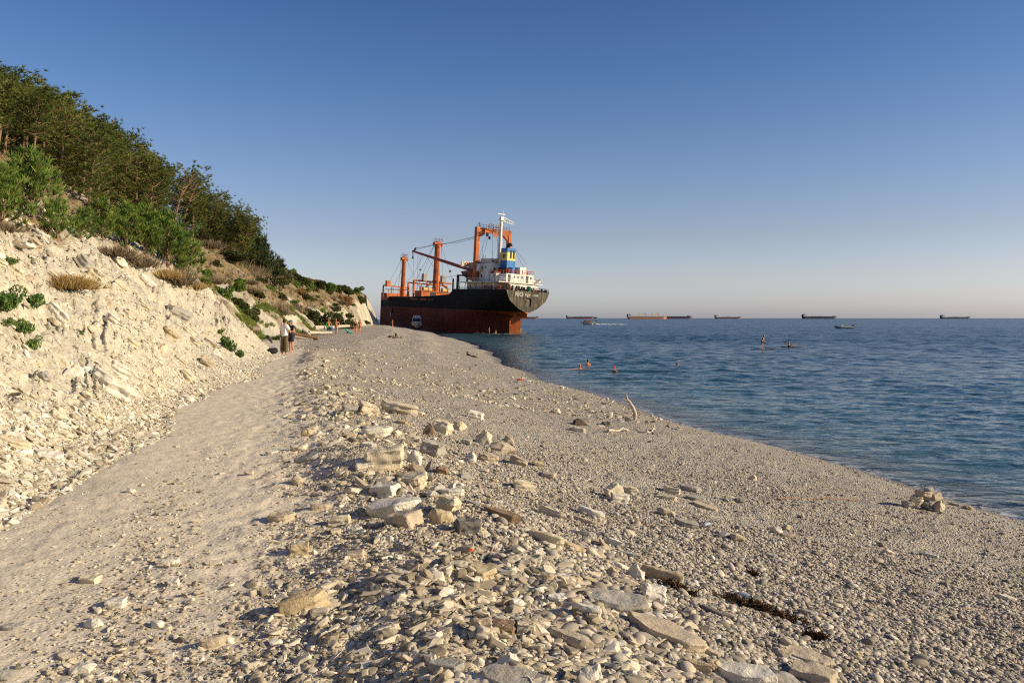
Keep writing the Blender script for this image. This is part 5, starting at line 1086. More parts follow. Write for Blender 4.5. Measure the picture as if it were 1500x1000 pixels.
 (244, 827, 34, 12, 'slab', 'pale', 'oval pale flat stone, brightest of the path', PA, 0), (312, 828, 24, 9, 'slab', 'cream', 'flat cream stone right of the oval one', PA), (132, 853, 26, 14, 'block', 'cream', 'cream stone with strong shadow', PA), (169, 890, 28, 14, 'block', 'pale', 'pale stone in the middle of the pebble strip', PA), (137, 919, 28, 12, 'boulder', 'pale', 'smooth pale cobble in the pebble strip', PA), (121, 988, 36, 20, 'boulder', 'pale', 'largest pale cobble near the bottom edge', PA),
 (99, 966, 28, 11, 'slab', 'cream', 'flat cream cobble behind the largest one', PA), (10, 996, 28, 12, 'boulder', 'grey', 'grey cobble in the bottom left corner', PA), (18, 922, 28, 10, 'slab', 'grey', 'flat grey stone at the left edge', PA), (313, 948, 38, 20, 'long', 'tan', 'tan layered slab with dark left side', PA, 28), (192, 722, 15, 9, 'boulder', 'pale', 'small pale stone in the upper pebble strip', PA), (254, 857, 16, 12, 'block', 'pale', 'little pale cube below the oval stone', PA),
 (70, 675, 36, 18, 'slab', 'pale', 'bright pale slab at the slope foot', SL, 15), (18, 655, 40, 11, 'long', 'cream', 'flat cream slab at the left edge near the slope foot', SL), (82, 464, 42, 16, 'long', 'pale', 'smooth stone log', SL, -8, (0, 4)), (176, 390, 18, 20, 'slab', 'pale', 'bright white slab standing on end', SL, 10, (62, 25)), (35, 328, 24, 9, 'slab', 'cream', 'cream slab at the top under the young pines', SL), (33, 377, 16, 26, 'long', 'pale', 'upright pale rib of rock', SL, 80, (50, 0)),
 (138, 410, 20, 16, 'block', 'cream', 'cream block right of the ochre tuft', SL), (125, 393, 24, 14, 'block', 'grey', 'grey block above the ochre tuft', SL), (177, 552, 32, 15, 'slab', 'pale', 'smooth pale slab in the lower slope', SL), (168, 579, 68, 24, 'slab', 'pale', 'broad bright slab, largest of the lower slope', SL, 12), (112, 550, 26, 24, 'shard', 'pale', 'pale pointed outcrop', SL), (64, 558, 15, 12, 'block', 'grey', 'small grey outcrop left of the pale pointed one', SL),
 (165, 475, 20, 12, 'slab', 'pale', 'tilted pale slab in mid slope', SL), (265, 471, 30, 15, 'block', 'grey', 'grey block over a dark hollow', SL), (274, 485, 28, 11, 'slab', 'cream', 'cream slab under the grey hollowed block', SL), (250, 494, 28, 12, 'slab', 'ochre', 'ochre faced slab over a dark gap', SL), (258, 452, 22, 9, 'slab', 'cream', 'cream ledge above the grey hollowed block', SL), (310, 505, 24, 7, 'long', 'cream', 'thin cream ledge over a dark slit', SL),
 (97, 448, 18, 7, 'slab', 'pale', 'small pale slab above the stone log', SL), (316, 518, 20, 11, 'shard', 'pale', 'pale pointed slab near the rill', SL), (211, 452, 22, 7, 'slab', 'cream', 'cream ledge in mid slope', SL), (214, 420, 26, 12, 'slab', 'pale', 'pale slab under the dry scrub', SL), (275, 588, 16, 10, 'block', 'pale', 'pale block where slope meets path', SL), (4, 318, 14, 12, 'boulder', 'tan', 'brown boulder at the top left edge', SL),
 (60, 345, 22, 9, 'slab', 'pale', 'pale slab below the topmost cream one', SL), (20, 400, 26, 12, 'slab', 'cream', 'cream slab between the left edge plants', SL), (195, 505, 18, 8, 'block', 'cream', 'cream stone in the middle of the lower slope', SL), (232, 530, 18, 7, 'slab', 'pale', 'pale stone in the right of the lower slope', SL), (140, 610, 24, 9, 'slab', 'cream', 'cream slab just above the path edge', SL), (95, 640, 24, 9, 'slab', 'cream', 'cream slab above the bright pale foot slab', SL)]
LAND = []
for i, rk in enumerate(ROCKS):
    px, by_, w, h, kd, col, short, where = rk[:8]
    place_rock(i, px, by_, w, h, kd, col, short + ' ' + where, None, *(rk[8:] or (None,))); LAND.append((px, by_, short, where))
# lesser stones between them
ga_ = random.Random(77); used = {}; AUTO = []
SIZES = ('small', 'little', 'modest'); KN = {'slab': 'slab', 'block': 'block', 'boulder': 'cobble', 'shard': 'splinter', 'long': 'strip'}
tries = 0
while len(AUTO) < 128 and tries < 6000:
    tries += 1
    zone = ga_.choice('rrrrrrssbl'); py = ga_.uniform(600, 995)
    if zone == 'r': px = 440 + (py - 600) * .38 + ga_.gauss(110, 95)
    elif zone == 'b': px, py = ga_.uniform(760, 1350), ga_.uniform(700, 990)
    elif zone == 's': px = ga_.uniform(0, 330); py = 340 + px * .36 + ga_.uniform(0, 1) * (310 - px * .65)
    else: px = ga_.uniform(20, 420)
    if not (0 < px < 1490): continue
    w = min(40, ga_.uniform(11, 19) * {'r': 1.3, 's': 1.2, 'b': .9, 'l': .7}[zone])
    if any(abs(px - q[0]) < (w + 14) * .7 and abs(py - q[1]) < 12 for q in LAND + AUTO): continue
    near = min(LAND, key=lambda q: (q[0] - px) ** 2 + 2.0 * (q[1] - py) ** 2); dx, dy = px - near[0], py - near[1]
    if math.hypot(dx, dy) > 120: continue
    dr = ('right of' if dx > 0 else 'left of') if abs(dx) > 1.4 * abs(dy) else ('nearer than' if dy > 0 else 'behind')
    key = (near[2], dr); n_ = used.get(key, 0)
    if n_ >= 1: continue
    used[key] = 1; kd = ga_.choice(['slab', 'block', 'boulder', 'shard', 'slab']); col = ga_.choice(['cream', 'pale', 'tan', 'grey', 'ochre'] if zone in 'rb' else ['cream', 'pale', 'cream', 'tan'])
    lab = '%s %s %s %s the %s' % (ga_.choice(SIZES), col if col != 'cream' else 'cream', KN[kd], dr, near[2]); ws = lab.split()
    if len(ws) > 16: continue
    h = w * ga_.uniform(.4, .75) * (.6 if kd == 'slab' else 1); AUTO.append((px, py)); place_rock(500 + len(AUTO), px, py, w, h, kd, col, lab, 'lesser loose stones')
# the cairn at the water's edge
cg = random.Random(5); base = at(1356, 746); Dc = math.hypot(base.x, base.y); u1 = Dc / FPX
CAIRN = [(-22, 0, 20, 9, 'slab', 'grey', 'flat grey stone at the left foot of the cairn'), (-12, 3, 22, 10, 'boulder', 'tan', 'tan cobble low on the left of the cairn'), (2, 1, 18, 10, 'boulder', 'dark', 'dark cobble at the front foot of the cairn'), (15, 0, 20, 15, 'boulder', 'cream', 'large cream cobble at the right foot of the cairn'),
         (-10, 11, 20, 8, 'slab', 'cream', 'flat cream stone on the left of the cairn, second layer'), (4, 10, 20, 10, 'boulder', 'grey', 'grey cobble in the middle of the cairn'), (14, 12, 16, 9, 'block', 'tan', 'tan stone on the right of the cairn, second layer'), (-2, 18, 24, 7, 'slab', 'tan', 'wide tan slab near the top of the cairn'), (6, 23, 14, 6, 'slab', 'grey', 'grey capstone on the very top of the cairn')]
for i, (dx, dz, w, h, kd, col, lab) in enumerate(CAIRN):
    o = link(bpy.data.objects.new('rock', rock_mesh('rock', 900 + i, kd, w * u1, w * u1 * .8, h * u1 * 1.15, ROCKM[col]))); tag(o, lab, 'rock', 'stones of the cairn')
    x = base.x + dx * u1; y = base.y + cg.uniform(-.05, .06) + (.08 if dz > 5 else 0); z0 = gz(x, y) if dz < 8 else base.z
    o.location = (x, y, z0 + (dz + h * .45) * u1 * .95); o.rotation_euler = (cg.uniform(-.15, .15), cg.uniform(-.2, .2), cg.uniform(-.6, .6))

# ---- pebbles, rubble, grit and scree: uncountable, scattered as instances
def pebble_protos(kind, mat, n=8):
    col = bpy.data.collections.new('pebble_shapes_' + kind)
    for i in range(n):
        bm = bmesh.new(); g = random.Random(i + 60)
        if kind == 'round':
            bmesh.ops.create_icosphere(bm, subdivisions=2, radius=.5)
            for v in bm.verts: v.co *= 1 + .22 * mnoise.noise(v.co * 1.7 + Vector((i * 9.1, 0, 0))) + .08 * mnoise.noise(v.co * 4 + Vector((i * 5.1, 3, 0)))
        else:
            for _ in range(13):
                v = Vector((g.uniform(-1, 1), g.uniform(-1, 1), g.uniform(-1, 1))); v = v / max(abs(c) for c in v) * g.uniform(.75, 1); bm.verts.new(v * .5)
            r_ = bmesh.ops.convex_hull(bm, input=bm.verts); bmesh.ops.delete(bm, geom=list({e for e in r_['geom_interior'] + r_['geom_unused'] if isinstance(e, bmesh.types.BMVert)}), context='VERTS')
            bmesh.ops.bevel(bm, geom=list(bm.edges), offset=.05, segments=1, affect='EDGES'); bmesh.ops.triangulate(bm, faces=bm.faces); bmesh.ops.subdivide_edges(bm, edges=[e for e in bm.edges if e.calc_length() > .3], cuts=1); bmesh.ops.triangulate(bm, faces=bm.faces); bm.normal_update()
            for v in bm.verts: v.co += v.normal * .07 * mnoise.fractal(v.co * 2.5 + Vector((i * 7.7, 0, 0)), .8, 2.1, 4)
        me = bpy.data.meshes.new('pebble'); bm.to_mesh(me); bm.free()
        me.polygons.foreach_set('use_smooth', [True] * len(me.polygons))
        if kind != 'round': me.set_sharp_from_angle(angle=R(30))
        me.materials.append(mat); col.objects.link(bpy.data.objects.new('pebble', me))
    return col

def pebble_mat(name, stops):
    m, nt, b = new_mat(name); L = nt.links.new
    a = N(nt, 'ShaderNodeAttribute', attribute_name='tint', attribute_type='INSTANCER')
    tcn = N(nt, 'ShaderNodeTexCoord'); n = N(nt, 'ShaderNodeTexNoise'); n.inputs['Scale'].default_value = 3; n.inputs['Detail'].default_value = 4; L(tcn.outputs['Object'], n.inputs[0])
    c = ramp(nt, stops, a.outputs['Fac']).outputs[0]
    c = mixc(nt, .35, c, ramp(nt, [(.3, (.55, .55, .55)), (.7, (1, 1, 1))], n.outputs[0]).outputs[0], 'MULTIPLY')
    L(c, b.inputs['Base Color']); b.inputs['Roughness'].default_value = .85; b.inputs['Specular IOR Level'].default_value = .2; return m

def scatter(name, label, col, x, y, size, flat, seed, sinkf=.12, align=.7):
    g = np.random.default_rng(seed); n = len(x); z = ground(x, y)
    e = .12; gx = (ground(x + e, y) - ground(x - e, y)) / (2 * e); gy = (ground(x, y + e) - ground(x, y - e)) / (2 * e)
    sc = np.stack([size * g.uniform(.8, 1.35, n), size * g.uniform(.6, 1.0, n), size * flat * g.uniform(.6, 1.2, n)], 1)
    rot = np.stack([np.arctan(gy) * align + g.normal(0, .28, n), -np.arctan(gx) * align + g.normal(0, .28, n), g.uniform(0, 6.28, n)], 1)
    me = bpy.data.meshes.new(name); me.vertices.add(n); me.vertices.foreach_set('co', np.stack([x, y, z + sc[:, 2] * (.5 - sinkf - .15)], 1).astype(np.float32).ravel())
    # yaw must come last for a ground-aligned tilt: fold it in by an explicit euler of Rz then tilt
    set_attr(me, 'yaw', np.stack([np.zeros(n), np.zeros(n), rot[:, 2]], 1), 'FLOAT_VECTOR'); set_attr(me, 'tiltv', np.stack([rot[:, 0], rot[:, 1], np.zeros(n)], 1), 'FLOAT_VECTOR')
    set_attr(me, 'scl', sc, 'FLOAT_VECTOR'); set_attr(me, 'tint', g.uniform(0, 1, n)); set_attr(me, 'pick', g.integers(0, len(col.objects), n), 'INT')
    o = link(bpy.data.objects.new(name, me)); tag(o, label, name.replace('_', ' '), kind='stuff')
    ng = bpy.data.node_groups.new(name + '_scatter', 'GeometryNodeTree'); ng.interface.new_socket('Geometry', in_out='INPUT', socket_type='NodeSocketGeometry'); ng.interface.new_socket('Geometry', in_out='OUTPUT', socket_type='NodeSocketGeometry')
    gi, go = ng.nodes.new('NodeGroupInput'), ng.nodes.new('NodeGroupOutput'); ip = ng.nodes.new('GeometryNodeInstanceOnPoints'); ci = ng.nodes.new('GeometryNodeCollectionInfo')
    ci.inputs['Collection'].default_value = col; ci.inputs['Separate Children'].default_value = True; ci.inputs['Reset Children'].default_value = True
    def attr(nm, ty):
        q = ng.nodes.new('GeometryNodeInputNamedAttribute'); q.data_type = ty; q.inputs[0].default_value = nm; return next(s for s in q.outputs if s.enabled and s.name == 'Attribute')
    e1 = ng.nodes.new('FunctionNodeEulerToRotation'); e2 = ng.nodes.new('FunctionNodeEulerToRotation'); rr = ng.nodes.new('FunctionNodeRotateRotation')
    ng.links.new(attr('tiltv', 'FLOAT_VECTOR'), e1.inputs[0]); ng.links.new(attr('yaw', 'FLOAT_VECTOR'), e2.inputs[0]); ng.links.new(e2.outputs[0], rr.inputs[0]); ng.links.new(e1.outputs[0], rr.inputs[1])
    ng.links.new(gi.outputs[0], ip.inputs['Points']); ng.links.new(ci.outputs[0], ip.inputs['Instance']); ip.inputs['Pick Instance'].default_value = True
    ng.links.new(attr('pick', 'INT'), ip.inputs['Instance Index']); ng.links.new(rr.outputs[0], ip.inputs['Rotation']); ng.links.new(attr('scl', 'FLOAT_VECTOR'), ip.inputs['Scale']); ng.links.new(ip.outputs[0], go.inputs[0])
    md = o.modifiers.new('scatter', 'NODES'); md.node_group = ng; return o

def sample(n, rmin, rmax, seed, p=1.0, a0=-35, a1=36):
    """points of the view wedge, dense near by"""
    g = np.random.default_rng(seed); a = np.radians(g.uniform(a0, a1, n)); q = g.uniform(0, 1, n)
    r = (rmin ** -p + q * (rmax ** -p - rmin ** -p)) ** (-1 / p); return r * np.sin(a), r * np.cos(a), r, g
MP_BEACH = pebble_mat('beach_pebble_stone', [(0, (.17, .15, .12)), (.25, (.30, .26, .20)), (.6, (.44, .38, .29)), (.88, (.54, .475, .37)), (1, (.68, .62, .52))])
MP_RIDGE = pebble_mat('ridge_rubble_stone', [(0, (.24, .20, .14)), (.3, (.40, .335, .23)), (.65, (.54, .465, .335)), (.9, (.65, .58, .44)), (1, (.72, .67, .55))])
MP_SLOPE = pebble_mat('slope_scree_stone', [(0, (.32, .27, .18)), (.3, (.46, .40, .29)), (.7, (.60, .545, .42)), (1, (.72, .69, .60))])
PB, PR, PS = pebble_protos('round', MP_BEACH), pebble_protos('angular', MP_RIDGE), pebble_protos('scree', MP_SLOPE)
def pxsize(s, r): return s * FPX / r
# beach
x, y, r, g = sample(560000, 2.6, 34, 61, .75); u, d = zones(x, y); db = x - _smooth(_berm, y)
s = np.exp(g.normal(np.log(.022), .45, len(x))) * (1 + .35 * fbm(x * .35, y * .35, 3, 903)); ok = (u > .15) & (db > .5 + .9 * g.uniform(0, 1, len(x)) + .5 * fbm(x * .8, y * .8, 2, 5)) & (pxsize(s, r) > 2.0) & (g.uniform(0, 1, len(x)) < .62 + .7 * fbm(x * .45, y * .45, 3, 905))
scatter('beach_pebbles', 'rounded grey and cream pebbles covering the beach down to the water', PB, x[ok], y[ok], s[ok], .55, 1)
print('beach pebbles', ok.sum())
# bigger stones of the far beach
x, y, r, g = sample(42000, 24, 170, 66, .35, -27, 12); u, d = zones(x, y)
s = np.exp(g.normal(np.log(.075), .5, len(x))); ok = (u > .8) & (d < .4) & (np.abs(x - _smooth(_path, y)) > np.where(y < 60, 1.3, .0)) & (pxsize(s, r) > 1.8) & (s < .3) & (g.uniform(0, 1, len(x)) < .22 + .9 * np.maximum(0, fbm(x * .25, y * .25, 3, 915)))
scatter('far_shingle', 'larger pale stones lying over the far beach', PR, x[ok], y[ok], s[ok], .5, 6)
# ridge
x, y, r, g = sample(360000, 2.0, 46, 62, .55, -36, 20); u, d = zones(x, y); db = x - _smooth(_berm, y); dp = np.abs(x - _smooth(_path, y))
s = np.exp(g.normal(np.log(.019), .62, len(x))); ok = (d < .2) & (db > -1.15 - .5 * fbm(x, y, 2, 4)) & (db < 2.6) & (s < .10) & (pxsize(s, r) > 1.8) & (g.uniform(0, 1, len(x)) < np.exp(-(np.where(db > 0, db / 1.9, db / .95)) ** 2) * (.50 + 1.2 * fbm(x * .9, y * .9, 3, 907)))
x2, y2, r2, g2 = sample(30000, 2.8, 30, 67, .12, -34, 14); db2 = x2 - _smooth(_berm, y2); s2 = np.exp(g2.normal(np.log(.088), .5, len(x2)))
k2 = (s2 < .30) & (pxsize(s2, r2) > 5) & (pxsize(s2, r2) < 36) & (g2.uniform(0, 1, len(x2)) < 1.0 * np.exp(-(np.where(db2 > .5, (db2 - .6) / 1.0, (db2 - .6) / .8)) ** 2) * sstep(-.25, .15, fbm(x2 * .6, y2 * .6, 3, 919)))
scatter('ridge_rubble', 'angular limestone rubble covering the ridge between path and beach', PR, np.concatenate([x[ok], x2[k2]]), np.concatenate([y[ok], y2[k2]]), np.concatenate([s[ok], s2[k2]]), .45, 2, .2)
print('ridge', ok.sum())
# path grit
x, y, r, g = sample(160000, 2.2, 42, 63, .7, -36, 8); u, d = zones(x, y); dp = np.abs(x - _smooth(_path, y)); db = x - _smooth(_berm, y)
strip = np.exp(-((x - _smooth(_path, y) - .15 - .5 * fbm(x * 0 + 1, y * .25, 2, 8)) / .45) ** 2)
s = np.exp(g.normal(np.log(.0135), .52, len(x))) * (1 + .5 * strip); ok = (db < -.3) & (d < .5) & (pxsize(s, r) > 1.9) & (g.uniform(0, 1, len(x)) < .09 + .32 * strip * sstep(14, 6, y) + .25 * np.maximum(0, fbm(x * .9, y * .9, 3, 909)) + .4 * sstep(-.8, .3, d))
scatter('path_gravel', 'loose gravel strewn over the trodden path', PR, x[ok], y[ok], s[ok], .5, 3)
print('path', ok.sum())
# scree
g = np.random.default_rng(64); n = 260000; px = g.uniform(-30, 420, n); rr_ = np.exp(g.uniform(np.log(5.5), np.log(60), n)); x = (px - 750) / FPX * rr_; y = rr_ * 1.0; u, d = zones(x, y); r = np.hypot(x, y)
s = np.exp(g.normal(np.log(.040), .62, n)); ok = (d > -.2) & (d < 9) & (s < .2) & (pxsize(s, r) > 2.2) & (g.uniform(0, 1, n) < .09 + .6 * np.maximum(0, fbm(x * .5, y * .5, 3, 911)) + .4 * np.exp(-((d - .3) / .6) ** 2))
scatter('slope_scree', 'pale angular scree lying on the crumbling slope', PS, x[ok], y[ok], s[ok], .5, 4, .22, .95)
print('scree', ok.sum())

# ------------------------------------------------------------------ people
SKIN = {'tan': simple('tanned_skin', (.50, .25, .13), .55, .06, 8), 'fair': simple('fair_skin', (.60, .36, .23), .55, .06, 8), 'deep': simple('sunburnt_skin', (.50, .20, .09), .55, .06, 8)}
CL = {'white': simple('white_cotton', (.72, .71, .70), .9, .05, 20, bump=.3), 'olive': simple('olive_brown_cloth', (.12, .085, .045), .9, .15, 14, bump=.3), 'navy': simple('navy_cotton', (.018, .020, .035), .9, .1, 14, bump=.3), 'black': simple('black_cloth', (.012, .012, .014), .85, .1, 14),
      'blue': simple('blue_cloth', (.05, .12, .30), .85, .1, 14), 'green': simple('green_cloth', (.03, .26, .08), .85, .15, 14), 'teal': simple('teal_cloth', (.02, .42, .36), .85, .1, 14), 'red': simple('red_cloth', (.60, .03, .02), .8, .1, 14), 'yellow': simple('yellow_cloth', (.75, .50, .04), .8, .1, 14), 'pink': simple('pale_swimsuit', (.72, .62, .60), .8, .1, 14)}
HAIR = {'black': simple('black_hair', (.012, .010, .009), .6, .2, 30), 'brown': simple('brown_hair', (.07, .04, .02), .6, .2, 30), 'blond': simple('blond_hair', (.50, .33, .10), .6, .2, 30)}
EYE = simple('dark_eyes', (.02, .015, .012), .3, .1, 10)
BASE = dict(pelvis=(0, 0, .95, .135, .10), waist=(0, 0, 1.10, .125, .09), chest=(0, .01, 1.30, .155, .11), neck0=(0, .01, 1.46, .065, .06), neck=(0, -.01, 1.54, .052, .052),
            sL=(.185, .01, 1.42, .055, .055), eL=(.235, .03, 1.14, .041, .041), wL=(.24, -.05, .90, .028, .024), hL=(.24, -.07, .83, .040, .018), sR=(-.185, .01, 1.42, .055, .055), eR=(-.235, .03, 1.14, .041, .041), wR=(-.24, -.05, .90, .028, .024), hR=(-.24, -.07, .83, .040, .018),
            tL=(.09, 0, .88, .088, .088), kL=(.10, -.015, .49, .055, .058), aL=(.10, .025, .09, .036, .042), fL=(.115, -.13, .035, .040, .03), tR=(-.09, 0, .88, .088, .088), kR=(-.10, -.015, .49, .055, .058), aR=(-.10, .025, .09, .036, .042), fR=(-.115, -.13, .035, .040, .03))
BONES = [('pelvis', 'waist'), ('waist', 'chest'), ('chest', 'neck0'), ('neck0', 'neck'), ('pelvis', 'tL'), ('tL', 'kL'), ('kL', 'aL'), ('aL', 'fL'), ('pelvis', 'tR'), ('tR', 'kR'), ('kR', 'aR'), ('aR', 'fR'),
         ('chest', 'sL'), ('sL', 'eL'), ('eL', 'wL'), ('wL', 'hL'), ('chest', 'sR'), ('sR', 'eR'), ('eR', 'wR'), ('wR', 'hR')]
def skin_mesh(name, J, bones, mat, grow=0.0, sub=2):
    names = []
    for a, b in bones:
        for q in (a, b):
            if q not in names: names.append(q)
    me = bpy.data.meshes.new(name); me.from_pydata([J[q][:3] for q in names], [(names.index(a), names.index(b)) for a, b in bones], []); me.update()
    o = bpy.data.objects.new(name + '_rig', me); COL.objects.link(o); o.modifiers.new('skin', 'SKIN'); sm = o.modifiers.new('sub', 'SUBSURF'); sm.levels = sub; sm.render_levels = sub
    for i, q in enumerate(names):
        s = me.skin_vertices[0].data[i]; s.radius = (J[q][3] + grow, J[q][4] + grow); s.use_root = (i == 0)
    dg = bpy.context.evaluated_depsgraph_get(); out = bpy.data.meshes.new_from_object(o.evaluated_get(dg)); bpy.data.objects.remove(o)
    out.name = name; out.materials.clear(); out.materials.append(mat); out.polygons.foreach_set('use_smooth', [True] * len(out.polygons)); return out

def person(loc, rz, label, pose=None, skin='tan', hair='brown', clothes=(), h=1.75, head=(0, -.02, .11), look=0.0, long_hair=False, cap=None, group=None, fine=False):
    J = dict(BASE)
    for k_, v_ in (pose or {}).items(): J[k_] = tuple(v_) + J[k_][3:]
    root = empty('person', loc, rz); root.scale = (h / 1.75,) * 3; tag(root, label, 'person', group)
    me = skin_mesh('body', J, BONES, SKIN[skin]); hc = Vector(J['neck'][:3]) + Vector(head)
    rl = Matrix.Rotation(look, 3, 'Z'); mb = MB()
    def hd(p): return hc + rl @ Vector(p)
    mb.ellipsoid(hc + Vector((0, .012, .02)), (.076, .092, .098), 14, 10, rl); mb.ellipsoid(hd((0, -.025, -.045)), (.055, .06, .065), 12, 8, rl)     # skull and jaw
    mb.tube([hd((0, -.075, .012)), hd((0, -.112, -.022)), hd((0, -.085, -.03))], [.008, .016, .01], 6)                                           # nose
    for sg in (1, -1): mb.ellipsoid(hd((sg * .078, .012, -.01)), (.012, .022, .034), 8, 6, rl)                                                     # ears
    mb.ellipsoid(hd((0, -.078, -.062)), (.026, .012, .009), 8, 5, rl)                                                                             # mouth
    for s_ in 'LR':                                                                                                                               # five fingers on each palm
        w_, p_ = Vector(J['w' + s_][:3]), Vector(J['h' + s_][:3]); d = (p_ - w_).normalized(); sd = d.cross(Vector((0, 1, 0))); sd = sd.normalized() if sd.length > .1 else Vector((1, 0, 0)); nn = d.cross(sd)
        for q, (off, ln) in enumerate(((-.027, .066), (-.009, .080), (.009, .076), (.027, .060))):
            a_ = p_ + d * .015 + sd * off; mb.tube([a_, a_ + d * ln * .55 + nn * .004, a_ + d * ln * .85 + nn * .022], [.0095, .0085, .0065], 6)
        a_ = p_ - d * .04 + sd * -.034; mb.tube([a_, a_ + d * .03 - sd * .022 + nn * .01, a_ + d * .06 - sd * .026 + nn * .02], [.012, .010, .007], 6)
    hm = mb.mesh('head', SKIN[skin], True); bm = bmesh.new(); bm.from_mesh(me); bm.from_mesh(hm); bm.to_mesh(me); bm.free(); bpy.data.meshes.remove(hm)
    me.polygons.foreach_set('use_smooth', [True] * len(me.polygons)); body = link(bpy.data.objects.new('body', me), root)
    m = MB()
    for sg in (1, -1): m.ellipsoid(hd((sg * .032, -.083, .018)), (.014, .008, .008), 6, 5, rl)
    m.build('eyes', EYE, root, True)
    m = MB(); m.ellipsoid(hd((0, .026, .040)), (.086, .092, .092), 14, 9, rl); m.ellipsoid(hd((0, .07, -.01)), (.07, .045, .07), 10, 7, rl)
    if long_hair: m.ellipsoid(hd((0, .085, -.10)), (.075, .035, .15), 10, 7, rl)
    m.build('hair', HAIR[hair], root, True)
    if cap:
        m = MB(); m.ellipsoid(hd((0, .018, .062)), (.092, .105, .080), 14, 8, rl); m.box(hd((0, -.12, .055)), (.13, .10, .012), rl); m.build('cap', CL[cap], root, True)
    for nm, bones, col, grow, ov in clothes:
        J2 = dict(J)
        for k_, v_ in ov.items():
            if isinstance(v_, (int, float)): J2[k_] = J[k_][:3] + (J[k_][3] + v_, J[k_][4] + v_)
            else: a_, b_, f_, r_ = v_; J2[k_] = tuple(Vector(J[a_][:3]).lerp(Vector(J[b_][:3]), f_)) + (r_, r_)
        link(bpy.data.objects.new(nm, skin_mesh(nm, J2, bones, CL[col], grow)), root)
    return root
TORSO = [('pelvis', 'waist'), ('waist', 'chest'), ('chest', 'neck0')]
def shirt(col, sleeve=.62, grow=.022): return ('shirt', [('hem', 'pelvis')] + TORSO + [('chest', 'sL'), ('sL', 'cuffL'), ('chest', 'sR'), ('sR', 'cuffR')], col, grow, {'hem': ('pelvis', 'waist', -.75, .145), 'cuffL': ('sL', 'eL', sleeve, .062), 'cuffR': ('sR', 'eR', sleeve, .062), 'neck0': -.02})
def trousers(col, wide=.035): return ('trousers', [('pelvis', 'tL'), ('tL', 'kL'), ('kL', 'endL'), ('pelvis', 'tR'), ('tR', 'kR'), ('kR', 'endR')], col, .015, {'kL': wide, 'kR': wide, 'endL': ('kL', 'aL', .93, .08), 'endR': ('kR', 'aR', .93, .08)})
def shorts(col, f=.75, r_=.085): return ('shorts', [('pelvis', 'tL'), ('tL', 'endL'), ('pelvis', 'tR'), ('tR', 'endR')], col, .014, {'endL': ('tL', 'kL', f, r_), 'endR': ('tR', 'kR', f, r_)})
def trunks(col): return ('swim_trunks', [('pelvis', 'tL'), ('tL', 'endL'), ('pelvis', 'tR'), ('tR', 'endR')], col, .012, {'endL': ('tL', 'kL', .42, .085), 'endR': ('tR', 'kR', .42, .085)})
def briefs(col): return ('swim_briefs', [('pelvis', 'tL'), ('pelvis', 'tR'), ('top', 'pelvis')], col, .010, {'top': ('pelvis', 'waist', .3, .125)})
def bikini(col): return ('bikini_top', [('a', 'b')], col, .004, {'a': ('chest', 'waist', .25, .15), 'b': ('chest', 'waist', -.05, .15)})

# the couple in conversation on the path
P1 = at(417, 520)
person(P1, R(150), 'man in loose white shirt and olive trousers talking on the path, seen from behind',
       dict(eR=(-.28, -.10, 1.15), wR=(-.12, -.30, 1.10), hR=(-.05, -.34, 1.11), kL=(.12, .02, .49), aL=(.13, .05, .09), fL=(.16, -.10, .035)), 'tan', 'black', [shirt('white', .75, .034), trousers('olive', .045)], 1.80, look=.3, group=None)
P2 = at(426.5, 516)
person(P2, R(-28), 'man in navy shirt, dark shorts and blue cap facing the camera on the path',
       dict(eL=(.28, -.06, 1.17), wL=(.10, -.26, 1.14), hL=(.03, -.30, 1.15), eR=(-.27, -.08, 1.16), wR=(-.10, -.27, 1.10), hR=(-.03, -.30, 1.11)), 'tan', 'brown', [shirt('navy', .55, .03), shorts('navy', .85)], 1.72, cap='blue', look=-.2)
bg = at(399, 518); bo_ = empty('bag', bg, .3); tag(bo_, 'black soft bag lying on the path left of the couple', 'bag')
m = MB(); m.ellipsoid((0, 0, .12), (.26, .17, .15), 14, 9); m.ellipsoid((.12, -.03, .2), (.12, .12, .08), 10, 7); m.build('pouch', CL['black'], bo_, True); MB().tube([(-.2, 0, .18), (-.1, -.12, .3), (.12, -.1, .3), (.2, 0, .18)], .015, 6).build('strap', CL['black'], bo_)
bt_ = empty('bottle', at(402.5, 517)); tag(bt_, 'clear white bottle standing beside the black bag', 'bottle'); MB().tube([(0, 0, 0), (0, 0, .2), (0, 0, .26), (0, 0, .32)], [.05, .05, .025, .022], 10).build('body', CL['white'], bt_, True); MB().tube([(0, 0, .32), (0, 0, .35)], .027, 8).build('cap', CL['blue'], bt_)

# bathers under the cliff
walk = dict(kL=(.10, -.14, .50), aL=(.10, -.08, .10), fL=(.11, -.24, .06), kR=(-.10, .06, .49), aR=(-.10, .20, .12), fR=(-.11, .08, .03))
P = at(481.5, 491.5); person(P, R(8), 'bather with green towel and blue bag walking, first from the left', dict(walk, eL=(.28, .05, 1.16), wL=(.30, -.12, .98), hL=(.30, -.15, .92)), 'deep', 'brown', [shorts('green', .8, .10), ('towel', [('sR', 'eR'), ('eR', 'wR')], 'green', .04, {})], 1.72, group='bathers under the cliff')
b2 = empty('bag', P + Vector((.34, -.14, .72)), .2); tag(b2, 'blue bag held by the bather with the green towel', 'bag'); MB().ellipsoid((0, 0, 0), (.17, .1, .2), 12, 8).build('pouch', CL['blue'], b2, True); MB().tube([(-.1, 0, .15), (0, 0, .3), (.1, 0, .15)], .012, 6).build('strap', CL['blue'], b2)
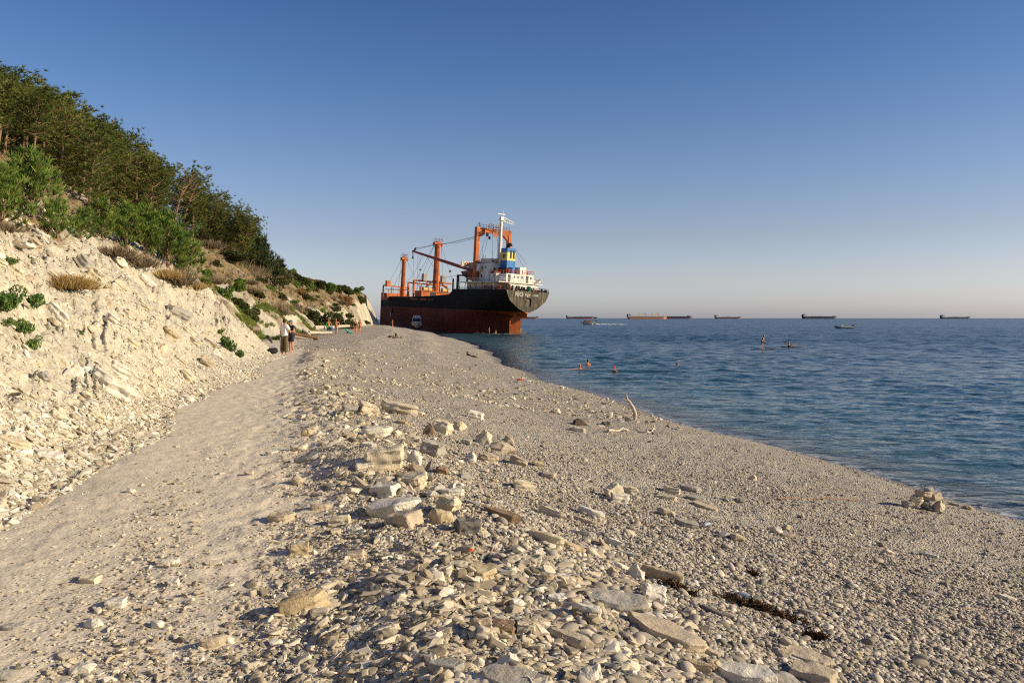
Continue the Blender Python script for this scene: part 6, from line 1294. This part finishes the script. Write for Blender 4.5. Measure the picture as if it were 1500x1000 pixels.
person(at(492.5, 491.5), R(-6), 'bather in pale top and dark briefs, hands on hips, second from the left', dict(eL=(.36, .06, 1.18), wL=(.20, -.03, 1.03), hL=(.15, -.07, 1.02), eR=(-.36, .06, 1.18), wR=(-.20, -.03, 1.03), hR=(-.15, -.07, 1.02)), 'deep', 'brown', [bikini('pink'), briefs('black')], 1.78, group='bathers under the cliff')
person(at(520.5, 488.5), R(4), 'bather in black swimsuit standing near the cliff foot, third from the left', None, 'deep', 'brown', [('swimsuit', TORSO[:2] + [('pelvis', 'tL'), ('pelvis', 'tR')], 'black', .01, {})], 1.72, long_hair=True, group='bathers under the cliff')
person(at(527.0, 488.5), R(-10), 'bather in turquoise bikini near the cliff foot, fourth from the left', walk, 'deep', 'brown', [bikini('teal'), briefs('teal')], 1.68, long_hair=True, group='bathers under the cliff')
person(at(575.0, 480.0), R(120), 'blond bather with white towel before the bow of the stranded ship', walk, 'deep', 'blond', [briefs('black'), ('towel', [('sL', 'eL'), ('eL', 'wL')], 'white', .05, {})], 1.72, long_hair=True)
tp = at(511, 487.5); to = MB(); to.ellipsoid((0, 0, .10), (.30, .22, .12), 14, 8); to.ellipsoid((-.30, .1, .36), (.24, .16, .10), 12, 8, Matrix.Rotation(.7, 3, 'Y')); to.ellipsoid((.35, -.1, .04), (.25, .16, .07), 12, 8); tw = to.build('beach_towel', CL['teal'], None, True); tw.location = tp; tag(tw, 'crumpled turquoise towel draped on stones between the bathers', 'towel')

# ------------------------------------------------------------------ on the water
def board(name, px, py, ln, wd, rz, mat, label, z=.03, upturn=.0):
    P = at_z(px, py); root = empty(name, (P.x, P.y, z), rz); tag(root, label, 'paddle board'); n = 16; V = []
    for i in range(n + 1):
        f = i / n; w = wd / 2 * math.sin(math.pi * min(.985, max(.015, f ** .9))) ** .45; zz = upturn * max(0, f - .8) ** 2 * 12
        V.append([(ln * (f - .5), w, .05 + zz), (ln * (f - .5), -w, .05 + zz), (ln * (f - .5), -w * .9, -.06 + zz), (ln * (f - .5), w * .9, -.06 + zz)])
    m = MB(); m.add([q for s in V for q in s], [(i * 4 + a, (i + 1) * 4 + a, (i + 1) * 4 + (a + 1) % 4, i * 4 + (a + 1) % 4) for i in range(n) for a in range(4)] + [(0, 1, 2, 3), (n * 4 + 3, n * 4 + 2, n * 4 + 1, n * 4)]); m.build('deck', mat, root)
    MB().prism([(-ln * .42, -.05), (-ln * .36, -.05), (-ln * .43, -.25)], -.01, .01, 1).build('fin', PAINT['black'], root); MB().box((ln * .02, 0, .058), (ln * .38, wd * .7, .012)).build('grip_pad', PAINT['grey'], root); return root
def paddle(loc, rot, label):
    o = empty('paddle', loc); o.rotation_euler = rot; tag(o, label, 'paddle'); MB().tube([(0, 0, -.9), (0, 0, .9)], .018, 6).build('shaft', PAINT['dark'], o); MB().prism([(-.09, -.9), (.09, -.9), (.11, -1.2), (0, -1.34), (-.11, -1.2)], -.012, .012, 1).build('blade', PAINT['dark'], o); MB().tube([(-.06, 0, .9), (.06, 0, .9)], .02, 6).build('grip', PAINT['dark'], o)
stand = dict(chest=(.02, -.12, 1.26), neck0=(.02, -.17, 1.41), neck=(.02, -.20, 1.48), sL=(.20, -.13, 1.37), sR=(-.17, -.13, 1.37), eL=(.26, -.34, 1.22), wL=(.14, -.55, 1.14), hL=(.10, -.60, 1.12), eR=(-.24, -.20, 1.08), wR=(-.10, -.42, .92), hR=(-.06, -.48, .90), kL=(.13, -.10, .50), kR=(-.13, -.06, .50))
sit = dict(pelvis=(0, 0, .12), waist=(0, .0, .28), chest=(0, -.03, .48), neck0=(0, -.05, .63), neck=(0, -.07, .70), sL=(.185, -.04, .59), sR=(-.185, -.04, .59), eL=(.25, -.12, .34), eR=(-.25, -.12, .34), wL=(.18, -.36, .34), hL=(.16, -.42, .34), wR=(-.18, -.36, .34), hR=(-.16, -.42, .34),
           tL=(.10, -.04, .11), tR=(-.10, -.04, .11), kL=(.13, -.42, .34), kR=(-.13, -.42, .34), aL=(.13, -.72, .08), aR=(-.13, -.72, .08), fL=(.13, -.86, .05), fR=(-.13, -.86, .05))
B = board('paddle_board', 1118, 512, 3.4, .78, R(6), PAINT['dark'], 'dark paddle board with raised nose under the standing paddler', .03, .3)
person(Vector(B.location) + Vector((-.15, 0, .05)), R(70), 'man in blue trunks standing and leaning forward on a dark paddle board', stand, 'tan', 'brown', [trunks('blue')], 1.78)
paddle(Vector(B.location) + Vector((.62, -.1, 1.0)), (0, R(18), 0), 'long dark paddle held by the standing paddler')
B = board('paddle_board', 1161, 508.5, 3.1, .75, R(-3), PAINT['brown'], 'dark red kayak like board under the seated paddler')
person(Vector(B.location) + Vector((-.55, 0, .02)), R(80), 'seated paddler in yellow top and dark cap on the dark red board', sit, 'deep', 'black', [('vest', TORSO, 'yellow', .02, {}), trunks('black')], 1.75, cap='navy')
paddle(Vector(B.location) + Vector((.0, -.1, .55)), (0, R(96), R(4)), 'paddle lying across the seated paddler\'s knees')
B = board('paddle_board', 701, 488.2, 2.9, .75, R(2), PAINT['letter'], 'white paddle board below the stranded ship\'s hull')
person(Vector(B.location) + Vector((-.1, 0, .04)), R(-80), 'person in red shorts crouching on the white board beside the ship', sit, 'deep', 'brown', [trunks('red')], 1.75)
B = board('paddle_board', 721, 489.0, 4.2, .8, R(-3), PAINT['faded'], 'brownish paddle board shared by two people below the ship\'s stern')
person(Vector(B.location) + Vector((-.75, 0, .04)), R(-90), 'slim person standing upright on the brownish board beside the ship', dict(eL=(.22, -.10, 1.16), wL=(.12, -.28, 1.2), hL=(.1, -.33, 1.22)), 'tan', 'blond', [trunks('pink')], 1.6)
person(Vector(B.location) + Vector((1.0, 0, .04)), R(-95), 'person sitting on the right end of the brownish board beside the ship', sit, 'fair', 'blond', [briefs('pink')], 1.7, long_hair=True)
m = MB(); m.box((0, 0, 0), (6.5, .9, .16)).box((1.6, .2, .3), (1.4, .9, .5)); raft = m.build('floating_plank', PAINT['grey'], None); P = at_z(757, 489.2); raft.location = (P.x, P.y, .05); tag(raft, 'pale plank float lying in the water at the ship\'s rudder', 'float')
def swimmer(px, py, rz, label, sink=1.42, **kw): P = at_z(px, py); return person((P.x, P.y, -sink), rz, label, **kw)
swimmer(849.5, 541, R(10), 'swimmer in light blue with arms stretched wide, nearest the beach', 1.36, pose=dict(eL=(.45, -.04, 1.40), wL=(.70, -.10, 1.40), hL=(.78, -.12, 1.40), eR=(-.45, -.04, 1.40), wR=(-.70, -.10, 1.40), hR=(-.78, -.12, 1.40)), skin='deep', hair='blond', clothes=[('swim_shirt', TORSO, 'teal', .014, {})], group='swimmers off the beach')
swimmer(861, 535, R(190), 'swimmer with dark wet hair just behind the one with spread arms', 1.25, skin='deep', hair='brown', group='swimmers off the beach')
swimmer(900, 543.5, R(-40), 'swimmer in a red cap close to the shore', 1.38, skin='deep', hair='brown', cap='red', group='swimmers off the beach')
swimmer(992, 536.5, R(60), 'lone swimmer farther out, only the head above water', 1.47, skin='deep', hair='brown', group='swimmers off the beach')

def boat_hull(m, ln, bm_, h, n=14, deep=.35, fine=2.2):
    S = []
    for i in range(n + 1):
        f = i / n; w = bm_ / 2 * (1 - max(0, (f - .45) / .55) ** fine) * (.9 + .1 * min(1, f * 4)) + .01; sh = h * (1 + .28 * max(0, f - .4) ** 1.5); x = ln * (f - .5) + (.0 if f < .9 else .0); kz = -deep * (1 - max(0, f - .7) ** 2 * 8)
        S.append([(x, w, sh), (x * (1 - .0), w * .86, h * .25), (x - (.12 * ln * max(0, f - .6)), 0.0, kz), (x, -w * .86, h * .25), (x, -w, sh)])
    V = [q for s in S for q in s]; F = [(i * 5 + a, (i + 1) * 5 + a, (i + 1) * 5 + a + 1, i * 5 + a + 1) for i in range(n) for a in range(4)]; F += [(0, 1, 2, 3, 4), tuple(range(n * 5 + 4, n * 5 - 1, -1))]; F += [(i * 5 + 4, (i + 1) * 5 + 4, (i + 1) * 5, i * 5) for i in range(n)]; return m.add(V, F)
# cabin cruiser drawn up under the hull
P = at_d(610.5, 226); zb_ = CAM_H - (478 - 466) / FPX * 226
cr = empty('cabin_cruiser', (P.x, 226, max(P.z + .35, zb_)), R(-84)); cr.scale = (1.15, 1.15, 1.15); tag(cr, 'white cabin cruiser drawn up beside the stranded ship\'s hull', 'boat')
boat_hull(MB(), 7.2, 2.9, 1.05, deep=.45).build('hull', PAINT['letter'], cr, True); wh = MB().prism([(-1.8, 1.0), (1.5, 1.05), (.9, 2.1), (-1.6, 2.2)], -1.1, 1.1, 1).build('cabin', PAINT['letter'], cr)
MB().prism([(1.42, 1.25), (1.47, 1.27), (1.06, 1.98), (1.0, 1.95)], -.95, .95, 1).build('windscreen', PAINT['glass'], wh); MB().bb((-1.5, 1.1, 1.4), (.8, 1.13, 1.9)).build('side_window', PAINT['glass'], wh)
MB().prism([(-1.7, 2.2), (.7, 2.15), (.2, 2.75), (-1.5, 2.7)], -.85, .85, 1).build('flybridge', PAINT['letter'], cr); MB().tube([(-.2, .8, 2.7), (-.4, .8, 3.2), (-.4, -.8, 3.2), (-.2, -.8, 2.7)], .04, 6).build('rail', PAINT['dark'], cr); MB().box((-1, .5, 2.9), (.9, .7, .3)).build('canvas_cover', CL['navy'], cr)
for s_ in (-2.2, 1.4):
    m = MB().box((s_, .7, -.35), (.3, .3, .9)).box((s_, -.7, -.35), (.3, .3, .9)).box((s_, 0, -.5), (.25, 1.6, .2)); m.build('cradle', PAINT['dark'], cr)
# dark heap and small hull in the ship's shade
P = at_d(590, 238); m = MB(); boat_hull(m, 4.6, 1.7, .55, deep=.2); tnd = m.build('rowing_boat', PAINT['dark'], None, True); tnd.location = (P.x, P.y, P.z + .2); tnd.rotation_euler = (0, 0, R(-20)); tag(tnd, 'dark small boat lying in the shade by the ship\'s bow', 'boat')
# speeding motor boat with its wake
P = at_z(862, 475.3); sb = empty('speed_boat', (P.x, P.y, .15), R(180)); tag(sb, 'small speeding motor boat with orange canopy throwing a white wake', 'boat'); k = 1.75
h_ = MB(); boat_hull(h_, 5.6 * k, 2.1 * k, .8 * k); h_.build('hull', PAINT['letter'], sb, True); MB().bb((-1.5 * k, -.9 * k, 1.9 * k), (1.1 * k, .9 * k, 2.0 * k)).build('canopy', PAINT['buoy'], sb)
for x_, y_ in ((-1.4, .8), (-1.4, -.8), (1, .8), (1, -.8)): MB().tube([(x_ * k, y_ * k, .8 * k), (x_ * k, y_ * k, 1.9 * k)], .05, 5).build('canopy_pole', PAINT['dark'], sb)
MB().bb((-2.9 * k, -.3 * k, .3 * k), (-2.5 * k, .3 * k, 1.3 * k)).build('outboard_motor', PAINT['black'], sb); MB().bb((-.8 * k, -.7 * k, .7 * k), (1.6 * k, .7 * k, 1.3 * k)).build('console', PAINT['red'] if 'red' in PAINT else PAINT['boom'], sb)
for x_, c_ in ((-.6, 'red'), (.5, 'navy')): person(Vector((P.x - x_ * k, P.y - .3, .9)), R(-80), 'passenger in %s sitting aboard the speeding motor boat' % c_, sit, 'deep', 'brown', [('vest', TORSO, c_, .02, {})], 2.3)
gw = np.random.default_rng(9); WK = simple('wake_foam', (.80, .80, .80), .8, .06, 2.0); m = MB()
for i in range(90):
    f = gw.uniform(-.35, 1); m.ellipsoid((P.x + 2 + f * 21, P.y + gw.normal(0, .9) * (1 + f), .08), (gw.uniform(.5, 1.6), gw.uniform(.2, .5), gw.uniform(.08, .34) * (1.2 - f * .7)), 7, 5)
tag(m.build('wake_foam', WK, None, True), 'white foam of the motor boat\'s wake', 'foam', kind='stuff')
# grey inflatable
P = at_z(1236, 481.5); ib = empty('inflatable_boat', (P.x, P.y, .1), R(184)); tag(ib, 'grey inflatable boat with outboard and people aboard, below the long dark tanker', 'boat'); k = 1.45; TG = simple('grey_rubber', (.22, .22, .24), .6, .1, 4); TN = simple('dark_navy_rubber', (.03, .035, .06), .6, .1, 4)
MB().tube([(-2.4 * k, .75 * k, .3 * k), (.9 * k, .75 * k, .33 * k), (1.8 * k, .5 * k, .42 * k), (2.3 * k, 0, .5 * k), (1.8 * k, -.5 * k, .42 * k), (.9 * k, -.75 * k, .33 * k), (-2.4 * k, -.75 * k, .3 * k)], .27 * k, 10).build('tube', TG, ib, True)
MB().bb((-2.2 * k, -.7 * k, .05 * k), (1.6 * k, .7 * k, .15 * k)).build('floor', TN, ib); MB().bb((-2.75 * k, -.22 * k, .1 * k), (-2.35 * k, .22 * k, .95 * k)).build('outboard_motor', PAINT['black'], ib); MB().bb((.3 * k, -.35 * k, .15 * k), (.8 * k, .35 * k, .95 * k)).build('console', PAINT['letter'], ib)
for x_, c_, nm in ((-1.2, 'white', 'pale'), (-.2, 'navy', 'dark')): person(Vector((P.x - x_ * k, P.y, .35)), R(90), 'person in %s shirt sitting in the grey inflatable boat' % nm, sit, 'deep', 'brown', [shirt(c_)], 1.9)

# ------------------------------------------------------------------ driftwood and litter on the beach
P = at(923, 613); u = math.hypot(P.x, P.y) / FPX
dw = MB().tube([P + Vector((7, 0, -3)) * u, P + Vector((7, 0, 8)) * u, P + Vector((4, 0, 16)) * u, P + Vector((-1, 0, 24)) * u, P + Vector((-5, 0, 29)) * u, P + Vector((-5.5, 0, 35)) * u], [3.2 * u, 2.9 * u, 2.6 * u, 2.1 * u, 1.7 * u, 1.0 * u], 10).tube([P + Vector((-3, 0, 26)) * u, P + Vector((-8, -1, 27)) * u, P + Vector((-10, -1, 29)) * u], [1.8 * u, 1.2 * u, .5 * u], 8).build('driftwood', M_PALEWOOD, None, True); tag(dw, 'bleached driftwood branch planted upright near the water', 'driftwood')
P = at(850, 622); u = math.hypot(P.x, P.y) / FPX; m = MB().prism([(-11 * u, 0), (11 * u, -1 * u), (-2 * u, 9 * u), (-9 * u, 7 * u)], -4 * u, 4 * u, 1); o = m.build('driftwood', M_DARKWOOD, None); o.location = P; o.rotation_euler = (0, 0, .4); tag(o, 'dark triangular wedge of driftwood left of the upright branch', 'driftwood')
def stick(px0, py0, px1, py1, r_, mat, lab, lift=.03): A_, B_ = at(px0, py0), at(px1, py1); log('stick', [A_ + Vector((0, 0, lift)), B_ + Vector((0, 0, lift))], r_, r_ * .6, mat, lab, 'stick', 7, 3, .25)
stick(893, 634, 922, 631, .035, M_PALEWOOD, 'thin pale stick lying left of and below the upright driftwood'); stick(946, 635, 974, 627, .03, M_PALEWOOD, 'thin pale stick lying right of the upright driftwood'); stick(1140, 734, 1258, 734, .014, simple('orange_stick', (.24, .12, .06), .8, .2, 9), 'long thin reddish stick on the shingle left of the cairn')
stick(573, 495, 588, 495, .17, M_DARKWOOD, 'dark log lying on the far shingle before the ship\'s bow', .15); stick(684, 520, 698, 524, .09, M_DARKWOOD, 'short dark branch on the far beach near the shore')
stick(700, 494, 716, 495, .06, M_PALEWOOD, 'low pale plank at the far waterline')
def clump(px, py, w, n, mat, lab, seed, name='seaweed'):
    g = np.random.default_rng(seed); P = at(px, py); u = math.hypot(P.x, P.y) / FPX; C = np.stack([g.normal(0, w * u * .3, n), g.normal(0, w * u * .10, n), np.abs(g.normal(0, .012, n))], 1); C[:, 1] -= C[:, 0] * .45
    z = ground(P.x + C[:, 0], P.y + C[:, 1]); C[:, 2] += z - P.z + .02; v, f, t = blades(C, np.tile([[0, 0, .15]], (n, 1)), 5, .045, .012, g, 1.2); o = link(bpy.data.objects.new(name, foliage_mesh(name, [(v, f, t)], mat))); o.location = P; tag(o, lab, 'seaweed')
M_WEED = leaf_mat('dry_seaweed', (.045, .024, .012), (.10, .052, .024), (.18, .10, .05), .1)
clump(1112, 893, 84, 300, M_WEED, 'long dark brown strand of seaweed on the shingle', 4); clump(992, 865, 34, 200, M_WEED, 'dark seaweed clump right of the white block', 5); clump(1195, 938, 22, 90, M_WEED, 'small seaweed clump above the large flat tan boulder', 6); clump(1104, 845, 12, 50, M_WEED, 'tiny seaweed clump in the middle shingle', 7)
BT = simple('clear_bottle_plastic', (.34, .38, .44), .15, .05, 4, spec=.6)
for px, py, rz, lab in ((1087, 878, -.4, 'crushed bluish plastic bottle above the long seaweed'), (1036, 772, .7, 'clear plastic bottle with blue cap beside the grey cobble')):
    P = at(px, py); o = empty('plastic_bottle', P + Vector((0, 0, .035)), rz); o.scale = (.62,) * 3; tag(o, lab, 'bottle'); MB().tube([(-.11, 0, 0), (-.1, 0, 0), (-.02, .01, .005), (.06, 0, 0), (.09, 0, 0), (.11, 0, 0)], [.03, .038, .03, .037, .018, .014], 10).build('body', BT, o, True); MB().tube([(.11, 0, 0), (.13, 0, 0)], .017, 8).build('cap', CL['blue'], o)
P = at(689, 826); o = MB().ellipsoid((0, 0, .0), (.016, .014, .012), 8, 6).ellipsoid((.011, 0, .006), (.011, .012, .009), 8, 5).build('orange_peel', PAINT['buoy'], None, True); o.location = P + Vector((0, 0, .10)); tag(o, 'bit of orange peel on the bright faced ochre slab', 'peel')
P = at(761, 557); u = math.hypot(P.x, P.y) / FPX; o = MB().ellipsoid((0, 0, .03), (4 * u, 3 * u, 1.2 * u), 10, 6).ellipsoid((2 * u, 0, .02), (3 * u, 2 * u, .8 * u), 10, 6).build('beach_towel', CL['red'], None, True); o.location = P; tag(o, 'crumpled red cloth lying near the far waterline', 'cloth')
P = at(774, 559); o = MB().ellipsoid((0, 0, .03), (5 * u, 3 * u, 1.0 * u), 10, 6).ellipsoid((-3 * u, 0, .02), (3 * u, 2 * u, .9 * u), 10, 6).build('beach_towel', CL['white'], None, True); o.location = P; tag(o, 'crumpled whitish cloth right of the red one near the waterline', 'cloth')
import OpenImageIO as oiio, sys
b=oiio.ImageBuf('/workdir/render_main.png'); a=b.get_pixels(oiio.FLOAT)
k=a.shape[1]/1500
for x0,y0,x1,y1 in [(880,0,900,20),(880,120,900,140),(880,240,900,260),(880,340,900,360),(880,440,900,460),(1300,480,1320,490),(1300,560,1400,600),(40,570,60,590),(250,700,270,720),(900,650,920,670),(1300,800,1320,820)]:
    p=a[int(y0*k):int(y1*k)+1,int(x0*k):int(x1*k)+1,:3].mean((0,1)); print((x0,y0),(p*255).round())
